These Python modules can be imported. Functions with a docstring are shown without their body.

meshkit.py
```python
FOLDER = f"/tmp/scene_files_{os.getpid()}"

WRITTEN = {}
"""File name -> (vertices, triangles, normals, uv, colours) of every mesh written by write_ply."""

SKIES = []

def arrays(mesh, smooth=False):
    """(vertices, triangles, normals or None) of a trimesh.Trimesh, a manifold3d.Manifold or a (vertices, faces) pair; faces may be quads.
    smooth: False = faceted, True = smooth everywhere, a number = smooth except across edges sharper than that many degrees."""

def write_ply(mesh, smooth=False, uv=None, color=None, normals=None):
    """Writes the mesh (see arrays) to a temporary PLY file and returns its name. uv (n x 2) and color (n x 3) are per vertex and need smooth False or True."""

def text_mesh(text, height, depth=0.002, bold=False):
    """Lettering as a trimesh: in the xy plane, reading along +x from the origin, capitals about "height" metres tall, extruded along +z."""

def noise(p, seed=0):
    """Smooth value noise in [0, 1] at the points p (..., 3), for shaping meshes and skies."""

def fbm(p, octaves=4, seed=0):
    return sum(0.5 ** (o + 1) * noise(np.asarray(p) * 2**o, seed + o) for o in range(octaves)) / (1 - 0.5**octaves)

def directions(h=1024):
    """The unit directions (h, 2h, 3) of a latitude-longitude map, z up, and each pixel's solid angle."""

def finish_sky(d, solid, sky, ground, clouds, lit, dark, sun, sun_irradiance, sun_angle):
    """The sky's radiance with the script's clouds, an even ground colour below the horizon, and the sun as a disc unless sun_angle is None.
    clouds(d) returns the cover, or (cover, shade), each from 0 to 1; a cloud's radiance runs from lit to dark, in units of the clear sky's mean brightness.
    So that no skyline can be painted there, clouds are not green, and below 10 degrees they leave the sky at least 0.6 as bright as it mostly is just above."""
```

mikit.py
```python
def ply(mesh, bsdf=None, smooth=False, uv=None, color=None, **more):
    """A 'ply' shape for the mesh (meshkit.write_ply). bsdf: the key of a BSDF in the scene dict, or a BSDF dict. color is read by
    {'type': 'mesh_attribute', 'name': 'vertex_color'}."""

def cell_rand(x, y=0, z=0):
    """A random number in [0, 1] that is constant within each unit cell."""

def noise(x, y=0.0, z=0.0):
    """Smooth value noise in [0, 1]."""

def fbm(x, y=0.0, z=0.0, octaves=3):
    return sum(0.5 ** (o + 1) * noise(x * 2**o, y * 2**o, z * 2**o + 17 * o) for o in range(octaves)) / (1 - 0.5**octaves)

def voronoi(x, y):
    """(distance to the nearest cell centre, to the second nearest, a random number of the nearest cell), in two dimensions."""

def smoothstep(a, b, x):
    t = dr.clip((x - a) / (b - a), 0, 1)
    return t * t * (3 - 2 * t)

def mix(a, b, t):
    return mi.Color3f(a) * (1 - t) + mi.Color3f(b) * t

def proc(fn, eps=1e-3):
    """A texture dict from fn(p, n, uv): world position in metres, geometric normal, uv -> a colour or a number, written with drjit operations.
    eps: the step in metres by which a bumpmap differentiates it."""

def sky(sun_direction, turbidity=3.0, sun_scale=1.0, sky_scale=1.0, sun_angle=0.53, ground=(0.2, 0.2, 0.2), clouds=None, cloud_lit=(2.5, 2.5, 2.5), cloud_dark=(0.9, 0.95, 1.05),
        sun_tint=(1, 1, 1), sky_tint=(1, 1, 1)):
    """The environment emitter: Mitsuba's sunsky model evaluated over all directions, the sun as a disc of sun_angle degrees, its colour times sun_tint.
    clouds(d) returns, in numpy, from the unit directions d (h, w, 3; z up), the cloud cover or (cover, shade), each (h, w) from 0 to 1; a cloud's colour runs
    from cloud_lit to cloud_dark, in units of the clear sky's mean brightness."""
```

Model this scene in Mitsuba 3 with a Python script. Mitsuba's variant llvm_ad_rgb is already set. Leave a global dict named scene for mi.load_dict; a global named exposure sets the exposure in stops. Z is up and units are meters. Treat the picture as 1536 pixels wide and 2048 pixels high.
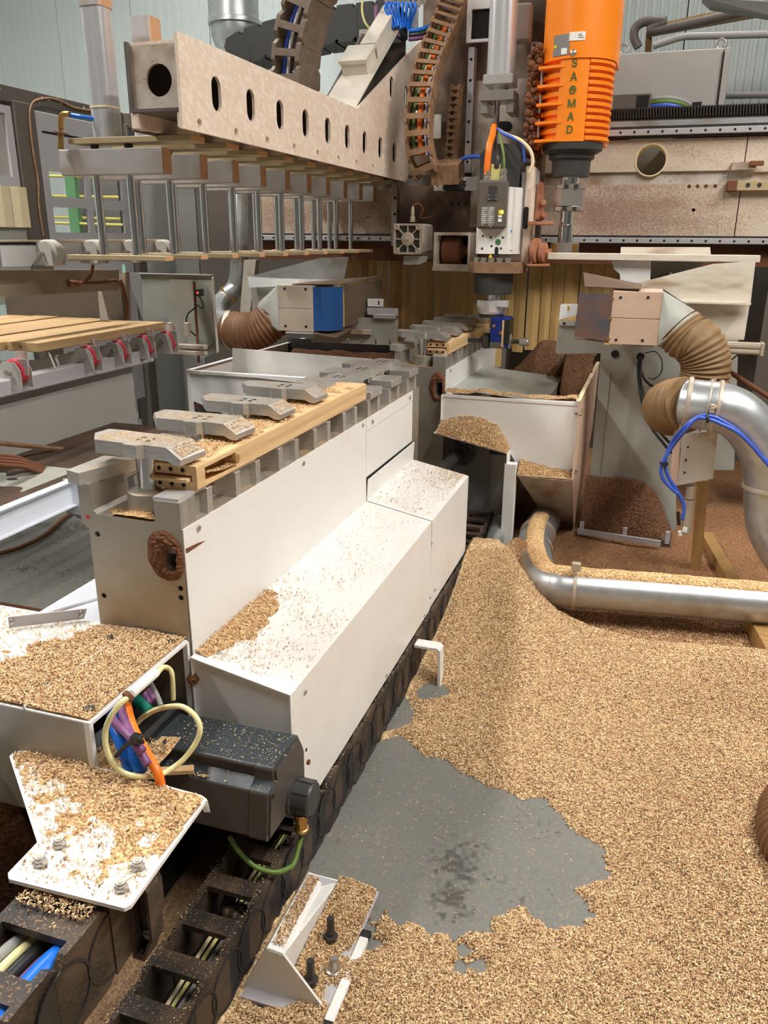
import math, random
import numpy as np, trimesh, drjit as dr, mitsuba as mi, mikit
from mikit import proc, noise, fbm, voronoi, cell_rand, smoothstep, mix
from scipy.spatial import ConvexHull
from shapely.geometry import Polygon, LineString, Point, box as sbox
from shapely.ops import unary_union
from meshkit import text_mesh, fbm as nfbm

random.seed(7); rng = np.random.default_rng(7)
T = mi.ScalarTransform4f
scene, labels = {'type': 'scene'}, {}
exposure = 0.40
# ---------------------------------------------------------------- camera
CF, CU = (((-0.29134), (0.90006), (-0.32406)), ((-0.10725), (0.30589), (0.94601)))
scene['camera'] = {'type': 'perspective', 'fov': 51.28, 'fov_axis': 'x', 'near_clip': 0.05, 'far_clip': 60.0,
    'to_world': T().look_at(origin=[0, 0, 1.65], target=[CF[0], CF[1], 1.65 + CF[2]], up=list(CU))}
# ---------------------------------------------------------------- hall lamps: (x, y, z, length along y, width, radiance)
LAMPS = [(-3.9, 1.2, 5.4, 3.0, 0.28, 80), (1.5, 0.9, 5.4, 3.0, 0.28, 50), (2.9, 2.6, 5.4, 3.0, 0.28, 92), (-4.4, 5.4, 5.6, 3.0, 0.28, 60), (0.3, 7.6, 5.9, 2.4, 0.28, 26)]
LAMP_RGB = (1.0, 0.97, 0.92)
# ---------------------------------------------------------------- materials
def two(b): return {'type': 'twosided', 'bsdf': b}
def rgb(c): return {'type': 'rgb', 'value': list(c)} if isinstance(c, (tuple, list)) else c
def lin(*c):
    return tuple(((v / 255 + 0.055) / 1.055) ** 2.4 if v > 10 else v / 255 / 12.92 for v in c)
def PB(name, base, rough=0.5, metal=0.0, **k):
    scene[name] = two({'type': 'principled', 'base_color': rgb(base), 'roughness': rough, 'metallic': metal, **k})
def bump(name, base, fn, scale, rough=0.6, eps=1e-3, **k):
    scene[name] = two({'type': 'bumpmap', 'arbitrary': proc(fn, eps), 'scale': scale, 'bsdf': {'type': 'principled', 'base_color': rgb(base), 'roughness': rough, **k}})
def up(n): return smoothstep(0.5, 0.85, n.z)
TAN, TAN2, RUST = lin(206, 168, 116), lin(168, 122, 78), lin(128, 78, 48)
def f_white(p, n, uv):
    d = smoothstep(0.50, 0.80, fbm(p.x * 4, p.y * 4, p.z * 4)) * 0.22
    s = smoothstep(0.74, 0.80, noise(p.x * 190, p.y * 190, p.z * 190)) * smoothstep(0.48, 0.70, fbm(p.x * 6 + 5, p.y * 6, p.z * 6)) * (0.14 + 0.28 * up(n))
    c = mix(lin(226, 224, 220), lin(210, 198, 184), d)
    return mix(c, TAN2, s)
PB('white', proc(f_white), 0.38)
PB('white_clean', lin(226, 226, 224), 0.35)
def f_cream(p, n, uv):
    a = smoothstep(0.42, 0.72, fbm(p.y * 60 + p.z * 40, p.z * 70, p.x * 60))
    b = smoothstep(0.52, 0.75, fbm(p.y * 3.5, p.z * 6, p.x * 3.5))
    c = mix(lin(216, 196, 177), lin(226, 211, 196), a)
    return mix(c, lin(200, 164, 138), b * 0.4)
PB('dusty_cream', proc(f_cream), 0.55)
def f_rusty(p, n, uv):
    band = smoothstep(0.20, 0.02, dr.abs(p.z - 1.80)) + 0.5 * smoothstep(0.06, 0.0, dr.abs(p.z - 1.97)) + 0.05
    left = smoothstep(0.60, -0.25, p.x) * smoothstep(-0.75, -0.4, p.x) + 0.22 + 0.6 * smoothstep(-1.3, -1.75, p.x)
    s = 0.50 * noise(p.x * 300, p.z * 300, 1.0) + 0.30 * noise(p.x * 560, p.z * 560, 4.0) + 0.20 * fbm(p.x * 7, p.z * 16, 3.0)
    m = smoothstep(0.46, 0.30, s - 0.24 * band * left + 0.06)
    film = dr.clip(0.5 * band * left, 0, 0.6)
    c = mix(lin(212, 198, 180), lin(194, 174, 152), fbm(p.x * 3, p.z * 14, 1.0))
    c = mix(c, lin(176, 142, 116), film * 0.7)
    return mix(c, lin(122, 76, 54), m * 0.62)
PB('rusty_panel', proc(f_rusty), 0.6)
def f_grime(p, n, uv):
    a = smoothstep(0.40, 0.78, fbm(p.x * 7, p.y * 7, p.z * 5, octaves=4))
    c = mix(lin(190, 182, 170), lin(140, 112, 90), a)
    return mix(c, lin(104, 70, 50), smoothstep(0.66, 0.80, 0.6 * noise(p.x * 150, p.y * 150, p.z * 150) + 0.4 * fbm(p.x * 10, p.y * 10, p.z * 10)) * 0.6)
PB('grimy_paint', proc(f_grime), 0.6)
def f_greyp(p, n, uv):
    a = fbm(p.x * 6, p.y * 6, p.z * 6)
    c = mix(lin(172, 170, 164), lin(150, 142, 130), a)
    return mix(c, lin(150, 116, 86), 0.5 * up(n))
PB('grey_paint', proc(f_greyp), 0.45)
PB('mid_grey', lin(120, 118, 114), 0.5)
PB('cabinet_grey', lin(158, 155, 149), 0.5)
PB('sheet_cream', proc(lambda p, n, uv: mix(lin(208, 198, 182), lin(164, 142, 118), smoothstep(0.45, 0.85, fbm(p.x * 5, p.y * 5, p.z * 14, octaves=4)))), 0.5)
PB('grime_dark', proc(lambda p, n, uv: mix(lin(128, 108, 92), lin(70, 52, 40), smoothstep(0.35, 0.7, fbm(p.x * 6, p.y * 6, p.z * 4, octaves=4)))), 0.6)
PB('brown_grey', lin(92, 84, 76), 0.5)
PB('pale_frame', lin(176, 172, 174), 0.45)
def f_alu(p, n, uv):
    s = noise(p.x * 40, p.y * 60, p.z * 420)
    c = mix(lin(184, 182, 177), lin(212, 210, 206), s)
    d = up(n) * smoothstep(0.40, 0.62, fbm(p.x * 38, p.y * 38, p.z * 38)) * 0.35
    return mix(c, TAN, d)
PB('alu', proc(f_alu), 0.34, 0.65)
PB('alu_clean', lin(222, 221, 222), 0.27, 0.6)
def f_aludust_shaded(p, n, uv):
    s = fbm(p.x * 14, p.y * 14, p.z * 14)
    c = mix(lin(172, 167, 158), lin(150, 134, 108), s * smoothstep(1.05, 0.70, p.z))  # dust tone, darkened as well because the end plate faces away from lamps
    return mix(c, TAN, up(n) * smoothstep(0.42, 0.66, s) * 0.6)
PB('alu_dusty_shaded', proc(f_aludust_shaded), 0.42, 0.6)
PB('chrome', lin(226, 224, 224), 0.10, 1.0)
PB('steel', lin(190, 184, 176), 0.28, 0.8)
PB('dark_steel', lin(72, 70, 68), 0.4, 0.6)
def f_galv(p, n, uv):
    c = mix(lin(178, 180, 180), lin(204, 206, 206), fbm(p.x * 30, p.y * 30, p.z * 30))
    return mix(c, lin(150, 126, 100), 0.5 * smoothstep(0.55, 0.75, fbm(p.x * 6, p.y * 6, p.z * 6)))
PB('galv', proc(f_galv), 0.36, 0.78)
PB('black', lin(30, 29, 28), 0.45)
PB('hole_black', lin(14, 13, 12), 0.8)
PB('charcoal', lin(58, 57, 56), 0.42)
def f_motor(p, n, uv):
    s = smoothstep(0.80, 0.86, noise(p.x * 260, p.y * 260, p.z * 260)) * up(n) * smoothstep(0.4, 0.6, fbm(p.x * 14, p.y * 14, 0.0))
    return mix(mix(lin(54, 60, 64), lin(74, 68, 62), 1 - up(n)), TAN, s)
PB('motor_grey', proc(f_motor), 0.38)
def f_chain(p, n, uv):
    s = smoothstep(0.64, 0.74, noise(p.x * 380, p.y * 380, p.z * 380)) * (0.2 + 0.5 * up(n))
    c = mix(lin(34, 30, 27), lin(70, 57, 46), smoothstep(0.3, 0.7, fbm(p.x * 12, p.y * 12, p.z * 12)))
    return mix(c, TAN2, s * 0.7)
PB('chain_dark', proc(f_chain), 0.55)
def f_chainb(p, n, uv):
    return mix(lin(150, 116, 84), lin(104, 78, 56), fbm(p.x * 25, p.y * 25, p.z * 25))
PB('chain_brown', proc(f_chainb), 0.75)
PB('chain_plain', lin(36, 34, 33), 0.55)
PB('dust_grey', proc(lambda p, n, uv: mix(lin(204, 198, 186), lin(182, 172, 156), fbm(p.x * 9, p.y * 9, p.z * 9))), 0.5)
PB('orange_paint', lin(240, 132, 24), 0.3, clearcoat=0.4)
PB('orange_cable', lin(238, 120, 30), 0.4)
PB('blue_cable', lin(24, 108, 214), 0.35)
PB('hose_blue', lin(60, 92, 190), 0.35)
PB('purple_cable', lin(122, 76, 120), 0.45)
PB('green_cable', lin(96, 122, 52), 0.45)
PB('teal_cable', lin(0, 110, 96), 0.45)
PB('grey_cable', lin(150, 150, 146), 0.45)
PB('yellow_cable', lin(196, 188, 120), 0.45)
PB('clear_tube', lin(226, 218, 160), 0.22, clearcoat=0.6)
PB('blue_metal', lin(28, 50, 132), 0.32, 0.2)
PB('sheet_blue', lin(44, 88, 148), 0.35, 0.2)
PB('tray_dirt_shaded', proc(lambda p, n, uv: mix(lin(80, 60, 46), lin(48, 38, 30), fbm(p.x * 8, p.y * 8, 0.0))), 0.9)  # dark sawdust, lowered further in tone for the shade under the board table
PB('red_wheel', lin(206, 62, 78), 0.55)
PB('beige_wheel', lin(196, 190, 178), 0.6)
PB('brass', lin(190, 150, 92), 0.32, 0.85)
PB('label_white', lin(228, 226, 220), 0.5)
PB('label_green', lin(60, 110, 60), 0.5)
PB('label_yellow', lin(222, 190, 40), 0.5)
PB('text_green', lin(76, 92, 40), 0.5)
PB('green_paint', lin(108, 160, 112), 0.5)
PB('yellow_paint', lin(222, 214, 120), 0.5)
PB('rack_black', lin(66, 62, 58), 0.5, 0.4)
PB('rust_brown', lin(112, 70, 46), 0.85)
PB('hose_tan', proc(lambda p, n, uv: mix(lin(146, 116, 78), lin(112, 84, 54), fbm(p.x * 20, p.y * 20, p.z * 20))), 0.6)
PB('hose_rust', proc(lambda p, n, uv: mix(lin(130, 90, 58), lin(98, 66, 42), fbm(p.x * 20, p.y * 20, p.z * 20))), 0.6)
PB('hose_orange', lin(196, 110, 60), 0.5)
PB('curtain', proc(lambda p, n, uv: mix(lin(220, 188, 126), lin(188, 150, 92), fbm(p.x * 10, p.z * 2.0, 0.5))), 0.45)
PB('acrylic', lin(206, 214, 214), 0.2)
PB('ivory', lin(222, 206, 168), 0.6)
def wood(name, a, b, ax):
    def f(p, n, uv):
        u, v, w = (p.y, p.x, p.z) if ax == 'y' else ((p.z, p.x, p.y) if ax == 'z' else (p.x, p.y, p.z))
        r = fbm(u * 3, v * 45, w * 45)
        g = noise(u * 9, v * 260, w * 260)
        ring = 0.5 + 0.5 * dr.sin((w * 150 + 5 * noise(u * 2.2, v * 16, w * 16) + v * 60))
        return mix(a, b, dr.clip(0.42 * r + 0.28 * g + 0.3 * ring, 0, 1))
    PB(name, proc(f), 0.55)
wood('oak', lin(226, 196, 150), lin(184, 144, 98), 'y')
wood('board_wood', lin(196, 166, 122), lin(162, 128, 86), 'y')
wood('timber', lin(176, 138, 84), lin(132, 98, 58), 'z')
def f_dustcol(p, n, uv):
    f, s, r = voronoi(p.x * 190, p.y * 190 + p.z * 150)
    c = mix(lin(176, 132, 86), lin(240, 206, 152), r)
    c = mix(c, lin(112, 72, 44), smoothstep(0.85, 0.98, cell_rand(dr.floor(r * 9999.0))) * 0.8)
    return mix(c, lin(150, 98, 62), 0.35 * smoothstep(0.45, 0.65, fbm(p.x * 4, p.y * 4, 0.0)))
def f_grain(p, n, uv): return 1.3 * noise(p.x * 210, p.y * 210, p.z * 210) + 0.5 * noise(p.x * 90, p.y * 90, p.z * 90)
bump('sawdust', proc(f_dustcol), f_grain, 0.006, 0.85, 2e-3)
def f_dustred(p, n, uv):
    f, s, r = voronoi(p.x * 150, p.y * 150 + p.z * 150)
    return mix(lin(78, 52, 36), lin(136, 96, 66), r)
bump('crust', lin(116, 74, 50), f_grain, 0.005, 0.9, 2e-3)
bump('sawdust_red', proc(f_dustred), f_grain, 0.006, 0.9, 2e-3)
PB('chips', {'type': 'mesh_attribute', 'name': 'vertex_color'}, 0.7)
def f_floor(p, n, uv):
    a = fbm(p.x * 2.5, p.y * 2.5, 0.0)
    c = mix(lin(103, 103, 98), lin(120, 118, 112), a)
    c = mix(c, lin(60, 58, 54), smoothstep(0.60, 0.80, 0.7 * fbm(p.x * 6 + 3, p.y * 6, 2.0) + 0.3 * noise(p.x * 70, p.y * 70, 0.0)) * 0.8)
    c = mix(c, lin(84, 82, 77), smoothstep(0.66, 0.86, noise(p.x * 110, p.y * 110, 0.0)) * 0.2)
    return mix(c, lin(150, 130, 100), smoothstep(0.78, 0.86, noise(p.x * 150, p.y * 150, 3.0)) * 0.5)
PB('concrete', proc(f_floor), 0.5)
PB('wall_panel', lin(206, 216, 214), 0.5)
PB('wall_green', lin(166, 174, 170), 0.5)
PB('ceiling_paint', lin(96, 98, 98), 0.7)
PB('hall_dark', lin(96, 98, 94), 0.7)
PB('sheet_grey', proc(lambda p, n, uv: mix(lin(168, 172, 166), lin(140, 134, 120), fbm(p.x * 5, p.z * 5, 1.0))), 0.5)
PB('hood_pink', proc(lambda p, n, uv: mix(lin(206, 180, 160), lin(176, 146, 122), fbm(p.x * 9, p.z * 9, p.y * 9))), 0.5)
# ---------------------------------------------------------------- mesh helpers
def cat(*m):
    out = []
    for x in m: out += list(x) if isinstance(x, (list, tuple)) else [x]
    return trimesh.util.concatenate(out)
def hull(pts):
    h = ConvexHull(np.asarray(pts, float)); v = h.points; f = h.simplices.copy()
    nrm = h.equations[:, :3]
    c = np.cross(v[f[:, 1]] - v[f[:, 0]], v[f[:, 2]] - v[f[:, 0]])
    bad = (c * nrm).sum(1) < 0
    f[bad] = f[bad][:, ::-1]
    m = trimesh.Trimesh(v, f, process=False); m.remove_unreferenced_vertices(); return m
def box(x0, x1, y0, y1, z0, z1, b=0.0):
    if b <= 0:
        m = trimesh.creation.box((abs(x1 - x0), abs(y1 - y0), abs(z1 - z0))); m.apply_translation(((x0 + x1) / 2, (y0 + y1) / 2, (z0 + z1) / 2)); return m
    L = [sorted(a) for a in ((x0, x1), (y0, y1), (z0, z1))]
    b = min(b, min(q - p for p, q in L) * 0.45); pts = []
    for i in range(3):
        for s in np.ndindex(2, 2, 2):
            pts.append([L[k][s[k]] + (0 if k == i else (b if s[k] == 0 else -b)) for k in range(3)])
    return hull(pts)
def prism(poly, axis, a, b, holes=()):
    g = poly if hasattr(poly, 'exterior') or hasattr(poly, 'geoms') else Polygon(poly, holes)
    ms = []
    for q in getattr(g, 'geoms', [g]):
        if q.area < 1e-9: continue
        ms.append(trimesh.creation.extrude_polygon(q.buffer(0), abs(b - a), engine='earcut'))
    m = cat(ms); v = m.vertices.copy(); lo = min(a, b)
    if axis == 'z': m.vertices = np.c_[v[:, 0], v[:, 1], v[:, 2] + lo]
    elif axis == 'y': m.vertices = np.c_[v[:, 0], v[:, 2] + lo, v[:, 1]]; m.invert()
    else: m.vertices = np.c_[v[:, 2] + lo, v[:, 0], v[:, 1]]
    return m
def slot(cx, cy, w, h):
    r = min(w, h) / 2
    if abs(w - h) < 1e-6: return Point(cx, cy).buffer(r, 10)
    return (LineString([(cx, cy - h / 2 + r), (cx, cy + h / 2 - r)]) if h > w else LineString([(cx - w / 2 + r, cy), (cx + w / 2 - r, cy)])).buffer(r, 6)
def plate(outline, cuts, axis, a, b):
    g = outline if hasattr(outline, 'exterior') else Polygon(outline)
    return prism(g.buffer(0).difference(unary_union(cuts)) if cuts else g, axis, a, b)
def frame_of(d):
    d = d / (np.linalg.norm(d) + 1e-12); a = np.array([0, 0, 1.0]) if abs(d[2]) < 0.9 else np.array([1.0, 0, 0])
    u = np.cross(a, d); u /= np.linalg.norm(u); return u, np.cross(d, u)
def cr(pts, n=8):
    P = np.asarray(pts, float); P = np.vstack([2 * P[0] - P[1], P, 2 * P[-1] - P[-2]]); out = []
    for i in range(1, len(P) - 2):
        p0, p1, p2, p3 = P[i - 1:i + 3]
        for t in np.linspace(0, 1, n, endpoint=False):
            out.append(0.5 * (2 * p1 + (p2 - p0) * t + (2 * p0 - 5 * p1 + 4 * p2 - p3) * t * t + (3 * p1 - p0 - 3 * p2 + p3) * t ** 3))
    out.append(P[-2]); return np.array(out)
def tube(path, r, n=10, cap=True, wall=0):
    P = np.asarray(path, float); k = len(P); R = np.full(k, r) if np.isscalar(r) else np.asarray(r, float)
    D = np.gradient(P, axis=0); D /= np.linalg.norm(D, axis=1, keepdims=True) + 1e-12
    u, v = frame_of(D[0]); V = []
    for i in range(k):
        u = u - D[i] * (u @ D[i]); u /= np.linalg.norm(u); v = np.cross(D[i], u)
        a = np.arange(n) * 2 * math.pi / n
        V.append(P[i] + R[i] * (np.cos(a)[:, None] * u + np.sin(a)[:, None] * v))
    V = np.vstack(V); F = []
    for i in range(k - 1):
        for j in range(n):
            a, b = i * n + j, i * n + (j + 1) % n
            F += [[a, b, b + n], [a, b + n, a + n]]
    if cap:
        V = np.vstack([V, P[0], P[-1]])
        for j in range(n):
            F += [[j, len(V) - 2, (j + 1) % n][::-1][::-1], [(k - 1) * n + j, (k - 1) * n + (j + 1) % n, len(V) - 1]]
        F = [f if not (f[1] == len(V) - 2) else [f[0], f[1], f[2]][::-1] for f in F]
    return trimesh.Trimesh(V, F, process=False)
def cyl(p0, p1, r, n=16, r1=None):
    return tube([p0, p1], [r, r if r1 is None else r1], n)
def lathe(prof, c, axis='z', n=24, flip=1):
    """prof: (radius, position along axis) from one end to the other"""
    d = {'x': np.array([1.0, 0, 0]), 'y': np.array([0, 1.0, 0]), 'z': np.array([0, 0, 1.0])}[axis] if isinstance(axis, str) else np.asarray(axis, float) / np.linalg.norm(axis)
    u, v = frame_of(d); a = np.arange(n) * 2 * math.pi / n
    ring = np.cos(a)[:, None] * u + np.sin(a)[:, None] * v
    V = np.vstack([np.asarray(c, float) + d * h + max(r, 1e-5) * ring for r, h in prof]); F = []
    for i in range(len(prof) - 1):
        for j in range(n):
            p, q = i * n + j, i * n + (j + 1) % n
            F += [[p, q, q + n], [p, q + n, p + n]]
    m = trimesh.Trimesh(V, F, process=False)
    e = [np.asarray(c, float) + d * prof[0][1], np.asarray(c, float) + d * prof[-1][1]]
    k = (len(prof) - 1) * n; V = np.vstack([V, e]); t = len(V)
    F += [[(j + 1) % n, j, t - 2] for j in range(n)] + [[k + j, k + (j + 1) % n, t - 1] for j in range(n)]
    m = trimesh.Trimesh(V, F, process=False)
    if m.volume < 0: m.invert()
    return m
def strip(path, t, axis, a, b, round_=False):
    return prism(LineString(path).buffer(t / 2, cap_style=2, join_style=1 if round_ else 2), axis, a, b)
def hose(path, r, pitch, depth, n=20, k=4):
    P = np.asarray(path, float); s = np.r_[0, np.cumsum(np.linalg.norm(np.diff(P, axis=0), axis=1))]
    m = max(8, int(s[-1] / pitch * k)); t = np.linspace(0, s[-1], m)
    Q = np.c_[[np.interp(t, s, P[:, i]) for i in range(3)]].T
    return tube(Q, r + depth * np.cos(2 * math.pi * t / pitch), n)
def bolt(p, axis, r=0.008, h=0.006, socket=True):
    d = np.asarray(axis, float); d /= np.linalg.norm(d)
    m = lathe([(r, 0), (r, h * 0.7), (r * 0.8, h), (r * 0.5, h), (r * 0.45, h * 0.5)], p, d, 12)
    return m
def hexnut(p, axis, r=0.012, h=0.012):
    return lathe([(r, 0), (r, h * 0.85), (r * 0.86, h)], p, axis, 6)
def rot(m, ang, axis, c):
    m = m.copy(); m.apply_transform(trimesh.transformations.rotation_matrix(math.radians(ang), axis, c)); return m
def mv(m, d):
    m = m.copy(); m.apply_translation(d); return m
def sheet(q0, q1, q2, q3, t):
    q = np.array([q0, q1, q2, q3], float); n = np.cross(q[1] - q[0], q[3] - q[0]); n /= np.linalg.norm(n)
    return hull(np.vstack([q - n * t / 2, q + n * t / 2]))
# ---------------------------------------------------------------- scene helpers
used = {}
def numbered(k):
    i = used.get(k, -1) + 1; used[k] = i
    return k if i == 0 else f'{k}_{i:03d}'
def thing(name, label, cat_, group=None, mesh=None, mat=None, smooth=False, kind=None):
    k = numbered(name); labels[k] = {'label': label, 'category': cat_}
    if group: labels[k]['group'] = group
    if kind: labels[k]['kind'] = kind
    if mesh is not None: scene[k] = mikit.ply(mesh, mat, smooth)
    return k
def part(parent, name, mesh, mat, smooth=False, label=None, kind=None):
    k = numbered(parent + '__' + name); scene[k] = mikit.ply(mesh, mat, smooth)
    if label or kind: labels[k] = {a: b for a, b in (('label', label), ('kind', kind)) if b}
    return k
def copies(parent, name, proto, mat, offsets, smooth=False):
    d = mikit.ply(proto, mat, smooth)
    for o in offsets: scene[numbered(parent + '__' + name)] = {**d, 'to_world': T().translate(list(map(float, o)))}
def struct(name, mesh, mat, smooth=False, label=None):
    scene[name] = mikit.ply(mesh, mat, smooth); labels[name] = {'kind': 'structure'}
    if label: labels[name]['label'] = label
    return name
CH_A, CH_B, CH_C, CH_D = lin(234, 208, 164), lin(204, 170, 124), lin(168, 128, 90), lin(104, 74, 50)
def flakes(P, s0, s1, tint=(0.28, 0.38, 0.22, 0.12), tilt=0.5, lift=0.0015):
    """small bent wood chips lying at the points P (n, 3): one mesh, colour per vertex"""
    n = len(P); L = rng.uniform(s0, s1, n); W = L * rng.uniform(0.3, 0.6, n); a = rng.uniform(0, 2 * math.pi, n)
    t = np.stack([np.cos(a), np.sin(a), rng.normal(0, tilt, n)], 1); t /= np.linalg.norm(t, axis=1, keepdims=True)
    q = np.stack([-np.sin(a), np.cos(a), rng.normal(0, tilt, n)], 1); q /= np.linalg.norm(q, axis=1, keepdims=True)
    c = P + np.array([0, 0, 1]) * (lift + L[:, None] * 0.15)
    b = np.array([0, 0, 1.0]) * (L * 0.22)[:, None]
    V = np.stack([c - t * L[:, None] / 2, c - q * W[:, None] / 2 + b, c + t * L[:, None] / 2, c + q * W[:, None] / 2 + b], 1).reshape(-1, 3)
    i = np.arange(n)[:, None] * 4
    F = np.vstack([i + [0, 1, 3], i + [1, 2, 3]])
    col = np.array([CH_A, CH_B, CH_C, CH_D])[rng.choice(4, n, p=np.array(tint) / sum(tint))] * rng.uniform(0.8, 1.1, (n, 1))
    return trimesh.Trimesh(V, F, process=False), np.repeat(np.clip(col, 0, 1), 4, 0)
def dust(name, label, P, s0=0.005, s1=0.011, **k):
    m, c = flakes(np.asarray(P), s0, s1, **k); key = numbered(name)
    scene[key] = mikit.ply(m, 'chips', color=c); labels[key] = {'label': label, 'category': 'wood shavings', 'kind': 'stuff'}
    return key
def scatter(x0, x1, y0, y1, n, dens=None):
    x, y = rng.uniform(x0, x1, n), rng.uniform(y0, y1, n)
    if dens is not None:
        k = rng.random(n) < dens(x, y); x, y = x[k], y[k]
    return x, y

# ================================================================ the hall
struct('floor', box(-9, 7, -5, 12, -0.1, 0), 'concrete')
struct('ceiling', box(-9, 7, -5, 12, 7.0, 7.1), 'ceiling_paint')
struct('wall_left', box(-9.1, -9, -5, 12, 0, 7), 'wall_panel')
struct('wall_right', box(7, 7.1, -5, 12, 0, 7), 'hall_dark')
struct('wall_front', box(-9, 7, -5.1, -5, 0, 7), 'mid_grey')
struct('wall_back', box(-9, 7, 9.06, 9.2, 0, 7), 'mid_grey')
def wall_sheet(x0, x1, rib, depth):
    pts = [(x0, 0.05)]; x = x0 + 0.004
    pts.append((x, 0.0))
    while x + rib < x1 - 0.004:
        pts += [(x + rib * 0.45, 0.0), (x + rib * 0.5, depth), (x + rib * 0.95, depth), (x + rib, 0.0)]; x += rib
    pts += [(x1 - 0.004, 0.0), (x1, 0.05)]
    return prism(Polygon([(a, 9.0 + b) for a, b in pts]).buffer(0), 'z', 0, 6.9)
x = -8.98
for k in range(16):
    right = x > -1.2
    part('wall_back', 'panel', wall_sheet(x, x + 0.995, 0.075 if right else 0.11, 0.016 if right else 0.0015), 'wall_green' if right else 'wall_panel')
    x += 1.0
for i, (x, y, z, L, W, E) in enumerate(LAMPS):
    k = thing('ceiling_lamp', ('long hall lamp above the left of the near bench', 'long hall lamp above and behind the camera to the right', 'long hall lamp above the right dust hood', 'long hall lamp above the left enclosure', 'long hall lamp behind the gantry')[i], 'lamp', 'hall lamps')
    part(k, 'housing', box(x - W / 2 - 0.03, x + W / 2 + 0.03, y - L / 2 - 0.03, y + L / 2 + 0.03, z + 0.01, z + 0.1), 'mid_grey')
    part(k, 'suspension', cat(cyl((x, y - L / 3, z + 0.1), (x, y - L / 3, 7.0), 0.006, 6), cyl((x, y + L / 3, z + 0.1), (x, y + L / 3, 7.0), 0.006, 6)), 'steel')
    v = [(x - W / 2, y - L / 2, z), (x - W / 2, y + L / 2, z), (x + W / 2, y + L / 2, z), (x + W / 2, y - L / 2, z)]
    g = part(k, 'diffuser', trimesh.Trimesh(v, [[0, 1, 2], [0, 2, 3]], process=False), 'label_white')
    scene[g]['emitter'] = {'type': 'area', 'radiance': {'type': 'rgb', 'value': [E * c for c in LAMP_RGB]}}

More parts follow.
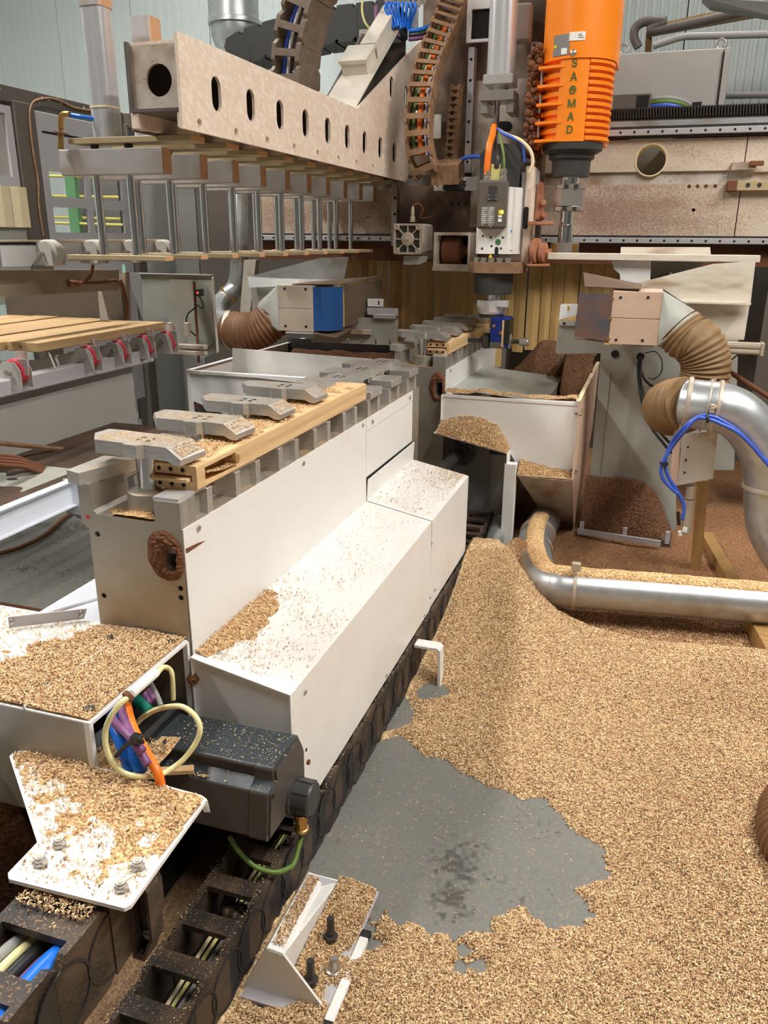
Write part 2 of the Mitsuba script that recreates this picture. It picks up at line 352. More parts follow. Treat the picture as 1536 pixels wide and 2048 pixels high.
# ================================================================ clamping benches (near and far): same build, Y0 = front, stations every 0.276 m
PITCH = 0.276
STA = [(-1.325, 0.66), (-1.325, 0.955), (-1.305, 0.945), (-1.305, 0.66)]
def u_profile(z0):
    p = [(-1.305, z0), (-1.305, 0.945), (-1.325, 0.958), (-1.325, 1.062), (-1.291, 1.062), (-1.286, 0.995), (-1.275, 0.985), (-1.112, 0.982), (-1.106, 0.99), (-1.106, 1.040), (-1.034, 1.040), (-1.034, z0)]
    return p
def cap_mesh(y):      # big cap on the left arm
    return hull([(-1.352, y - .01, 1.062), (-1.305, y - .025, 1.062), (-1.255, y + .14, 1.062), (-1.352, y + .14, 1.062), (-1.352, y - .01, 1.094), (-1.305, y - .025, 1.094), (-1.255, y + .14, 1.094), (-1.352, y + .14, 1.094)])
def make_clamp(label, cx, cy, ztop, ang, group, name='bar_clamp', rod_z=0.985):
    k = thing(name, label, 'clamp', group)
    o = [(-.118, -.052), (-.03, -.052), (-.018, -.062), (.018, -.062), (.03, -.048), (.098, -.05), (.098, .055), (.02, .062), (-.02, .058), (-.12, .062), (-.165, .058), (-.165, .005)]
    m = prism(Polygon(o), 'z', ztop - .034, ztop)
    tipm = hull([(.098, -.05, ztop), (.098, .055, ztop), (.098, -.05, ztop - .034), (.098, .055, ztop - .034), (.138, -.05, ztop - .027), (.138, .055, ztop - .027), (.135, -.05, ztop - .043), (.135, .055, ztop - .043), (.118, -.05, ztop - .043), (.118, .055, ztop - .043)])
    lt = hull([(-.165, .058, ztop), (-.165, .005, ztop), (-.118, -.052, ztop), (-.118, .062, ztop), (-.118, -.052, ztop - .034), (-.118, .062, ztop - .034), (-.15, -.01, ztop - .034), (-.152, .05, ztop - .034), (-.175, .05, ztop - .014), (-.175, .012, ztop - .014)])
    m = mv(rot(cat(m, tipm, lt), ang, [0, 0, 1], [0, 0, 0]), (cx, cy, 0))
    part(k, 'arm', m, 'alu')
    for i in range(4):
        part(k, 'bolt_hole', mv(rot(lathe([(.007, 0), (.007, .0012)], (-.016 + .032 * (i % 2), -.012 + .026 * (i // 2), ztop - .0004), 'z', 12), ang, [0, 0, 1], [0, 0, 0]), (cx, cy, 0)), 'hole_black')
    if ztop - .034 > rod_z + .02:
        part(k, 'rod', cyl((cx, cy, rod_z), (cx, cy, ztop - .034), .029, 24), 'chrome', 40)
        part(k, 'collar', lathe([(.058, 0), (.058, .05), (.05, .055), (.03, .055)], (cx, cy, rod_z - .002), 'z', 28), 'alu_dusty_shaded', 40)
    return k
def station(k, y, cap_right, z0=0.90, d=0.148):
    prof = Polygon(u_profile(z0))
    part(k, 'station_block', prism(prof.difference(sbox(-1.056, .972, -1.0, 1.2)), 'y', y + .004, y + d - .004), 'alu_dusty_shaded')
    part(k, 'left_cap', cap_mesh(y), 'alu', label='aluminium cap plate')
    # plates standing on the right flank, with a pocket between them
    for q in (0.0, d - .026):
        part(k, 'rib_plate', box(-1.106, -1.034, y + q, y + q + .026, 0.962, 1.0405, .002), 'alu')
    if cap_right: part(k, 'right_cap', box(-1.125, -1.022, y + .002, y + d - .004, 1.041, 1.073, .003), 'alu')
    else: part(k, 'right_cap', box(-1.112, -1.040, y - .004, y + d - .02, 1.040, 1.0475), 'alu_clean')
nb = thing('clamping_bench', 'near clamping bench with bare aluminium end plate and long white sheet covers', 'machine bench')
# end plate with slots and holes
pl = Polygon(u_profile(0.24)).difference(unary_union([slot(-1.066, .892, .03, .06)] + [Point(a, b).buffer(.0075) for a, b in ((-1.281, .931), (-1.283, .759), (-1.05, .814), (-1.051, .788))]))
part(nb, 'end_plate', prism(pl, 'y', 1.59, 1.66), 'alu_dusty_shaded')
part(nb, 'bed', box(-1.30, -1.036, 1.66, 3.74, 0.24, 0.968), 'alu_dusty_shaded')
part(nb, 'slot_backing', box(-1.10, -1.04, 1.655, 1.66, .85, .94), 'hole_black')
for k in range(8): station(nb, 1.60 + PITCH * k, k > 4)
def crust(cx, cz, rx, rz, hx, hz_, hw, hh, y0, th, xmax, seed):
    n, m = 56, 14; V, F = [], []
    for i in range(n):
        t = 2 * math.pi * i / n; k = 1 + .34 * (nfbm(np.array([math.cos(t) * 1.6 + seed, math.sin(t) * 1.6, 0.0]), 3) - .5)
        o = np.array([min(cx + rx * k * math.cos(t), xmax), cz + rz * k * math.sin(t)])
        ca, sa = abs(math.cos(t)) ** .55 * np.sign(math.cos(t)), abs(math.sin(t)) ** .55 * np.sign(math.sin(t))
        q = np.array([hx + hw / 2 * ca, hz_ + hh / 2 * sa])
        for j in range(m):
            w = j / (m - 1); p = q + (o - q) * w; h = th * (1 - w ** 3) * (.45 + 1.1 * nfbm(np.array([p[0] * 130, p[1] * 130, seed]), 2)) * min(1, .35 + w * 4)
            V.append((p[0], y0 - h, p[1]))
    for i in range(n):
        for j in range(m - 1):
            p, q = i * m + j, ((i + 1) % n) * m + j
            F += [[p, q, q + 1], [p, q + 1, p + 1]]
    return trimesh.Trimesh(np.array(V), F, process=False)
part(nb, 'dust_crust', crust(-1.085, .898, .056, .068, -1.066, .892, .030, .060, 1.590, .012, -1.0335, 3.0), 'crust', True, label='caked brown sawdust around the oval port')
part(nb, 'dust_smear', prism([(1.595,0.921), (1.598,0.908), (1.643,0.908), (1.69,0.909), (1.652,0.916)], 'x', -1.0305, -1.0290), 'crust')
part(nb, 'paint_mark', box(-1.309, -1.299, 1.5885, 1.5905, .971, .979), 'red_wheel')
# white sheets
def side_panel(k, y0, y1, fold=True):
    if fold: part(k, 'side_panel', strip([(-1.032, .972), (-1.030, .628), (-.752, .572), (-.750, .182)], .003, 'y', y0, y1), 'white')
side_panel(nb, 1.592, 2.941)
part(nb, 'side_panel', prism([(2.949, .728), (3.613, .726), (3.613, .97), (2.949, .97)], 'x', -1.0345, -1.0315), 'white')
part(nb, 'cover_sheet', strip([(-1.024, .719), (-1.030, .628), (-.752, .572), (-.753, .184)], .003, 'y', 2.949, 3.632), 'white')
part(nb, 'gap_backing', box(-1.0362, -1.0352, 2.92, 3.62, .70, .96), 'charcoal'); part(nb, 'gap_backing', box(-1.04, -1.033, 2.9405, 2.9475, .62, .972), 'black')
part(nb, 'fold_line', box(-1.0312, -1.0302, 1.60, 2.935, .9195, .9205), 'mid_grey'); part(nb, 'fold_line', box(-1.0314, -1.0310, 2.955, 3.61, .9195, .9205), 'mid_grey')
part(nb, 'cover_joint', box(-.7535, -.7505, 2.9395, 2.9425, .19, .565), 'hole_black')
part(nb, 'end_sheet', prism([(-1.026, .626), (-.754, .570), (-.754, .19), (-1.026, .19)], 'y', 1.588, 1.592), 'white')
part(nb, 'end_flange', strip([(-1.027, .44), (-1.027, .629), (-.752, .5735), (-.752, .186)], .0028, 'y', 1.575, 1.593), 'white')
for y, z in ((1.66, .953), (2.32, .951), (2.90, .955), (3.02, .945), (3.56, .945)):
    part(nb, 'screw', bolt((-1.0305, y, z), (1, 0, 0), .0085, .005), 'steel')
for y, z in ((1.66, .535), (1.72, .19), (2.35, .2), (2.85, .2), (2.94, .48), (2.94, .24), (3.02, .24)):
    part(nb, 'screw', bolt((-.7485, y, z), (1, 0, 0), .006, .004), 'steel')
part(nb, 'screw', bolt((-.98, 1.635, .620), (0.2, 0, 1), .007, .003), 'steel')
part(nb, 'base_beam', box(-1.30, -.93, 1.75, 3.72, 0.02, .235), 'mid_grey')
# clamps of the near bench
NL = ['dust-covered aluminium bar clamp at the near end of the near bench, nearest the camera', 'second bar clamp from the near end, dust-covered, over the mortised beam', 'third bar clamp from the near end, grey aluminium, over the mortised beam', 'fourth bar clamp from the near end, bare aluminium with a clean tip']
for i in range(4): make_clamp(NL[i], -1.178, 1.60 + .085 + PITCH * i, 1.165, (-4, -2, -1, -1)[i], 'raised clamps on the near bench')
for i, c in ((4, 'lowered bar clamp just behind the raised clamps on the near bench'), (5, 'lowered bar clamp second behind the raised clamps on the near bench'), (6, 'lowered bar clamp third behind the raised ones, near bench'), (7, 'lowered bar clamp at the far end of the near bench')):
    make_clamp(c, -1.185, 1.60 + .075 + PITCH * i, 1.118 - .006 * (i - 4), 88 - (i - 4), 'lowered clamps on the near bench', rod_z=.985)
# the mortised beam lying on the near bench
bm = thing('oak_beam', 'oak frame member with mortise pocket lying under the near clamps', 'timber beam')
def beam_body(y0, y1):
    prof = Polygon([(-1.150, 1.087), (-1.150, 1.106), (-1.146, 1.111), (-1.034, 1.111), (-1.031, 1.108), (-1.031, 1.051), (-1.035, 1.0476), (-1.150, 1.0476), (-1.150, 1.066), (-1.118, 1.066), (-1.118, 1.087)])
    return prof
pr_full = Polygon([(-1.150, 1.0476), (-1.150, 1.107), (-1.146, 1.111), (-1.034, 1.111), (-1.031, 1.108), (-1.031, 1.051), (-1.035, 1.0476)])
pocket = [(-1.031, 1.095), (-1.031, 1.058), (-1.075, 1.058), (-1.075, 1.095)]
part(bm, 'body', cat(prism(pr_full.difference(sbox(-1.2, 1.070, -1.045, 1.086)), 'y', 1.672, 1.712), prism(pr_full.difference(sbox(-1.072, 1.056, -1.0, 1.098)), 'y', 1.712, 1.875), prism(pr_full, 'y', 1.875, 2.947)), 'oak')
part(bm, 'tongue', box(-1.155, -1.05, 1.655, 1.712, 1.070, 1.079, .001), 'oak')
for i in range(3):
    x = -1.138 + .034 * i
    part(bm, 'dowel_hole', lathe([(.0055, 0), (.0055, .002)], (x, 1.6725, 1.0985), (0, -1, 0), 14), 'hole_black')
    part(bm, 'dowel_hole', lathe([(.0055, 0), (.0055, .002)], (x, 1.6725, 1.060), (0, -1, 0), 14), 'hole_black')
part(bm, 'pocket_rim', cat(prism(slot(1.884, 1.077, .026, .026), 'x', -1.05, -1.0305)), 'timber')
# ---- far bench
FY = 4.26
fb = thing('clamping_bench', 'far clamping bench beyond the hopper, with grey end plate and worn white side sheet', 'machine bench')
pf = Polygon(u_profile(0.24)).difference(slot(-1.066, .87, .035, .09))
part(fb, 'end_plate', prism(pf, 'y', FY, FY + .07), 'alu_dusty_shaded')
part(fb, 'slot_backing', box(-1.10, -1.04, FY + .066, FY + .07, .80, .95), 'hole_black')
part(fb, 'bed', box(-1.30, -1.036, FY + .07, 6.4, 0.24, 0.968), 'alu_dusty_shaded')
part(fb, 'dust_crust', crust(-1.078, .875, .048, .085, -1.066, .87, .036, .09, FY, .014, -1.034, 7.0), 'crust', True, label='caked brown sawdust around the oval port')
part(fb, 'side_panel', prism([(FY + .003, .60), (5.54, .60), (5.54, .972), (FY + .003, .972)], 'x', -1.0335, -1.0305), 'white')
part(fb, 'side_panel', prism([(5.548, .70), (6.2, .70), (6.2, .972), (5.548, .972)], 'x', -1.0335, -1.0305), 'white')
part(fb, 'cover_sheet', strip([(-1.033, .845), (-.505, .80), (-.50, .30)], .003, 'y', 4.42, 5.31), 'sheet_grey')
part(fb, 'base_beam', box(-1.30, -.93, 3.78, 6.4, 0.02, .235), 'mid_grey')
for y in (4.36, 4.9, 5.45): part(fb, 'screw', bolt((-1.03, y, .955), (1, 0, 0), .008, .005), 'steel')
for k in range(7): station(fb, FY + .01 + PITCH * k, False)
FL = ['front bar clamp of the far bench, its bright rod rising from the U-shaped plate', 'second bar clamp of the far bench, behind the front one', 'third bar clamp of the far bench', 'fourth bar clamp of the far bench, partly behind the blue cutter head', 'rearmost raised bar clamp of the far bench']
for i in range(5): make_clamp(FL[i], -1.178, FY + .085 + PITCH * i, 1.165, -2, 'raised clamps on the far bench')
fbm_ = thing('oak_beam', 'oak frame member held under the far clamps, its end facing the blue cutter head', 'timber beam')
part(fbm_, 'body', cat(prism(pr_full.difference(sbox(-1.2, 1.070, -1.045, 1.086)), 'y', FY + .05, FY + .10), prism(pr_full, 'y', FY + .10, 5.45)), 'oak')
part(fbm_, 'tongue', box(-1.15, -1.05, FY + .035, FY + .10, 1.070, 1.079), 'oak')
for i in range(3):
    for z in (1.0985, 1.060): part(fbm_, 'dowel_hole', lathe([(.006, 0), (.006, .002)], (-1.134 + .036 * i, FY + .0505, z), (0, -1, 0), 10), 'hole_black')

# ================================================================ press beam with its ten pressing units
BX = -1.62
gb = thing('press_beam', 'long dusty cream box beam with a row of oval holes, carrying the pressing units', 'machine beam')
out = [(2.70, 2.006), (2.70, 2.305), (4.48, 2.306), (5.663,2.852), (6.03,2.99), (6.02, 2.50), (5.48, 2.43), (5.47, 2.03), (5.42, 1.998)]
cuts = [slot(2.95 + .276 * k, 2.150, .07, .118) for k in range(9)] + [Point(2.815 + .276 * k, 2.036).buffer(.0155) for k in range(10)]
cuts += [slot((5.086,2.5)[0], (5.086,2.5)[1], .07, .118), slot((5.389,2.498)[0], (5.389,2.498)[1], .07, .118)]
part(gb, 'side_plate', plate(out, cuts, 'x', BX - .012, BX), 'dusty_cream')
part(gb, 'side_plate', plate([(2.73, 2.006), (2.73, 2.290), (4.48, 2.29), (5.2, 2.82), (5.47, 2.82), (5.47, 2.006)], [], 'x', BX - .232, BX - .22), 'brown_grey')
part(gb, 'end_plate', plate(sbox(BX - .22, 2.078, BX - .012, 2.286), [Point(BX - .112, 2.168).buffer(.052)], 'y', 2.745, 2.757), 'grimy_paint')
part(gb, 'top_plate', box(BX - .22, BX - .012, 2.745, 4.46, 2.279, 2.289), 'dusty_cream')
part(gb, 'closing_plate', box(BX - .22, BX - .012, 5.40, 5.41, 2.0, 2.8), 'brown_grey'); part(gb, 'bottom_plate', box(BX - .22, BX - .012, 2.72, 5.4, 2.066, 2.076), 'brown_grey')  # dark inner plates and added end closure deepen the shade behind the ovals
for x in (BX - .226, BX - .038): part(gb, 'foot', box(x, x + .032, 2.725, 2.79, 2.012, 2.066, .003), 'dusty_cream')
part(gb, 'foot_rail', box(BX - .226, BX - .2, 2.79, 5.4, 2.016, 2.066), 'dusty_cream')
part(gb, 'foot_rail', box(BX - .044, BX - .014, 2.79, 5.4, 2.016, 2.066), 'dusty_cream')
# sloping top of the arm
part(gb, 'arm_cover', sheet((BX - .22, 4.47, 2.292), (BX - .012, 4.47, 2.297), (BX - .012, 5.40, 2.93), (BX - .22, 5.40, 2.925), .006), 'dust_grey')
sl = np.array([0, 1, .68]) / math.hypot(1, .68); up_ = np.array([0, -.68, 1]) / math.hypot(1, .68)
def arm_box(x0, x1, s0, s1, h0, h1, b=.006):
    o = np.array([0, 4.47, 2.297]); P = []
    for x in (x0, x1):
        for s in (s0, s1):
            for h in (h0, h1): P.append(o + sl * s + up_ * h + np.array([x, 0, 0]))
    return hull(P)
part(gb, 'junction_box', arm_box(BX - .20, BX - .05, .40, .58, .0, .065), 'dust_grey', label='small grey junction box on the sloping arm')
part(gb, 'junction_lid', arm_box(BX - .208, BX - .042, .392, .588, .066, .085), 'dust_grey')
part(gb, 'cable_duct', arm_box(BX - .14, BX - .045, .60, 1.12, .003, .085), 'dust_grey')
for k in range(9):
    y = 2.78 + .19 * k
    part(gb, 'screw', bolt((BX - .03, y, 2.289), (0, 0, 1), .011, .012), 'dusty_cream')
# pressing units
DK = np.array([0, .276, 0])
YP = 2.885
BL = ['front pressing unit with grey block, bright rods and lower pad, nearest the camera', 'second pressing unit from the front under the cream beam', 'third pressing unit from the front under the cream beam', 'fourth pressing unit from the front under the cream beam', 'fifth pressing unit from the front under the cream beam', 'sixth pressing unit from the front under the cream beam', 'seventh pressing unit from the front under the cream beam', 'eighth pressing unit from the front under the cream beam', 'ninth pressing unit from the front under the cream beam', 'rearmost pressing unit under the cream beam']
def star(c, r, lobes=4):
    a = np.linspace(0, 2 * math.pi, 49)[:-1]
    return Polygon([(c[0] + r * (1 + .10 * math.cos(lobes * t + math.pi)) * math.cos(t), c[1] + r * (1 + .10 * math.cos(lobes * t + math.pi)) * math.sin(t)) for t in a])
RODX = ((-2.155,2.915,1.874)[0], (-2,2.915,1.872)[0])
CXC = (-2.098,2.93,2.232)[0]
protos = dict(
    block=(box(-2.300, -1.828, YP, YP + .062, 1.876, 1.970, .003), 'pad_metal', False),
    top_plate=(box(-2.245, -1.700, YP - .005, YP + .10, 1.988, 2.010, .002), 'tan_lit_edge', False),
    pad=(box(-2.315, -1.850, YP, YP + .058, 1.556, 1.576, .002), 'tan_lit_edge', False))
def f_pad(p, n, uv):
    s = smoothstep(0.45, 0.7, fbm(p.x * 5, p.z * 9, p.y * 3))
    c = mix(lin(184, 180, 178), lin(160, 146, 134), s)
    return mix(c, lin(206, 160, 122), smoothstep(0.6, 0.9, n.x))  # right-facing ends coloured warm tan for the light falling on them
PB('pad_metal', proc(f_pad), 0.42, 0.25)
PB('tan_lit_edge', proc(lambda p, n, uv: mix(lin(176, 158, 122), lin(214, 164, 118), smoothstep(0.6, 0.9, n.x))), 0.5, 0.1)  # tan metal, its right-facing ends painted brighter as if lit from that side
pd = {k: mikit.ply(m, mt, s) for k, (m, mt, s) in protos.items()}
rodm = mikit.ply(cyl((0, 0, 1.574), (0, 0, 1.878), .0165, 18), 'chrome', 40)
stub = mikit.ply(cyl((0, 0, 1.968), (0, 0, 2.0), .0165, 14), 'dark_steel', 40)
cylm = mikit.ply(prism(star((CXC, YP + .05), .050), 'z', 2.010, 2.455), 'alu_clean', 35)
cylm2 = mikit.ply(prism(star((CXC, YP + .05), .050), 'z', 2.010, 2.33), 'alu_clean', 35)
capm2 = mikit.ply(prism(star((CXC, YP + .05), .054), 'z', 2.33, (-2.044,3.2,2.479)[2]), 'pad_metal', 35)
capm = mikit.ply(prism(star((CXC, YP + .05), .054), 'z', 2.455, 2.54), 'pad_metal', 35)
band = mikit.ply(prism(star((CXC, YP + .05), .053), 'z', 2.115, 2.122), 'ivory', 35)
boltm = mikit.ply(lathe([(.011, 0), (.011, .012)], (-1.72, YP + .02, 1.986), 'z', 8), 'tan_lit_edge')
for k in range(10):
    t = thing('pressing_unit', BL[k], 'press unit', 'pressing units under the beam')
    at = lambda d, x=0, y=0: {**d, 'to_world': T().translate([x, float(DK[1] * k) + y, 0])}
    for n in ('block', 'top_plate', 'pad'): scene[numbered(f'{t}__{n}')] = at(pd[n])
    for x in RODX:
        scene[numbered(f'{t}__rod')] = at(rodm, x, YP + .030)
        scene[numbered(f'{t}__rod_stub')] = at(stub, x + .005, YP + .030)
    scene[f'{t}__cylinder'] = at(cylm if k == 0 else cylm2)
    scene[f'{t}__cylinder_cap'] = {**(capm if k == 0 else capm2), 'to_world': T().translate([.03 if k == 1 else 0, float(DK[1] * k), 0 if k < 2 else -.075])}; scene[f'{t}__band'] = at(band); scene[f'{t}__bolt'] = at(boltm)
# air fitting beside the first cylinder
af = thing('air_nozzle', 'brass elbow fitting with a small blow nozzle in front of the first pressing unit', 'air fitting')
part(af, 'elbow', tube(cr([(-2.202,2.86,2.09), (-2.239,2.86,2.091), (-2.251,2.86,2.072), (-2.256,2.86,2.041)], 5), .011, 10), 'brass', True)
part(af, 'nozzle', tube([(-2.256,2.86,2.041), (-2.268,2.86,1.97)], [.008, .013], 12), 'brass', 40)
part(af, 'flange', cyl((-2.257,2.86,2.03), (-2.258,2.86,2.025), .028, 6), 'rust_brown')
thing('air_tube', 'short blue air tube running to the front pressing cylinder', 'air hose', mesh=tube(cr([(-2.202,2.86,2.088), (-2.151,2.86,2.079), (-2.125,2.9,2.077), (-2.105,2.91,2.077)], 5), .008, 8), mat='blue_cable', smooth=True)
# ---------------------------------------------------------------- big cable chains above the beam
def chain(name, label, path, wdir, W, Hh, mat, n_links, bars='both', gap=0.0, group=None, th=.012, barw=.35, rings=False, grow=1.0):
    """a cable chain along path; wdir(i) = unit vector across it; one part per link, its cross bars sub-parts"""
    P = np.asarray(path, float); s = np.r_[0, np.cumsum(np.linalg.norm(np.diff(P, axis=0), axis=1))]
    t = s[-1] * np.linspace(0, 1, n_links + 1) ** grow; Q = np.c_[[np.interp(t, s, P[:, i]) for i in range(3)]].T
    k = thing(name, label, 'cable chain', group)
    for i in range(n_links):
        a, b = Q[i], Q[i + 1]; d = b - a; L = np.linalg.norm(d); d = d / L
        w = np.asarray(wdir, float); w = w - d * (w @ d); w /= np.linalg.norm(w); h = np.cross(d, w)
        def blk(l0, l1, w0, w1, h0, h1):
            return hull([a + d * l + w * x + h * z for l in (l0, l1) for x in (w0, w1) for z in (h0, h1)])
        ov = L * .10; off = th * .35 * (i % 2)
        sides = []
        for sg in (-1, 1):
            x1 = sg * (W / 2 - off * 0.6); x0 = x1 - sg * th
            c = max(.18 * Hh, .004)
            pts = []
            for x in (x0, x1):
                for l, z in ((-ov, -Hh / 2 + c), (-ov, Hh / 2 - c), (c - ov, Hh / 2), (L + ov - c, Hh / 2), (L + ov, Hh / 2 - c), (L + ov, -Hh / 2 + c), (L + ov - c, -Hh / 2), (c - ov, -Hh / 2)):
                    pts.append(a + d * l + w * x + h * z)
            sides.append(hull(pts))
        for sd in sides: scene[numbered(f'{k}__side_plate')] = mikit.ply(sd, mat)
        if rings:
            for sg in (-1, 1):
                c_ = a + w * sg * (W / 2 + .0005)
                scene[numbered(f'{k}__link_ring')] = mikit.ply(lathe([(Hh * .40, -.001), (Hh * .40, .002), (Hh * .37, .002), (Hh * .37, -.001)], c_, w * sg, 24), 'chain_plain')
        for z0, z1 in (((Hh / 2 - th, Hh / 2),) if bars == 'top' else ((Hh / 2 - th, Hh / 2), (-Hh / 2, -Hh / 2 + th))):
            m = (1 - barw) / 2
            scene[numbered(f'{k}__crossbar')] = mikit.ply(blk(L * m, L * (1 - m), -W / 2 + th * .6, W / 2 - th * .6, z0, z1), mat)
    return k

# ================================================================ gantry beam
GY = 5.53
ga = thing('gantry_beam', 'wide rust-speckled cream gantry beam with steel rails crossing the whole hall', 'gantry')
J1, J2 = (0.311,2.237), (0.315,1.688)
HC = (-0.103,2.11)
face_cut = [Point(*HC).buffer(.088, 12)]
def face(x0, x1, z0, z1, y0, cuts=(), mat='rusty_panel'):
    part(ga, 'face_panel', plate(sbox(x0, z0, x1, z1), list(cuts), 'y', y0, y0 + .03), mat)
JX = .425
fh = [Point(x, (0.167,5.53,1.958)[2]).buffer(.011) for x in ((0.133,5.53,1.958)[0], (0.181,5.53,1.958)[0], (0.229,5.53,1.957)[0], (0.28,5.53,1.957)[0])] + [Point(*(-0.37,2.032)).buffer(.008), Point(*(-0.316,2.032)).buffer(.008), Point(*(0.175,1.825)).buffer(.010)]
face(-2.75, JX - .003, 1.675, 1.972, GY, face_cut + fh)
face(-2.75, JX - .003, 2.045, 2.225, GY, face_cut)
for q in fh: part(ga, 'bolt_hole', prism(q.buffer(.002), 'y', GY + .024, GY + .034), 'hole_black')
face(JX + .003, 3.2, 1.675, 1.985, GY)
face(JX + .003, 3.2, 2.035, 2.225, GY)
part(ga, 'recess_band', plate(sbox(-2.75, 1.95, 3.2, 2.07), face_cut, 'y', GY + .022, GY + .04), 'grimy_paint')
part(ga, 'hole_ring', prism(Point(*HC).buffer(.094, 12).difference(Point(*HC).buffer(.086, 12)), 'y', GY - .004, GY + .2), 'ivory')
part(ga, 'core', cat(box(-2.75, HC[0] - .15, GY + .042, GY + .55, 1.60, 2.30), box(HC[0] + .15, 3.2, GY + .042, GY + .55, 1.60, 2.30), box(HC[0] - .15, HC[0] + .15, GY + .3, GY + .31, 1.6, 2.3)), 'grey_paint')
for z, nm in ((1.646, 'lower'), (2.260, 'upper')):
    part(ga, 'rail', prism([(5.475, z - .014), (5.475, z + .014), (5.487, z + .018), (5.49, z + .004), (5.497, z + .004), (5.53, z + .021), (5.53, z - .021), (5.497, z - .004), (5.49, z - .004), (5.487, z - .018)], 'x', -2.75, 3.2), 'alu_clean')
    xs = np.arange(-2.72, 3.2, .08) + (-0.695,5.475,1.643)[0] % .08 - .0
    copies(ga, 'rail_hole', lathe([(.0075, 0), (.0075, .002)], (0, 5.476, 0), (0, -1, 0), 10), 'hole_black', [(x, 0, z) for x in xs if -2.7 < x < 1.2])
    part(ga, 'rail_bed', box(-2.75, 3.2, 5.50, 5.56, z - .03, z + .03), 'dark_steel')
part(ga, 'galv_strip', prism([(5.515, 2.295), (5.515, 2.325), (5.53, 2.338), (5.56, 2.338), (5.56, 2.285)], 'x', -2.75, 3.2), 'galv')
part(ga, 'rack_base', box(-2.75, 3.2, 5.525, 5.62, 2.338, 2.395), 'rack_black')
teeth = []
x = -.45
while x < .78:
    teeth.append(hull([(x, 5.525, 2.342), (x + .011, 5.525, 2.342), (x + .003, 5.50, 2.342), (x + .008, 5.50, 2.342), (x - .006, 5.525, 2.397), (x + .005, 5.525, 2.397), (x - .003, 5.50, 2.397), (x + .002, 5.50, 2.397)])); x += .0165
d0 = len(teeth)
for tmesh in teeth: part(ga, 'rack_tooth', tmesh, 'rack_black')
part(ga, 'lower_web', box(-2.75, 3.2, 5.56, 6.0, 1.50, 1.615), 'rust_brown')
# stop block and drilled bar on the right panel
sb = thing('limit_bracket', 'small grey slotted bracket on the right panel of the gantry', 'bracket')
part(sb, 'body', box((0.355,5.5,2.063)[0], (0.488,5.5,2.061)[0], 5.49, 5.528, (0.377,5.5,2.041)[2], (0.37,5.5,2.087)[2], .003), 'grimy_paint')
part(sb, 'flag', box((0.45,5.5,2.062)[0], (0.526,5.5,2.06)[0], 5.475, 5.49, (0.374,5.5,2.063)[2], (0.37,5.5,2.09)[2], .003), 'rust_brown')
db = thing('drilled_bar', 'dusty drilled bar with a brown end block on the gantry right of the round hole', 'bar')
part(db, 'bar', box((0.397,5.5,1.956)[0], 1.0, 5.48, 5.528, (0.42,5.5,1.929)[2], (0.412,5.5,1.984)[2], .003), 'tan_lit_edge')
part(db, 'end_block', box((0.342,5.5,1.957)[0], (0.397,5.5,1.956)[0], 5.475, 5.528, (0.42,5.5,1.926)[2], (0.412,5.5,1.986)[2], .004), 'rust_brown')
for i in range(3): part(db, 'hole', lathe([(.012, 0), (.012, .002)], (0.457,5.478,1.96), (0, -1, 0), 12) if i == 0 else mv(lathe([(.012, 0), (.012, .002)], (0.457,5.478,1.96), (0, -1, 0), 12), (.062 * i, 0, 0)), 'dark_steel')
# ================================================================ carriage on the gantry
CY = 5.30
ca = thing('gantry_carriage', 'tall rusty carriage plate with vertical steel rails behind the milling spindle', 'machine carriage')
XL, XR = (-1.191,5.3,2.169)[0], (-0.739,5.3,2.158)[0]
ZT = 3.05
part(ca, 'back_plate', plate(Polygon([((-1.642,5.36,1.885)[0], (-1.294,5.36,1.516)[2]), (XR + .02, (-1.294,5.36,1.516)[2]), (XR + .02, ZT), ((-1.429,5.36,2.464)[0], ZT), ((-1.429,5.36,2.464)[0], 1.97), ((-1.642,5.36,1.885)[0], 1.97)]), [slot((-1.001,5.36,2.302)[0], (-1.001,5.36,2.302)[2], .13, .06), Point(*(-1.289,1.859)).buffer(.013), Point(*(-1.244,1.862)).buffer(.013), Point(*(-1.198,1.859)).buffer(.013)], 'y', 5.36, 5.40), 'grime_dark')
part(ca, 'slide_box', box(XL + .03, XR - .035, 5.31, 5.36, 1.72, 2.55), 'grimy_paint')
part(ca, 'slide_rib', box((-1.072,5.3,2.166)[0], (-1.032,5.3,2.165)[0], 5.295, 5.31, 1.9, 2.5, .003), 'grimy_paint')
part(ca, 'slide_rib', box((-0.863,5.3,2.161)[0], (-0.829,5.3,2.16)[0], 5.295, 5.31, 1.9, 2.5, .003), 'grimy_paint')
part(ca, 'slide_port', prism(slot((-0.99,5.305,2.295)[0], (-0.99,5.305,2.295)[2], .13, .055), 'y', 5.304, 5.312), 'hole_black')
for px0, zt, zb in (((-1.183,5.28,2.443)[0], (-1.189,5.28,2.724)[2], (-1.197,5.28,2.039)[2]), ((-0.814,5.28,2.429)[0], (-0.829,5.28,2.73)[2], (-0.828,5.28,2.089)[2])):
    part(ca, 'vertical_rail', prism([(px0 - .018, 5.27), (px0 + .018, 5.27), (px0 + .022, 5.285), (px0 + .012, 5.30), (px0 + .022, 5.33), (px0 - .022, 5.33), (px0 - .012, 5.30), (px0 - .022, 5.285)], 'z', zb, zt), 'alu_clean')
    copies(ca, 'rail_hole', lathe([(.0085, 0), (.0085, .002)], (px0, 5.271, 0), (0, -1, 0), 10), 'hole_black', [(0, 0, z) for z in np.arange(zb + .06, zt, .112)])
xb = (-1.69,5.42,1.795)[0]
part(ca, 'vertical_rail', box(xb - .03, xb + .02, 5.42, 5.46, 1.60, 2.02, .004), 'steel')
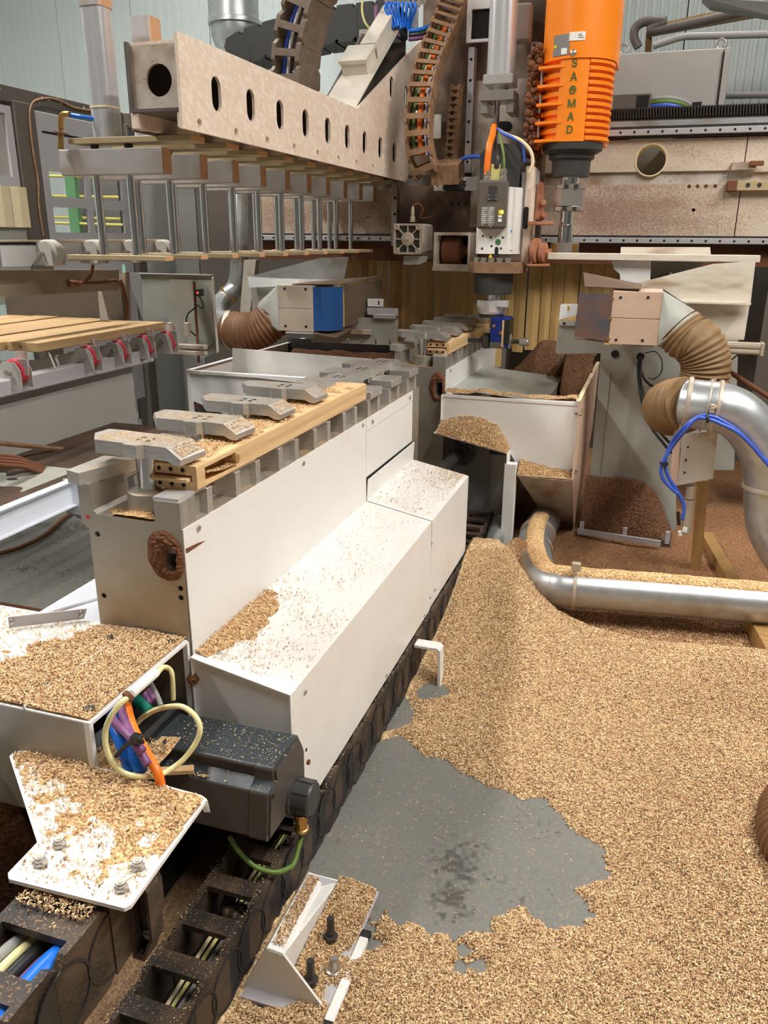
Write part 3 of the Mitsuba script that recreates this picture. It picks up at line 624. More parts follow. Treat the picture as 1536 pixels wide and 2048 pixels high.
copies(ca, 'rail_hole', lathe([(.009, 0), (.009, .002)], (xb - .005, 5.42, 0), (0, -1, 0), 10), 'hole_black', [(0, 0, z) for z in (1.70, 1.80, 1.90)])
part(ca, 'top_frame', plate(sbox((-1.211,5.25,2.758)[0], (-1.201,5.25,2.742)[2], (-1.055,5.25,2.749)[0], 3.0), [sbox((-1.184,5.25,2.757)[0], (-1.202,5.25,2.758)[2], (-1.076,5.25,2.751)[0], (-1.208,5.25,2.912)[2])], 'y', 5.24, 5.26), 'white_clean')
part(ca, 'frame_back', box((-1.188,5.27,2.761)[0], (-1.08,5.27,2.755)[0], 5.262, 5.268, (-1.206,5.27,2.762)[2], 2.95), 'hole_black')
part(ca, 'top_box', box((-0.933,5.22,2.787)[0], (-0.829,5.22,2.781)[0], 5.20, 5.29, (-0.888,5.22,2.724)[2], (-0.901,5.22,2.917)[2], .012), 'cabinet_grey', label='pale box at the carriage top')
part(ca, 'cable_column', box(XR - .01, XR + .03, 5.22, 5.30, (-0.787,5.3,2.757)[2], 3.0), 'black')
part(ca, 'lower_plate', plate(sbox((-1.393,5.28,1.934)[0], (-1.393,5.28,1.934)[2], (-1.123,5.28,2.018)[0], (-1.395,5.28,2.013)[2]), [Point(*(-1.371,1.966)).buffer(.009), Point(*(-1.192,1.984)).buffer(.008), Point(*(-1.191,1.964)).buffer(.008)], 'y', 5.27, 5.285), 'white_clean')
part(ca, 'side_sheet', box((-1.415,5.3,2.287)[0], (-1.364,5.3,2.286)[0], 5.30, 5.31, (-1.401,5.3,2.239)[2], (-1.404,5.3,2.374)[2]), 'label_white')
part(ca, 'rear_column', box((-1.679,5.41,2.19)[0], (-1.621,5.41,2.188)[0], 5.41, 5.46, 1.60, 1.97), 'grime_dark')
part(ca, 'upper_body', box((-1.803,6.4,2.955)[0], (-1.466,6.4,2.937)[0], 6.40, 6.47, 2.1, 3.3), 'grime_dark')
# pneumatic balance cylinder
bc = thing('pneumatic_cylinder', 'large bright aluminium balance cylinder standing above the milling spindle', 'cylinder')
cx, cy = (-0.959,5.05,2.655)[0], 5.05
part(bc, 'barrel', prism(star((cx, cy), .079), 'z', (-0.951,5.05,2.524)[2], 3.05), 'alu_clean', 35)
zc = (-0.951,5.05,2.524)[2]
part(bc, 'end_cap', box(cx - .085, cx + .085, cy - .085, cy + .085, zc - .055, zc, .006), 'alu')
part(bc, 'neck', lathe([(.05, 0), (.05, .04)], (cx, cy, zc - .09), 'z', 20), 'alu', 40)
part(bc, 'flange', plate(sbox(cx - .095, cy - .095, cx + .095, cy + .095), [Point(cx + a, cy + b).buffer(.016) for a in (-.068, .068) for b in (-.068, .068)], 'z', zc - .135, zc - .085), 'steel')
for s in (-.075, .075): part(bc, 'mount_lug', box(cx + s - .022, cx + s + .022, cy - .07, cy + .12, zc - .20, zc - .135, .004), 'steel')
part(bc, 'rod', cyl((cx - .012, cy, (-0.964,5.05,2.22)[2]), (cx - .012, cy, zc - .09), .016, 16), 'chrome', 40)
# ================================================================ milling spindle with grey cover
SY = 4.72
sp = thing('milling_spindle', 'milling spindle in a pale metal case with a brown-grey cover and two cable glands', 'spindle')
def zat(y, Y=4.72): return None
x0, x1 = (-1,4.72,1.643)[0], (-0.765,4.72,1.645)[0]
zb, zt2 = (-0.879,4.72,1.569)[2], (-0.898,4.72,1.921)[2]
part(sp, 'case', hull([(x0, 4.76, z) for z in (zb, zt2)] + [(x0 + .02, 4.72, z) for z in (zb, zt2)] + [(x1 - .05, 4.72, z) for z in (zb, zt2)] + [(x1, 4.80, z) for z in (zb, zt2)] + [(x1, 5.05, z) for z in (zb, zt2)] + [(x0, 5.05, z) for z in (zb, zt2)]), 'white')
zh = (-0.925,4.8,2.152)[2]
xa, xb2 = (-1.012,4.8,2.041)[0], (-0.796,4.8,2.037)[0]
part(sp, 'rear_housing', hull([(xa, 4.84, zt2), (xa, 4.84, zh - .05), (xa + .05, 4.84, zh), (xb2 - .03, 4.84, zh), (xb2 + .01, 4.84, zh - .05), (xb2 + .01, 4.84, zt2), (xa, 5.05, zt2), (xa, 5.05, zh - .03), (xb2 + .01, 5.05, zt2), (xb2 + .01, 5.05, zh - .03)]), 'charcoal')
c0, c1, cz0, cz1 = (-0.985,4.68,1.853)[0], (-0.815,4.68,1.852)[0], (-0.893,4.68,1.702)[2], (-0.906,4.68,1.954)[2]
part(sp, 'cover', cat(box(c0 + .004, c1 - .004, 4.655, 4.72, cz0, cz1, .012)), 'brown_grey', label='brown-grey cover with a rating plate')
part(sp, 'cover_latch', box((-0.919,4.65,1.889)[0], (-0.872,4.65,1.889)[0], 4.648, 4.657, (-0.895,4.65,1.846)[2], (-0.899,4.65,1.925)[2], .004), 'charcoal')
for a_, b_ in ((978, 391), (992, 391), (978, 398), (992, 398)): pass
part(sp, 'screw', bolt((-0.915,4.648,1.874), (0, -1, 0), .005, .004), 'steel'); part(sp, 'screw', bolt((-0.876,4.648,1.874), (0, -1, 0), .005, .004), 'steel')
part(sp, 'screw', bolt((-0.914,4.648,1.856), (0, -1, 0), .005, .004), 'steel'); part(sp, 'screw', bolt((-0.875,4.648,1.856), (0, -1, 0), .005, .004), 'steel')
part(sp, 'screw', bolt((-0.9,4.655,1.712), (0, -1, 0), .006, .004), 'steel')
part(sp, 'rating_plate', box((-0.955,4.652,1.774)[0], (-0.88,4.652,1.774)[0], 4.652, 4.656, (-0.917,4.652,1.727)[2], (-0.921,4.652,1.818)[2]), 'mid_grey')
for i in range(9):
    z = (-0.921,4.651,1.808)[2] - .0108 * i
    part(sp, 'print_line', box((-0.952,4.651,1.774)[0], (-0.922,4.651,1.774)[0] - .006 * (i % 3), 4.6508, 4.652, z, z + .003), 'label_white')
    part(sp, 'print_line', box((-0.913,4.651,1.774)[0], (-0.885,4.651,1.774)[0] - .004 * (i % 4), 4.6508, 4.652, z, z + .003), 'label_white')
part(sp, 'warning_mark', box((-0.859,4.652,1.789)[0], (-0.831,4.652,1.789)[0], 4.652, 4.656, (-0.85,4.652,1.777)[2], (-0.851,4.652,1.8)[2]), 'label_yellow')
for yy in (((-0.85,4.652,1.774)[2], (-0.849,4.652,1.761)[2]), ((-0.849,4.652,1.756)[2], (-0.848,4.652,1.738)[2])):
    part(sp, 'pictogram', box((-0.859,4.652,1.789)[0], (-0.839,4.652,1.789)[0], 4.652, 4.656, yy[1], yy[0]), 'label_white')
part(sp, 'indicator_light', lathe([(.008, 0), (.008, .004), (.004, .008)], (-0.839,4.65,1.789), (0, -1, 0), 10), 'led_yellow')
scene['led_yellow'] = two({'type': 'diffuse', 'reflectance': rgb(lin(220, 200, 60))})
scene[sp + '__indicator_light']['emitter'] = {'type': 'area', 'radiance': {'type': 'rgb', 'value': [2.2, 1.9, 0.3]}}
part(sp, 'sticker', lathe([(.016, 0), (.016, .002)], (-0.865,4.719,1.633), (0, -1, 0), 20), 'label_green')
part(sp, 'sticker', lathe([(.010, 0), (.010, .002)], (-0.805,4.742,1.69), (.5, -.85, 0), 16), 'blue_cable')
part(sp, 'warning_triangle', prism([(-0.912,1.55), (-0.889,1.55), (-0.901,1.571)], 'y', 4.698, 4.702), 'label_yellow')
for a_, b_ in ((0, 0),):
    for q in ((-0.953,4.72,1.665), (-0.907,4.72,1.657), (-0.839,4.72,1.657), (-0.955,4.72,1.597), (-0.901,4.72,1.611), (-0.847,4.72,1.599)):
        part(sp, 'screw_hole', lathe([(.0065, 0), (.0065, .002)], q, (0, -1, 0), 10), 'dark_steel')
part(sp, 'slot_cut', prism(slot((-0.871,4.72,1.582)[0], (-0.871,4.72,1.582)[2], .02, .05), 'y', 4.717, 4.722), 'hole_black')
part(sp, 'side_strip', box((-0.803,4.76,1.803)[0], (-0.786,4.76,1.803)[0], 4.745, 4.76, (-0.791,4.76,1.591)[2], (-0.81,4.76,1.92)[2]), 'label_white')
for q in ((-0.941,4.7,1.976), (-0.85,4.7,1.975)):
    part(sp, 'cable_gland', lathe([(.02, 0), (.02, .02), (.014, .025), (.018, .03), (.018, .055), (.012, .06)], (q[0], q[1], cz1 - .002), 'z', 16), 'steel', 40)
part(sp, 'yellow_tab', box((-0.921,4.71,1.982)[0], (-0.871,4.71,1.981)[0], 4.70, 4.715, cz1, (-0.901,4.71,2.017)[2] + .02), 'yellow_cable')
zc0, zc1 = (-0.888,4.72,1.465)[2], (-0.891,4.72,1.514)[2]
part(sp, 'clamp_ring', prism(Polygon([((-1.03,4.74,1.492)[0], 4.74), ((-0.987,4.7,1.494)[0], 4.69), ((-0.811,4.68,1.498)[0], 4.67), ((-0.736,4.74,1.497)[0], 4.74), ((-0.736,4.74,1.497)[0], 5.05), ((-1.03,4.74,1.492)[0], 5.05)]), 'z', zc0, zc1 + .01), 'chain_brown')
ax = (-0.897,4.82,1.394)[0]; AY = 4.82
for q in range(5): part(sp, 'bearing_bolt', lathe([(.018, 0), (.018, .03)], (ax - .09 + .045 * q, 4.74 - .03 * math.sin(q / 4 * math.pi), zc1 + .005), 'z', 10), 'steel')
part(sp, 'nose', lathe([(.106, (-0.876,4.72,1.344)[2]), (.112, (-0.877,4.72,1.361)[2]), (.114, zc0 - .01), (.114, zc0)], (ax, AY, 0), 'z', 32), 'charcoal', 40)
part(sp, 'tool_neck', lathe([(.045, 0), (.045, .06)], (ax + .012, AY, (-0.869,4.74,1.307)[2]), 'z', 24), 'chrome', 40)
# angle head with blue body
ah = thing('angle_cutter_head', 'blue right-angle cutter head with a milling arbor pointing into the far beam', 'cutter head')
za, zb_ = (-0.88,4.72,1.308)[2], (-0.876,4.72,1.232)[2]
part(ah, 'holder', lathe([(.075, zb_), (.085, zb_ + .015), (.085, za - .01), (.075, za)], (ax - .005, AY, 0), 'z', 32), 'alu_clean', 40)
part(ah, 'stop_arm', box((-0.976,4.72,1.285)[0], (-0.795,4.72,1.291)[0], 4.74, 4.80, (-0.878,4.72,1.274)[2], za + .004, .004), 'alu_clean')
part(ah, 'ring', lathe([(.072, zb_ - .02), (.072, zb_)], (ax - .005, AY, 0), 'z', 32), 'dark_steel', 40)
zq = (-0.822,4.72,1.04)[2]
hx0, hx1 = (-0.89,4.74,1.144)[0], (-0.781,4.74,1.149)[0]
part(ah, 'body', box(hx0, hx1, 4.74, 4.88, zq, zb_ - .015, .008), 'blue_metal')
part(ah, 'edge_strip', box((-0.819,4.735,1.148)[0], (-0.807,4.735,1.148)[0], 4.733, 4.742, zq + .01, zb_ - .03), 'oak')
part(ah, 'dark_plate', box(hx1 - .025, hx1 + .006, 4.73, 4.88, zq + .03, zb_ - .025, .003), 'black')
part(ah, 'end_block', box(hx0 + .003, hx1 - .02, 4.735, 4.745, zq, zq + .035, .002), 'brown_grey')
for q in ((-0.87,4.738,1.168), (-0.827,4.738,1.13)): part(ah, 'screw', bolt(q, (0, -1, 0), .010, .005), 'brass')
zs = (-0.959,4.8,1.074)[2]
part(ah, 'left_collet', lathe([(.03, 0), (.046, .012), (.046, .045), (.034, .055)], (hx0 - .055, 4.80, zs), 'x', 24), 'charcoal', 40)
part(ah, 'arbor', lathe([(.010, -.165), (.012, -.15), (.013, 0)], (hx0 - .05, 4.80, zs), 'x', 16), 'dark_steel', 40)
zr = (-0.764,4.8,1.077)[2]
part(ah, 'right_flange', lathe([(.045, 0), (.045, .01), (.03, .014)], (hx1 - .002, 4.80, zr), 'x', 24), 'steel', 40)
part(ah, 'right_arbor', lathe([(.012, 0), (.012, .06)], (hx1 + .01, 4.80, zr), 'x', 14), 'dark_steel', 40)
part(ah, 'end_mill', lathe([(.012, 0), (.024, .006), (.024, .05), (.018, .058)], (hx1 + .055, 4.80, zr), 'x', 18), 'steel', 40)
# cables of the spindle
thing('spindle_cable', 'thick orange power cable dropping into the left gland of the spindle cover', 'cable', mesh=tube(cr([(-0.942,4.7,1.982), (-0.942,4.7,2.045), (-0.939,4.72,2.134), (-0.951,4.85,2.198), (-0.974,5,2.262)], 6), .018, 10), mat='orange_cable', smooth=True)
thing('spindle_cable', 'green cable entering the right gland of the spindle cover', 'cable', mesh=tube(cr([(-0.848,4.7,1.98), (-0.852,4.7,2.056), (-0.874,4.74,2.134), (-0.94,4.95,2.229)], 6), .007, 8), mat='green_cable', smooth=True)
thing('spindle_cable', 'grey encoder cable ending in a round plug above the spindle cover', 'cable', mesh=cat(tube(cr([(-0.891,4.71,2.032), (-0.893,4.71,2.082), (-0.919,4.8,2.154), (-0.967,5,2.246)], 6), .008, 8), lathe([(.014, 0), (.018, .01), (.018, .04), (.012, .06)], (-0.89,4.71,2.012), 'z', 14)), mat='dark_steel', smooth=40)
thing('spindle_cable', 'bundle of yellow-tan cable curving down the right side of the spindle', 'cable', mesh=tube(cr([(-0.952,4.98,2.243), (-0.876,4.9,2.201), (-0.797,4.86,2.17), (-0.735,4.84,2.116), (-0.715,4.84,2.052), (-0.733,4.84,1.993)], 6), .010, 8), mat='ivory', smooth=True)
thing('spindle_cable', 'blue air hose crossing above the spindle housing to its right side', 'air hose', mesh=tube(cr([(-0.966,4.99,2.253), (-0.904,4.9,2.212), (-0.841,4.87,2.182), (-0.783,4.87,2.145), (-0.765,4.86,2.054)], 6), .009, 8), mat='hose_blue', smooth=True)
thing('spindle_cable', 'violet-blue hose leaving the cable chain towards the spindle', 'air hose', mesh=tube(cr([(-1.247,5.15,2.073), (-1.175,5.1,2.1), (-1.103,5.05,2.108), (-1.042,5,2.1)], 6), .012, 8), mat='hose_blue', smooth=True)
# vertical plate and pulleys right of the spindle
vp = thing('spindle_side_plate', 'dusty cream plate with cut-outs and pink-brown pulleys right of the milling spindle', 'machine plate')
part(vp, 'plate', plate([(5.342,2.08), (5.425,2.086), (5.695,1.517), (5.352,1.487), (5.294,1.525), (5.108,2.061)], [], 'x', -.80, -.79), 'dusty_cream') if False else None
vx = (-0.707,4.9,1.807)[0]
part(vp, 'plate', box((-0.761,4.88,1.807)[0], (-0.709,4.88,1.807)[0], 4.88, 5.06, (-0.73,4.88,1.507)[2], (-0.764,4.88,2.038)[2], .008), 'dusty_cream')
part(vp, 'slot_cut', prism(slot((-0.742,4.879,1.793)[0], (-0.741,4.879,1.764)[2], .028, .12), 'y', 4.877, 4.882), 'hole_black')
part(vp, 'edge_strip', box((-0.776,4.87,1.806)[0], (-0.759,4.87,1.806)[0], 4.86, 5.0, (-0.735,4.88,1.59)[2], (-0.762,4.88,2.004)[2]), 'mid_grey')
part(vp, 'gusset', prism([(-0.703,1.755), (-0.698,1.939), (-0.683,1.965), (-0.665,1.949), (-0.651,1.755)], 'y', 4.96, 4.98), 'dust_pink')
PB('dust_pink', proc(lambda p, n, uv: mix(lin(186, 128, 96), lin(140, 86, 62), fbm(p.x * 25, p.y * 25, p.z * 25))), 0.8)
part(vp, 'white_roller', box((-0.726,4.97,1.984)[0], (-0.691,4.97,1.983)[0], 4.95, 5.0, (-0.713,4.97,1.93)[2], (-0.72,4.97,2.028)[2], .015), 'grey_paint')
part(vp, 'shelf', box((-0.722,4.86,1.737)[0], (-0.589,4.86,1.737)[0], 4.82, 4.95, (-0.656,4.86,1.726)[2], (-0.657,4.86,1.745)[2], .003), 'dust_pink')
part(vp, 'shelf', box((-0.712,4.86,1.508)[0], (-0.595,4.86,1.51)[0], 4.82, 4.95, (-0.64,4.86,1.501)[2], (-0.641,4.86,1.515)[2], .003), 'dust_pink')
for q, r in (((-0.669,4.86,1.586), .07), ((-0.628,4.86,1.578), .055)): part(vp, 'pulley', lathe([(r * .6, -.02), (r, -.012), (r, .012), (r * .6, .02), (r * .3, .03)], q, (1, -.25, 0), 22), 'dust_pink', 40)
part(vp, 'pulley_nut', hexnut((-0.61,4.85,1.578), (1, -.25, 0), .025, .03), 'dust_pink')
for q in ((-0.66,4.955,1.849), (-0.65,4.955,1.782)): part(vp, 'nut', hexnut(q, (.3, -1, 0), .018, .02), 'dust_pink')
# fan-shaped cylinder head and motor box left of the spindle
fn = thing('cylinder_head', 'square cast aluminium cylinder head with eight ribs left of the spindle', 'cylinder')
fc = (-1.465,4.95,1.645); R = .089
part(fn, 'body', box(fc[0] - R, fc[0] + R, 4.965, 5.22, fc[2] - R, fc[2] + R, .012), 'grimy_paint')
part(fn, 'recess', box(fc[0] - R + .012, fc[0] + R - .012, 4.962, 4.966, fc[2] - R + .012, fc[2] + R - .012), 'dark_steel')
part(fn, 'rim', prism(sbox(fc[0] - R, fc[2] - R, fc[0] + R, fc[2] + R).buffer(-.01).buffer(.01).difference(sbox(fc[0] - R + .012, fc[2] - R + .012, fc[0] + R - .012, fc[2] + R - .012)), 'y', 4.945, 4.966), 'tan_metal')
PB('tan_metal', lin(186, 172, 154), 0.45, 0.3)
part(fn, 'hub', lathe([(.040, 0), (.040, .02), (.034, .024), (.01, .026), (.008, .034)], (fc[0], 4.964, fc[2]), (0, -1, 0), 24), 'tan_metal', 40)
for i in range(8):
    t = i * math.pi / 4 + math.pi / 8 * 0
    part(fn, 'rib', hull([(fc[0] + math.cos(t) * r + math.sin(t) * w, y, fc[2] + math.sin(t) * r - math.cos(t) * w) for r in (.038, .082) for w in (-.004, .004) for y in (4.95, 4.965)]), 'tan_metal')
for a_ in (-1, 1):
    for b_ in (-1, 1): part(fn, 'corner_bolt', lathe([(.017, 0), (.017, .024), (.012, .026), (.009, .02)], (fc[0] + a_ * .068, 4.964, fc[2] + b_ * .068), (0, -1, 0), 14), 'tan_metal', 40)
part(fn, 'fitting', lathe([(.016, 0), (.016, .03), (.01, .035), (.012, .06), (.007, .09)], (-1.456,5.02,1.744), 'z', 14), 'tan_metal', 40)
thing('sensor_cable', 'thin black cable looping from the fitting on the cast cylinder head', 'cable', mesh=tube(cr([(-1.454,5.02,1.841), (-1.419,5.03,1.847), (-1.399,5.05,1.814), (-1.419,5.08,1.768), (-1.361,5.2,1.789), (-1.327,5.25,1.849)], 6), .006, 7), mat='rust_brown', smooth=True)
mb = thing('pulley_housing', 'open square frame holding a round brown pulley left of the spindle', 'pulley housing')
q0, q1 = (-1.294,4.95,1.482), (-1.069,4.95,1.685)
part(mb, 'frame', plate(sbox(q0[0], q0[2], q1[0], q1[2]), [sbox(q0[0] + .022, q0[2] + .02, q1[0] - .015, q1[2] - .018)], 'y', 4.93, 5.16), 'grimy_paint')
part(mb, 'back', box(q0[0], q1[0], 5.16, 5.2, q0[2], q1[2]), 'hole_black')
cc = ((q0[0] + q1[0]) / 2, 5.02, (q0[2] + q1[2]) / 2)
part(mb, 'pulley', lathe([(.08, -.06), (.085, -.055), (.085, .05), (.05, .055), (.03, .075), (.03, .1)], (cc[0] - .015, 5.04, cc[2] - .005), 'x', 28), 'rust_brown', 40)
part(mb, 'bottom_lip', box(q0[0] - .005, q1[0] + .06, 4.915, 5.16, q0[2] - .02, q0[2], .004), 'grimy_paint')
bk = thing('grey_plate', 'small grey plate hanging under the cast cylinder head', 'plate', mesh=prism([(-1.501,1.545), (-1.347,1.547), (-1.352,1.517), (-1.397,1.496), (-1.5,1.494)], 'y', 4.99, 5.0), mat='grey_paint')
# ================================================================ orange router motor
om = thing('router_motor', 'big orange router motor with cooling fins and vertical lettering', 'motor')
mx, my = (-0.523,5,2.378)[0], 5.0
def mz(y): return y
Z0, Z1, Z2 = (-0.496,4.85,2.153)[2], (-0.529,4.85,2.557)[2], 3.1
def omega(r, back=.24, w=None):
    a = np.radians(np.linspace(200, 340 + 0, 24)); w = r
    pts = [(mx - w, my + back), (mx - w, my - .02)] + [(mx + r * math.cos(t), my + .02 + r * math.sin(t)) for t in np.radians(np.linspace(180, 360, 26))] + [(mx + w, my - .02), (mx + w, my + back)]
    return Polygon(pts).buffer(0)
part(om, 'upper_shell', prism(omega(.198), 'z', Z1, Z2), 'orange_paint', 35)
part(om, 'shell_edge', prism(omega(.201).difference(omega(.15)), 'z', Z1 - .004, Z1 + .003), 'orange_paint', 35)
part(om, 'core', prism(omega(.172), 'z', Z0, Z1), 'orange_paint', 35)
H = Z1 - Z0
def arc(r0, r1, a0, a1, n=14):
    t0 = np.radians(np.linspace(a0, a1, n))
    return Polygon([(mx + r1 * math.cos(t), my + .02 + r1 * math.sin(t)) for t in t0] + [(mx + r0 * math.cos(t), my + .02 + r0 * math.sin(t)) for t in t0[::-1]])
nf = 12
for i in range(nf):
    z = Z0 + H * (i + .12) / nf
    part(om, 'fin', cat(prism(arc(.15, .188, 292, 372), 'z', z, z + H / nf * .74), prism(arc(.15, .195, 294, 372), 'z', z + H / nf * .14, z + H / nf * .60)), 'orange_paint', 35)
for i in range(9):
    z = Z0 + H * (i + .05) / 9
    if i % 2 == 0: part(om, 'bracket_fin', prism(Polygon([(mx - .198, my - .13), (mx - .198, my + .2), (mx - .1, my + .2), (mx - .05, my - .168), (mx - .13, my - .155)]), 'z', z, z + .014), 'orange_paint')
    else: part(om, 'fin', prism(arc(.15, .19, 170, 250), 'z', z, z + H / 9 * .5), 'orange_paint', 35)
part(om, 'letter_band', prism(arc(.15, .192, 246, 292), 'z', Z0, Z1), 'orange_paint', 35)
part(om, 'mount_bracket', box(mx - .222, mx - .19, my - .02, my + .24, Z0 - .02, Z1 + .05, .004), 'orange_paint')
for z in (.2, .5, .8): part(om, 'tie_rod', cyl((mx - .182, my - .10, Z0 + H * (z - .12)), (mx - .182, my - .10, Z0 + H * (z + .10)), .007, 8), 'steel')
for i, ch in enumerate('SAOMAD'):
    zc = Z1 - .046 - i * (H - .085) / 5.0
    g = text_mesh(ch, .038, .004, True); g.apply_translation((-(g.bounds[0][0] + g.bounds[1][0]) / 2, 0, 0))
    v = g.vertices.copy(); th_ = math.radians(270 - 1) + v[:, 0] / .194
    rr_ = .191 + v[:, 2]
    g.vertices = np.c_[mx + rr_ * np.cos(th_), my + .02 + rr_ * np.sin(th_), zc + v[:, 1]]
    part(om, 'letter', g, 'text_green')
    if ch == 'O':
        v2 = prism(sbox(-.006, -.005, .010, .007).difference(sbox(-.002, -.001, .006, .003)), 'z', 0, .004); v = v2.vertices; th_ = math.radians(269) + (v[:, 0] - .002) / .194; rr_ = .191 + v[:, 2]
        v2.vertices = np.c_[mx + rr_ * np.cos(th_), my + .02 + rr_ * np.sin(th_), zc + .02 + v[:, 1]]; part(om, 'letter_core', v2, 'text_green')
# rating plate and label on the shell
def on_shell(a0, a1, z0, z1, r=.1995, t=.002): return prism(arc(r, r + t, a0, a1, 6), 'z', z0, z1)
zl = Z1
part(om, 'rating_plate', on_shell(232, 259, zl + .012, zl + .11), 'mid_grey')
part(om, 'plate_field', on_shell(247, 256, zl + .016, zl + .045, .2012), 'label_white')
part(om, 'plate_field', on_shell(233, 238, zl + .05, zl + .065, .2012), 'label_yellow')
part(om, 'label', on_shell(258, 282, zl + .075, zl + .115), 'label_white')
for i in range(3): part(om, 'print_line', on_shell(272, 280 - 2 * i, zl + .086 + .008 * i, zl + .089 + .008 * i, .2012), 'mid_grey')
part(om, 'rivet', lathe([(.016, 0), (.016, .004), (.007, .008)], (mx + .2 * math.cos(math.radians(266)), my + .02 + .2 * math.sin(math.radians(266)), zl + .018), (0, -1, 0), 16), 'steel', 40)
Zf = Z0
part(om, 'flange', lathe([(.135, -.05), (.165, -.035), (.168, -.01), (.168, 0)], (mx, my, Zf), 'z', 36), 'charcoal', 40)
part(om, 'nose', lathe([(.102, (-0.473,4.9,1.983)[2]), (.106, (-0.473,4.9,1.988)[2]), (.108, Zf - .085), (.125, Zf - .075), (.125, Zf - .045)], (mx, my, 0), 'z', 32), 'charcoal', 40)
zn = (-0.473,4.9,1.983)[2]
part(om, 'shaft', lathe([(.05, -.085), (.055, -.06), (.052, -.05), (.056, -.045), (.056, 0)], (mx, my, zn), 'z', 24), 'chrome', 40)
tl = thing('cutter_tool', 'long cutter arbor with two steel cutter blocks under the orange motor', 'cutter')
z1_, z2_ = (-0.486,4.95,1.919)[2], (-0.478,4.95,1.829)[2]
part(tl, 'upper_block', hull([(mx + r * math.cos(t), my + r * math.sin(t), z) for r, z in ((.092, z1_), (.092, z2_)) for t in np.radians((200, 250, 275, 330, 20, 90, 140))]), 'steel')
for z in (z1_ - .002, z2_ - .028):
    part(tl, 'cutter_ring', lathe([(.08, 0), (.088, .004), (.088, .024), (.08, .028)], (mx + .005, my, z), 'z', 14), 'steel')
    for t in np.radians((265, 300)): part(tl, 'insert', hull([(mx + .09 * math.cos(t) + dx, my + .09 * math.sin(t) - .004, z + dz) for dx in (-.012, .012) for dz in (.004, .024)] + [(mx + .08 * math.cos(t) + dx, my + .07 * math.sin(t), z + dz) for dx in (-.012, .012) for dz in (.004, .024)]), 'dark_steel')
z3_ = (-0.476,4.95,1.633)[2]
part(tl, 'arbor', lathe([(.043, z3_), (.043, z2_ - .10), (.038, z2_ - .098), (.038, z2_)], (mx, my, 0), 'z', 28), 'chrome', 40)
part(tl, 'lower_cutter', lathe([(.078, z3_ - .068), (.082, z3_ - .064), (.082, z3_ - .008), (.074, z3_)], (mx, my, 0), 'z', 28), 'steel', 40)
for t in np.radians((225, 320)): part(tl, 'insert', mv(rot(box(-.016, .016, -.006, .006, 0, .06), math.degrees(t) + 90, [0, 0, 1], [0, 0, 0]), (mx + .083 * math.cos(t), my + .083 * math.sin(t), z3_ - .066)), 'brass')
# caked dust on the carriage edge beside the motor
pts = rng.uniform((mx - .262, 4.90, Z0 - .05), (mx - .200, 5.18, Z1 + .08), (420, 3))
lumps = [mv(trimesh.creation.icosphere(1, rng.uniform(.009, .022)), p) for p in pts]
k = thing('dust_crust', 'thick brown sawdust crust caked on the left bracket of the orange motor', 'caked dust', kind='stuff', mesh=cat(lumps), mat='crust')
# cable chains
chain('cable_chain', 'brown plastic cable chain hanging in a long curve left of the milling spindle', cr([(-1.26,5.22,3.034), (-1.323,5.2,2.845), (-1.38,5.15,2.683), (-1.407,5.06,2.526), (-1.412,5,2.413), (-1.412,4.97,2.25), (-1.396,4.97,2.116), (-1.359,5,2.008)], 10), (1, 0.03, 0), .15, .11, 'chain_brown', 18, barw=.36, grow=1.55)
for i, (o, m_, r_, lb) in enumerate(((0, 'orange_cable', .016, 'orange cable inside the hanging brown chain'), (.035, 'label_white', .007, 'thin white cable inside the hanging brown chain'), (.052, 'hose_blue', .010, 'dark blue cable inside the hanging brown chain'), (-.04, 'green_cable', .011, 'dark green cable inside the hanging brown chain'))):
    thing('chain_cable', lb, 'cable', mesh=tube(cr([np.array(q) + (o, .012, 0) for q in ((-1.323,5.2,2.845), (-1.38,5.15,2.683), (-1.407,5.06,2.526), (-1.412,5,2.413), (-1.412,4.97,2.25), (-1.396,4.97,2.116))], 8), r_, 8), mat=m_, smooth=True)
chain('cable_chain', 'short stretch of brown cable chain lying level at the foot of the hanging chain', [(-1.335,5.05,2.025), (-1.169,5.05,2.028)], (0, 0.95, .3), .15, .11, 'chain_brown', 9, barw=.62)
thing('black_clamp', 'black plastic clamp block under the end of the level cable chain', 'clamp', mesh=cat(box((-1.281,5.1,1.957)[0], (-1.175,5.1,1.956)[0], 5.06, 5.2, (-1.245,5.1,1.926)[2], (-1.247,5.1,1.988)[2], .006)), mat='black')
chain('cable_chain', 'narrow upright cable chain between the hanging chain and the vertical rail', [(-1.247,5.2,2.515), (-1.259,5.2,2.327), (-1.269,5.2,2.091)], (1, -.2, 0), .062, .06, 'chain_brown', 11, barw=.45)
chain('cable_chain', 'wide brown cable chain coming down from the roof behind the cream beam', cr([(-1.911,4.7,3.023), (-1.998,4.7,2.84), (-2.05,4.7,2.697), (-2.073,4.7,2.549), (-2.077,4.7,2.434)], 8), (1, -.28, 0), .215, .19, 'chain_brown2', 5, barw=.3, th=.028)
PB('chain_brown2', proc(lambda p, n, uv: mix(lin(112, 96, 80), lin(88, 72, 58), fbm(p.x * 25, p.y * 25, p.z * 25))), 0.6)
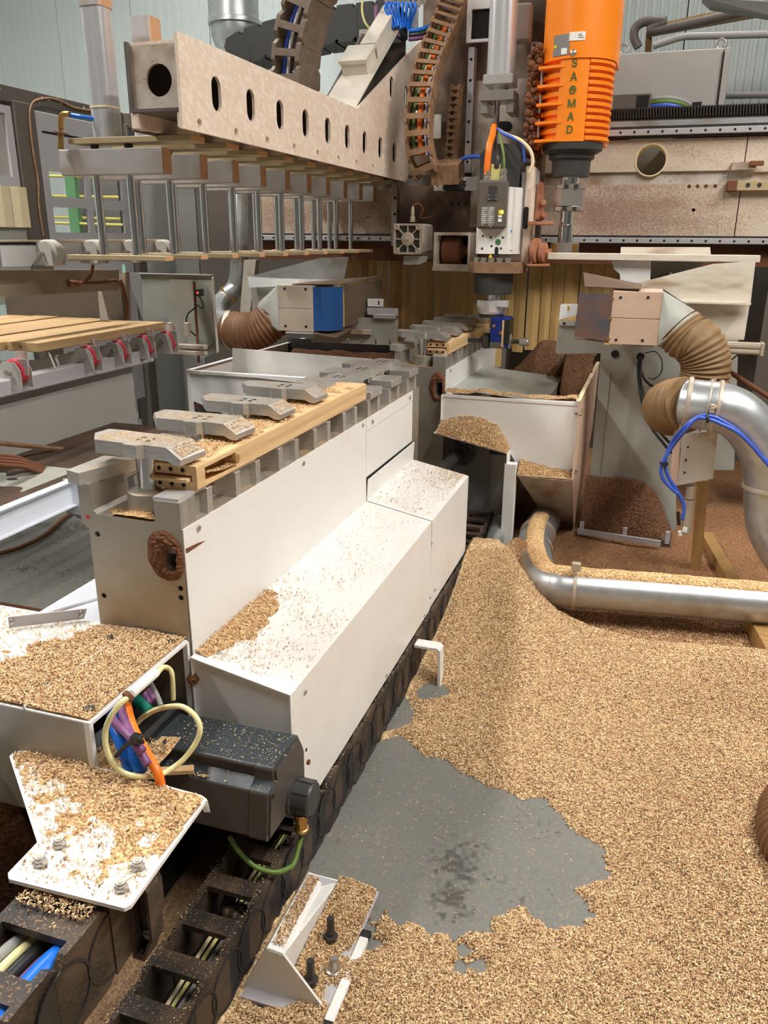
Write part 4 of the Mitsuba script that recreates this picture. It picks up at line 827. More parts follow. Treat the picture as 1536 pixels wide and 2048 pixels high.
for o, m_, r_, lb in ((-.03, 'label_white', .010, 'pale striped cable inside the wide roof chain'), (-.055, 'hose_blue', .012, 'dark blue hose inside the wide roof chain'), (.015, 'grey_cable', .010, 'grey cable inside the wide roof chain'), (.05, 'ivory', .011, 'tan cable inside the wide roof chain')):
    thing('chain_cable', lb, 'cable', mesh=tube(cr([np.array(q) + (o, .0, 0) for q in ((-1.954,4.7,2.933), (-2.01,4.7,2.841), (-2.062,4.7,2.698), (-2.086,4.7,2.549), (-2.089,4.7,2.448))], 8), r_, 8), mat=m_, smooth=True)
chain('cable_chain', 'large black cable chain running level behind the wide brown chain', cr([(-3.3,6.4,2.966), (-3.158,6.4,3.028), (-2.943,6.4,3.067), (-2.61,6.4,3.115), (-2.21,6.4,3.134), (-1.978,6.4,3.142)], 6), (0, 1, 0), .3, .24, 'chain_plain', 9, barw=.85)

mf = thing('valve_manifold', 'grey valve block with brackets at the top edge above the sloping arm', 'valve block')
part(mf, 'block', box((-1.735,5.3,3.01)[0], (-1.509,5.3,2.995)[0], 5.28, 5.42, (-1.64,5.3,2.999)[2], (-1.641,5.3,3.108)[2], .004), 'steel')
part(mf, 'bracket', box((-1.902,5.3,2.807)[0], (-1.791,5.3,2.801)[0], 5.30, 5.34, (-1.846,5.3,2.717)[2], (-1.847,5.3,2.864)[2], .004), 'grey_paint')
part(mf, 'bracket', box((-1.821,5.33,2.809)[0], (-1.727,5.33,2.803)[0], 5.33, 5.36, (-1.775,5.33,2.795)[2], (-1.776,5.33,2.909)[2], .004), 'cabinet_grey')
part(mf, 'side_plate', box((-1.575,5.32,2.899)[0], (-1.531,5.32,2.896)[0], 5.30, 5.33, (-1.543,5.3,2.845)[2], (-1.548,5.3,3.075)[2]), 'pale_frame')
for i in range(7): part(mf, 'fitting', lathe([(.010, -.05), (.010, -.012), (.013, -.010), (.013, 0)], np.array((-1.709,5.26,2.989)) + (.033 * i, 0, .01), 'z', 10), 'steel')
ORD = ('first', 'second', 'third', 'fourth', 'fifth', 'sixth', 'seventh', 'eighth')
for i in range(8):
    a0, a1 = np.array((-1.699,5.25,2.983)), np.array((-1.537,5.25,2.972)); s0 = a0 + (a1 - a0) * i / 7; e = np.array((-1.613,5.22,2.838)) + (.012 * (i - 3.5), .01 * i, .006 * (i % 3))
    thing('air_hose', ORD[i] + ' blue air tube from the left in the bundle at the valve block', 'air hose', 'blue tubes at the valve block', tube(cr([s0, s0 * .75 + e * .25 + (.02 * (i - 3.5) / 3.5, -.02, 0), s0 * .3 + e * .7, e], 6), .0085, 7), 'blue_cable', True)
for i, (mt, lb) in enumerate((('blue_cable', 'upper blue hose sweeping up to the right from the sloping arm'), ('dark_steel', 'black hose between the blue and purple ones sweeping up from the sloping arm'), ('purple_cable', 'lower purple hose sweeping up to the right from the sloping arm'))):
    thing('air_hose', lb, 'air hose', mesh=tube(cr([np.array(q) + (0, 0, -.022 * i) for q in ((-1.565,5.25,2.826), (-1.482,5.25,2.831), (-1.425,5.3,2.87), (-1.384,5.35,2.941), (-1.373,5.4,3.061))], 6), .012, 8), mat=mt, smooth=True)
thing('air_hose', 'thin yellowish tube hanging left of the valve block', 'air hose', mesh=tube(cr([(-1.872,5.3,3.046), (-1.875,5.28,2.963), (-1.846,5.27,2.884), (-1.781,5.27,2.832), (-1.733,5.28,2.821)], 6), .007, 7), mat='yellow_cable', smooth=True)
thing('air_hose', 'grey-purple hose dropping behind the brackets left of the valve block', 'air hose', mesh=tube(cr([(-1.782,5.27,2.981), (-1.778,5.26,2.899), (-1.759,5.26,2.839), (-1.704,5.26,2.804), (-1.625,5.26,2.81)], 6), .011, 7), mat='purple_cable', smooth=True)

# ================================================================ rear curtain and screens
cu = thing('strip_curtain', 'yellow plastic strip curtain hanging under the gantry behind the benches', 'strip curtain')
x = -2.25; i = 0
while x < -.16:
    a = .012 * math.sin(i * 2.1); w = .066 + .012 * ((i * 7) % 3)
    part(cu, 'strip', strip([(x, 5.76 + a), (x + w * .5, 5.752 + a * .4), (x + w, 5.765 - a)], .004, 'z', .93 - .02 * ((i * 5) % 3) if x > -1.05 else .78, 1.60), 'curtain'); x += w + (.004 if i % 4 else .012); i += 1
part(cu, 'hanging_rail', box(-2.3, -.15, 5.745, 5.785, 1.60, 1.63), 'dark_steel')
rg = thing('rear_screen', 'dark grey sheet screen behind the gantry', 'screen')
for j, (a, b, zt) in enumerate(((-5.2, -3.95, 2.2), (-3.94, -2.75, 2.2), (-2.74, -1.3, 1.62), (-1.29, .1, 1.62), (.11, 1.5, 1.62), (1.51, 3.0, 1.62))):
    part(rg, 'panel', box(a, b, 6.7, 6.73, 0.0, zt), 'brown_grey' if j % 2 else 'mid_grey')
# ================================================================ chip hopper beside the far bench
hp = thing('chip_hopper', 'white sheet metal hopper beside the far bench, heaped with sawdust', 'hopper')
HY = 4.18
A = dict(tl=(-1.028, .85), tr=(-.305, .862), br=(-.302, .46), pr=(-.58, .46), pt=(-.645, .565), bl=(-1.028, .648))
FYE = 4.085   # front edge of the chute floor and of the funnel, ahead of the panel
part(hp, 'front_panel', prism([A[k] for k in ('tl', 'tr', 'br', 'pr', 'pt', 'bl')], 'y', HY, HY + .003), 'white')
part(hp, 'front_lip', strip([(HY + .02, .851), (HY - .003, .853), (HY - .003, .84)], .003, 'x', -1.03, -.305), 'white')
part(hp, 'side_flange', box(-1.031, -1.027, HY - .012, HY + .003, .642, .851), 'white')
part(hp, 'right_panel', prism([(HY - .05, .872), (5.6, .872), (5.5, .45), (4.62, .06), (4.52, .06), (FYE, .475), (HY - .05, .60)], 'x', -.302, -.298), 'hood_pink')
part(hp, 'right_lip', box(-.318, -.297, HY - .03, 5.6, .868, .873), 'ivory')
part(hp, 'chute_floor', strip([(-1.045, .660), (-.645, .580), (-.643, .52)], .004, 'y', FYE, 5.4), 'white')
part(hp, 'funnel_front', sheet((-.585, FYE, .470), (-.296, FYE, .475), (-.30, 4.56, .075), (-.46, 4.56, .075), .003), 'grimy_paint')
part(hp, 'funnel_left', sheet((-.585, FYE, .47), (-.585, 5.3, .45), (-.46, 4.8, .075), (-.46, 4.56, .075), .003), 'sheet_grey')
part(hp, 'support_post', box(-.655, -.592, 4.085, 4.14, 0.0, .525, .003), 'white')
for q in ((-.322, HY - .004, .80), (-.318, HY - .004, .50)): part(hp, 'bolt', cat(cyl(q, (q[0] + .03, q[1], q[2]), .006, 8), hexnut((q[0] + .026, q[1], q[2]), (1, 0, 0), .011, .01)), 'steel')
for y, z in ((4.28, .80), (4.24, .47)): part(hp, 'rivet', bolt((-.2975, y, z), (1, 0, 0), .011, .004), 'steel')
# ballscrew housing under the chute
bs = thing('ballscrew', 'dark ball screw with round flange in the gap between the two benches', 'ball screw')
c = (-0.934,4.32,0.509)
part(bs, 'flange', lathe([(.075, 0), (.075, .02), (.05, .025), (.05, .05)], (c[0], 4.31, c[2]), (0, -1, 0), 24), 'dark_steel', 40)
part(bs, 'screw', cyl((c[0] - .005, 4.3, c[2]), (c[0] - .02, 3.80, c[2] - .0), .032, 16), 'dark_steel', 40)
for t in range(6): part(bs, 'bolt', bolt((c[0] + .062 * math.cos(t), 4.29, c[2] + .062 * math.sin(t)), (0, -1, 0), .008, .006), 'black')
fp = thing('bulkhead_plate', 'grey plate with holes under the sloping chute at the far bench end', 'plate')
part(fp, 'plate', plate([(-1.03, .12), (-.78, .12), (-.78, .60), (-1.03, .655)], [Point(*(-1.067,0.489)).buffer(.014), Point(*(-1.06,0.457)).buffer(.012)], 'y', 4.33, 4.345), 'mid_grey')
part(fp, 'foot_box', box(-.80, -.66, 4.35, 4.75, .12, .5), 'sheet_grey')
# far end of the long chain is built with the front section
# ---------------------------------------------------------------- galvanised suction pipes
pp = thing('suction_pipe', 'galvanised suction pipe lying across the floor, topped with sawdust, bending up to the hopper', 'pipe')
R_ = .088
path = cr([(-0.459,4.45,0.11), (-0.458,4.05,0.145), (-0.423,3.72,0.154), (-0.347,3.46,0.16), (-0.279,3.4,0.165), (-0.195,3.4,0.167), (0.232,3.46,0.166), (0.663,3.52,0.162), (1.6, 3.62, .19)], 8)
part(pp, 'tube', tube(path, R_, 26), 'galv', True)
for q, d in (((-0.195,3.4,0.167), (1, .03, 0)), ((-0.457,4.1,0.147), (.02, -.6, -.16)), ((-0.444,3.88,0.144), (.02, -.6, -.2))):
    part(pp, 'clamp_band', lathe([(R_ + .001, -.008), (R_ + .008, -.006), (R_ + .008, .006), (R_ + .001, .008)], q, d, 28), 'tan_metal', 40)
q = (-0.195,3.34,0.284); part(pp, 'clamp_screw', cat(box(q[0] - .02, q[0] + .02, q[1] - .01, q[1] + .015, q[2] - .01, q[2] + .03, .004)), 'tan_metal')
cp = thing('pipe_stub', 'short sawdust-covered grey pipe stub between the chain and the hopper post', 'pipe', mesh=cat(tube([(-0.671,3.95,0.097), (-0.687,4.25,0.135)], .05, 14)), mat='galv', smooth=40)
# ================================================================ right guard sheet with spilled chips
gs = thing('guard_sheet', 'tall pale grey guard sheet behind the hopper with sawdust spilling through its foot', 'guard')
part(gs, 'sheet', prism([(-0.246,1.096), (-0.237,0.034), (0.269,0.064), (0.213,0.535), (0.425,0.667), (0.376,1.125)], 'y', 4.66, 4.664), 'sheet_grey')
part(gs, 'fold_line', box((-0.182,4.658,0.793)[0], (-0.182,4.658,0.793)[0] + .003, 4.656, 4.66, .36, .95), 'mid_grey')
part(gs, 'foot_rail', hull([np.array(q) + (0, d, e) for q in ((-0.271,4.442,0.08), (0.184,4.389,0.08)) for d in (0, .02) for e in (0, -.03)]), 'pale_frame')
for q in ((-0.249,4.449,0.08), (-0.011,4.429,0.08), (0.218,4.442,0.08)): part(gs, 'foot_clip', box(q[0] - .012, q[0] + .012, q[1], q[1] + .02, .05, .12), 'pale_frame')
part(gs, 'end_foot', box((0.19,4.512,0.03)[0], (0.238,4.529,0.03)[0], 4.45, 4.55, 0, .06), 'brown_grey')
for q in ((-0.169,4.655,1.051), (-0.033,4.655,1.044)): part(gs, 'cable_hole', lathe([(.021, 0), (.021, .003)], q, (0, -1, 0), 16), 'hole_black')
for (a, b), (c_, d_) in (((1212, 795), (1217, 815)), ((1338, 744), (1340, 750)), ((1288, 862), (1289, 872)), ((1212, 790), (1212, 795))):
    pass
g2 = thing('guard_sheet', 'narrow pale guard sheet behind the suction hose at the right', 'guard', mesh=prism([(0.258,1.212), (0.481,1.22), (0.577,0.335), (0.385,0.317)], 'y', 5.1, 5.104), mat='sheet_grey')
g3 = thing('guard_sheet', 'dark guard sheet at the right edge behind the curved duct', 'guard', mesh=box(.62, 2.6, 5.2, 5.21, .35, 1.62), mat='brown_grey')
# pile behind the rail
def mound(x0, x1, y0, y1, f, n=60, m=40, base=0.0):
    X, Y = np.meshgrid(np.linspace(x0, x1, n), np.linspace(y0, y1, m)); Z = f(X, Y)
    V = np.c_[X.ravel(), Y.ravel(), Z.ravel()]; k = np.arange(n * m).reshape(m, n); F = []
    a, b, c_, d_ = k[:-1, :-1].ravel(), k[:-1, 1:].ravel(), k[1:, 1:].ravel(), k[1:, :-1].ravel()
    F = np.vstack([np.c_[a, b, c_], np.c_[a, c_, d_]])
    return trimesh.Trimesh(V, F, process=False)
def fpile(X, Y):
    top = np.interp(X, [-.26, -.18, -.06, .07, .134, .178, .235, .26], [.345, .345, .35, .335, .28, .21, .08, .0])
    return top * np.clip((Y - 4.50) / .13, 0, 1) ** .55 + .012 * (nfbm(np.stack([X * 40, Y * 40, X * 0], -1), 3) - .5)
key = thing('sawdust_pile', 'steep reddish sawdust pile behind the white floor rail at the guard sheet', 'sawdust', kind='stuff', mesh=mound(-.262, .262, 4.50, 4.655, fpile, 70, 30), mat='sawdust_red', smooth=True)
# ---------------------------------------------------------------- strip and bracket sheets above the right hood
st = thing('hood_rail', 'long cream rail above the right dust hood with sheet brackets hanging from it', 'rail')
za, zb = (-0.042,4.7,1.58)[2], (-0.038,4.7,1.544)[2]
part(st, 'rail', box((-0.578,4.7,1.554)[0], (0.499,4.7,1.569)[0], 4.68, 4.76, zb, za, .003), 'sheet_cream')
part(st, 'upper_plate', prism(Polygon([(-0.196,1.566), (-0.198,1.613), (0.256,1.617), (0.267,1.572)]), 'y', 4.765, 4.775), 'sheet_cream')
part(st, 'curved_plate', prism([(-0.237,1.54), (-0.222,1.498), (-0.188,1.473), (-0.176,1.401), (-0.022,1.392), (-0.033,1.543)], 'y', 4.73, 4.74), 'white_clean')
part(st, 'dark_sheet', prism([(-0.034,1.542), (0.267,1.541), (-0.029,1.453)], 'y', 4.80, 4.81), 'mid_grey')
part(st, 'triangle_sheet', prism([(-0.152,1.414), (0.273,1.535), (0.476,1.553), (0.482,1.35), (0.117,1.339), (-0.019,1.371)], 'y', 4.655, 4.66), 'sheet_cream')
part(st, 'triangle_fold', strip([(4.6,1.6), (4.63, (0.213,4.66,1.531)[2])], .003, 'x', (0.117,4.66,1.339)[0], (0.482,4.66,1.35)[0]) if False else box((0.117,4.66,1.339)[0], (0.482,4.66,1.35)[0], 4.62, 4.66, (0.237,4.66,1.337)[2], (0.236,4.66,1.348)[2]), 'sheet_cream')
part(st, 'lower_sheet', prism([(0.119,1.331), (0.484,1.342), (0.482,1.151), (0.161,1.148)], 'y', 4.70, 4.705), 'sheet_cream')
la = thing('linear_slide', 'dusty aluminium linear slide sticking out behind the right suction hose', 'slide')
z0_, z1_ = (0.465,4.62,1.087)[2], (0.456,4.62,1.146)[2]
for j, (f0, f1, d) in enumerate(((0, 1, 0), (.12, .40, .006), (.58, .88, .006))):
    part(la, 'profile' if j == 0 else 'groove_lip', box((0.328,4.62,1.101)[0], (0.572,4.62,1.113)[0], 4.60 - d, 4.66 if j == 0 else 4.60, z0_ + (z1_ - z0_) * f0, z0_ + (z1_ - z0_) * f1, .002), 'tan_metal')
part(la, 'end_cap', box((0.558,4.6,1.114)[0], (0.574,4.6,1.115)[0], 4.585, 4.67, z0_ - .004, z1_ + .004, .003), 'tan_metal')
thing('sensor_cable', 'thin black cable curling under the linear slide on the right', 'cable', mesh=tube(cr([(0.35,4.62,1.06), (0.398,4.62,1.036), (0.438,4.62,1.065), (0.465,4.62,1.087), (0.529,4.62,1.08)], 6), .004, 6), mat='black', smooth=True)
# ---------------------------------------------------------------- right dust hood
dh = thing('dust_hood', 'square pink-dusted suction hood with dark flaps on the right, fed by a tan hose', 'dust hood')
hx0, hx1 = (-0.194,4.3,1.265)[0], (0.043,4.3,1.274)[0]; hz0, hz1 = (-0.185,4.3,1.146)[2], (-0.21,4.3,1.407)[2]
part(dh, 'upper_box', box(hx0, hx1, 4.30, 4.60, (hz0 + hz1) / 2 + .001, hz1, .002), 'hood_pink')
part(dh, 'lower_box', box(hx0, hx1, 4.30, 4.60, hz0, (hz0 + hz1) / 2 - .001, .002), 'hood_pink')
part(dh, 'mouth_sheet', sheet((hx0, 4.302, hz0 + .01), (hx0, 4.302, hz1 - .01), (hx0 - .175, 4.40, hz1 - .02), (hx0 - .18, 4.40, hz0 + .02), .004), 'hood_dark')
PB('hood_dark', proc(lambda p, n, uv: mix(lin(84, 82, 88), lin(116, 84, 70), smoothstep(0.35, 0.8, fbm(p.x * 9, p.z * 9, 2.0, octaves=4) + smoothstep(1.25, 1.15, p.z) * 0.3))), 0.45)
part(dh, 'top_flap', sheet((hx0 - .15, 4.42, hz1 + .01), (hx0 + .13, 4.30, hz1 + .012), (hx0 + .13, 4.60, hz1 + .02), (hx0 - .18, 4.60, hz1 + .075), .004), 'hood_flap')
PB('hood_flap', lin(96, 78, 62), 0.7)
part(dh, 'bottom_flap', sheet((hx0 - .18, 4.38, hz0 + .012), (hx0 + .22, 4.29, hz0 - .005), (hx0 + .22, 4.5, hz0 - .01), (hx0 - .18, 4.55, hz0 - .01), .004), 'hood_flap')
cc = np.array((0.15,4.36,1.219)); nd = np.array([.72, -.25, -.62]); nd /= np.linalg.norm(nd); u, v = frame_of(nd)
ring = [cc + .118 * (math.cos(t) * u + math.sin(t) * v) for t in np.linspace(0, 2 * math.pi, 25)[:-1]]
part(dh, 'cone', hull([(hx1, 4.30, hz0), (hx1, 4.30, hz1), (hx1, 4.60, hz0), (hx1, 4.60, hz1)] + ring), 'sheet_grey', 20)
for q in ((-0.156,4.298,1.377), (-0.025,4.298,1.381), (-0.158,4.298,1.168), (-0.029,4.298,1.171), ): part(dh, 'screw_hole', lathe([(.007, 0), (.007, .002)], q, (0, -1, 0), 10), 'hole_black')
for q in ((-0.194,4.298,1.369), (-0.195,4.298,1.271), (-0.195,4.298,1.173)): part(dh, 'screw', bolt(q, (0, -1, 0), .008, .005), 'brass')
hs = thing('suction_hose', 'tan ribbed suction hose curving from the right hood down to the galvanised duct', 'hose')
hpth = cr([cc - nd * .02, cc + nd * .05, (0.241,4.33,1.157), (0.287,4.33,1.06), (0.278,4.33,0.947), (0.231,4.3,0.855), (0.151,4.18,0.846), (0.124,4.06,0.888), (0.151,3.98,0.919), (0.196,3.93,0.936)], 10)
part(hs, 'hose', hose(hpth, .118, .022, .005, 26, 4), 'hose_tan', True)
# duct, bracket box, blue hoses
du = thing('bent_duct', 'galvanised duct elbow bending down to the floor at the right edge', 'duct')
dpath = cr([(0.196,3.93,0.936), (0.267,3.9,0.937), (0.34,3.88,0.935), (0.425,3.88,0.902), (0.506,3.88,0.825), (0.568,3.88,0.721), (0.596,3.88,0.617), (0.613,3.88,0.499), (0.645,3.86,0.387), (0.736,3.82,0.265), (.9, 3.75, .13)], 8)
part(du, 'tube', tube(dpath, .112, 28), 'galv', True)
for q, d, w in (((0.205,3.925,0.938), (1, -.05, -.03), .012), ((0.323,3.885,0.937), (1, 0, -.12), .010), ((0.281,3.895,0.937), (1, 0, -.1), .004), ((0.601,3.88,0.582), (0, 0, 1), .010)):
    part(du, 'clamp_band', lathe([(.113, -w), (.121, -w * .7), (.121, w * .7), (.113, w)], q, d, 30), 'tan_metal', 40)
for q in ((0.298,3.76,0.948), (0.301,3.78,0.872)): part(du, 'band_screw', cat(cyl(q, (q[0] + .02, q[1], q[2] + .012), .008, 8), box(q[0] - .008, q[0] + .012, q[1] - .004, q[1] + .02, q[2] - .02, q[2] + .02, .003)), 'tan_metal')
bb = thing('duct_bracket', 'folded sheet bracket box under the duct elbow with a small cylinder below it', 'bracket')
BYY = 3.86
part(bb, 'side_flange', sheet((0.171,3.86,1.018), (0.203,3.86,0.557), (0.176,4.02,0.518), (0.159,4.02,0.895), .004), 'hood_pink')
part(bb, 'duct_plate', sheet((0.174,3.86,1.012), (0.186,3.86,0.846), (0.319,4.05,0.84), (0.32,4.05,1.038), .004), 'hood_pink')
part(bb, 'front_plate', sheet((0.196,3.86,0.797), (0.203,3.86,0.557), (0.356,3.9,0.595), (0.347,3.9,0.827), .004), 'grimy_paint')
for q in ((0.226,3.856,0.746), (0.225,3.856,0.684), (0.226,3.856,0.624)): part(bb, 'screw_hole', lathe([(.005, 0), (.005, .002)], q, (0, -1, 0), 10), 'hole_black')
pc = thing('small_cylinder', 'small grey pneumatic cylinder hanging under the folded bracket at the right', 'cylinder')
pa, pb = np.array((0.265,3.9,0.549)), np.array((0.272,3.9,0.313))
part(pc, 'barrel', cyl(pa + (pb - pa) * .28, pb, .022, 18), 'tan_metal', 40); part(pc, 'head', cyl(pa, pa + (pb - pa) * .26, .022, 18), 'tan_metal', 40); part(pc, 'ring', cyl(pa + (pb - pa) * .26, pa + (pb - pa) * .28, .020, 18), 'black', 40)
part(pc, 'tag', box(pb[0] - .02, pb[0] + .002, pb[1] - .026, pb[1] - .02, pb[2] + .01, pb[2] + .035), 'label_white')
part(pc, 'fitting', cyl((0.222,3.88,0.421), (0.234,3.88,0.356), .008, 8), 'black'); part(pc, 'fitting', cyl((0.24,3.88,0.326), (0.247,3.88,0.304), .009, 8), 'label_white')
HH = [(0.614,3.74,0.659), (0.557,3.74,0.712), (0.43,3.74,0.841), (0.344,3.74,0.89), (0.284,3.74,0.908), (0.233,3.74,0.902), (0.189,3.74,0.849), (0.154,3.8,0.758), (0.129,3.8,0.673), (0.137,3.8,0.606), (0.178,3.8,0.552), (0.205,3.8,0.528), (0.24,3.8,0.476), (0.25,3.8,0.41)]
for j, lb in enumerate(('front blue air hose of the pair looping around the bent duct', 'rear blue air hose of the pair looping around the bent duct')):
    H2 = [np.array(q) + (.006 * j + .01 * math.sin(i * 1.3 + j * 2), .012 * j, .009 * j) for i, q in enumerate(HH[:len(HH) - j])]
    thing('air_hose', lb, 'air hose', 'blue hoses around the duct', tube(cr(H2, 8), .0085, 9), 'hose_blue', True)
thing('cable_tie', 'black tie holding the blue hoses at the top of their loop', 'cable tie', mesh=lathe([(.017, -.005), (.020, -.005), (.020, .005), (.017, .005)], HH[4], (1, 0, .1), 14), mat='black')
thing('cable_tie', 'black tie holding the blue hoses at the left side of their loop', 'cable tie', mesh=lathe([(.017, -.005), (.020, -.005), (.020, .005), (.017, .005)], HH[8], (.1, 0, 1), 14), mat='black')
for lb, P in (('left black cable sagging across the guard sheet from its round hole', [(-0.032,4.64,1.046), (-0.037,4.6,0.978), (-0.002,4.5,0.833), (0.055,4.35,0.732), (0.123,4.2,0.679), (0.163,4.05,0.667)]), ('right grey-blue cable sagging across the guard sheet from its round hole', [(-0.027,4.64,1.041), (-0.022,4.6,0.952), (0.016,4.5,0.835), (0.08,4.35,0.734), (0.137,4.2,0.698), (0.166,4.05,0.705)]), ('black cable curving right behind the tan hose from the guard sheet hole', [(-0.029,4.63,0.988), (0.005,4.6,0.926), (0.06,4.55,0.899), (0.135,4.5,0.912)]), ('thin black wire ring hanging on the guard sheet', [(-0.011,4.63,1.068), (0.045,4.63,1.076), (0.081,4.63,1.029), (0.083,4.63,0.967), (0.051,4.63,0.929), (0.019,4.63,0.936)])):
    thing('guard_cable', lb, 'cable', mesh=tube(cr(P, 8), .007 if 'ring' not in lb else .003, 7), mat='black' if 'grey' not in lb else 'dark_steel', smooth=True)
# timber post, floor beam, tilted timber
tb = thing('timber_post', 'upright yellowish timber post standing on the floor behind the horizontal pipe', 'timber post', mesh=hull([np.array(q) + (0, dy, 0) for q in ((0.339,4.14,0.001), (0.384,4.14,0.007), (0.306,4.14,0.51), (0.362,4.14,0.516)) for dy in (0, .07)]), mat='timber')
fbm2 = thing('floor_timber', 'timber beam lying on the sawdust behind the post, running under the pipe', 'timber beam', mesh=mv(hull([(.40, 4.62, 0), (.46, 4.62, 0), (.40, 4.62, .075), (.46, 4.62, .075), (.60, 3.15, 0), (.66, 3.15, 0), (.60, 3.15, .075), (.66, 3.15, .075)]), (0, 0, .01)), mat='timber')
dg = thing('diagonal_rod', 'thin rusty rod running diagonally behind the duct elbow', 'rod', mesh=tube([(0.345,4.75,1.026), (0.66,4.75,0.846)], .014, 10), mat='rust_brown', smooth=40)
# ---------------------------------------------------------------- cabinet and pipes above the gantry
cb = thing('control_cabinet', 'grey electrical cabinet with two lifting eyes behind the gantry at the upper right', 'cabinet')
q0, q1 = (-0.39,5.9,2.437), (0.257,5.9,2.763)
part(cb, 'body', box(q0[0], q1[0], 5.90, 6.3, 2.36, q1[2], .006), 'cabinet_grey')
part(cb, 'door_edge', box(q1[0] - .006, q1[0] + .03, 5.89, 6.3, 2.36, q1[2] - .002, .003), 'cabinet_grey')
part(cb, 'dark_gap', box(q1[0] - .012, q1[0] - .004, 5.888, 5.91, 2.40, q1[2] - .02), 'hole_black')
for x in ((-0.349,5.95,2.82)[0], (0.231,5.95,2.793)[0]):
    a = np.linspace(0, 2 * math.pi, 21)
    part(cb, 'lifting_eye', cat(tube(np.c_[x + .028 * np.cos(a), np.full(21, 6.0), q1[2] + .04 + .028 * np.sin(a)], .008, 8, False), cyl((x, 6.0, q1[2]), (x, 6.0, q1[2] + .014), .018, 12)), 'steel', True)
part(cb, 'outlet', box((0.035,5.89,2.455)[0], (0.157,5.89,2.45)[0], 5.88, 5.90, (0.094,5.89,2.407)[2], (0.087,5.89,2.467)[2]), 'hole_black')
tb2 = thing('terminal_box', 'low brown box with a dark opening in front of the grey cabinet', 'box')
q0, q1 = (-0.37,5.7,2.41), (-0.145,5.7,2.501)
part(tb2, 'body', box(q0[0], q1[0], 5.70, 5.85, 2.40, q1[2], .003), 'brown_grey')
part(tb2, 'opening', box((-0.227,5.7,2.438)[0], (-0.156,5.7,2.436)[0], 5.694, 5.70, 2.42, (-0.212,5.7,2.49)[2]), 'hole_black')
for j, (mt, lb) in enumerate((('hose_blue', 'blue cable arching out of the low brown box'), ('green_cable', 'green-yellow cable arching out of the low brown box'), ('grey_cable', 'grey cable arching out of the low brown box'))):
    thing('cabinet_cable', lb, 'cable', mesh=tube(cr([(-0.161,5.75,2.426), (-0.102,5.72,2.431), (-0.029,5.72,2.431), (0.036,5.75,2.419), (0.092,5.8,2.401)], 6) + (0, .03 * j, .025 * j), .014, 8), mat=mt, smooth=True)
pg = thing('roof_pipe', 'brown pipe bending down in front of the ribbed wall at the upper right', 'pipe', mesh=tube(cr([(-0.331,7.6,3.12), (-0.373,7.6,3.194), (-0.365,7.6,3.264), (-0.293,7.6,3.301), (-0.148,7.6,3.296), (0.115,7.6,3.276), (4.2, 7.6, 3.95)], 8), .034, 14), mat='brown_grey', smooth=True)
for lb, P in (('horizontal timber under the brown roof pipe', ((-0.289,7.7,3.291), (-0.282,7.7,3.226), (4.2, 7.7, 3.90), (4.2, 7.7, 3.72))), ('short upright timber under the horizontal one at the upper right', ((-0.291,7.8,3.261), (-0.244,7.8,3.259), (-0.234,7.8,3.135), (-0.286,7.8,3.138)))):
    thing('wall_timber', lb, 'timber', mesh=hull([np.array(q) + (0, dy, 0) for q in P for dy in (0, .1)]), mat='timber')
thing('conduit', 'thin grey conduit bending along the ribbed wall under the timber', 'pipe', mesh=tube(cr([(-0.217,7.5,3.105), (-0.129,7.5,3.128), (-0.002,7.5,3.156), (0.127,7.5,3.155), (0.663,7.5,3.137)], 6), .026, 10), mat='cabinet_grey', smooth=True)
thing('conduit', 'horizontal conduit low on the ribbed wall right of the cabinet', 'pipe', mesh=tube([(0.427,8.6,2.888), (0.873,8.6,2.878)], .03, 10), mat='mid_grey', smooth=40)
thing('roof_beam', 'slanted grey beam at the upper right corner of the picture', 'beam', mesh=hull([np.array(q) + d for q in ((0.098,6.6,3.201), (0.159,6.6,3.15), (0.519,6.2,2.98), (0.493,6.2,3.058)) for d in ((0, 0, 0), (0, .12, 0))]), mat='mid_grey')

# ================================================================ left: dust hood, ducts, hopper of the far bench
HYL = 4.8
lh = thing('dust_hood', 'square grey suction hood with blue side flap, fed by a rusty hose', 'dust hood')
p = [(-2.276,4.8,1.363), (-2.032,4.8,1.365), (-2.032,4.8,1.083), (-2.283,4.8,1.079)]
lx0, lx1, lz0, lz1 = p[0][0], p[1][0], p[3][2], p[0][2]
part(lh, 'upper_box', box(lx0, lx1, 4.80, 5.15, (lz0 + lz1) / 2 + .001, lz1, .002), 'hood_pink2')
part(lh, 'lower_box', box(lx0, lx1, 4.80, 5.15, lz0, (lz0 + lz1) / 2 - .001, .002), 'hood_pink2')
PB('hood_pink2', proc(lambda p, n, uv: mix(lin(188, 178, 162), lin(160, 142, 122), fbm(p.x * 9, p.z * 9, p.y * 9))), 0.5)
part(lh, 'blue_flap', strip([(lx1, 4.80), (lx1 + .06, 4.79), (lx1 + .12, 4.82), (lx1 + .16, 4.90)], .004, 'z', lz0 + .01, lz1 - .005, True), 'sheet_blue')
part(lh, 'mouth_sheet', sheet((lx1 + .165, 4.92, lz0 + .03), (lx1 + .165, 4.92, lz1 + .0), (lx1 + .34, 5.15, lz1 + .03), (lx1 + .34, 5.15, lz0 + .06), .004), 'hood_flap')
part(lh, 'top_flap', sheet((lx0 + .1, 4.80, lz1 + .006), (lx1 + .16, 4.86, lz1 + .01), (lx1 + .34, 5.2, lz1 + .05), (lx0 + .1, 5.2, lz1 + .01), .005), 'hood_flap')
part(lh, 'bottom_flap', sheet((lx1 + .0, 4.78, lz0 - .006), (lx1 + .15, 4.80, lz0 - .03), (lx1 + .22, 5.0, lz0 + .02), (lx1 + .0, 5.1, lz0), .005), 'hood_flap')
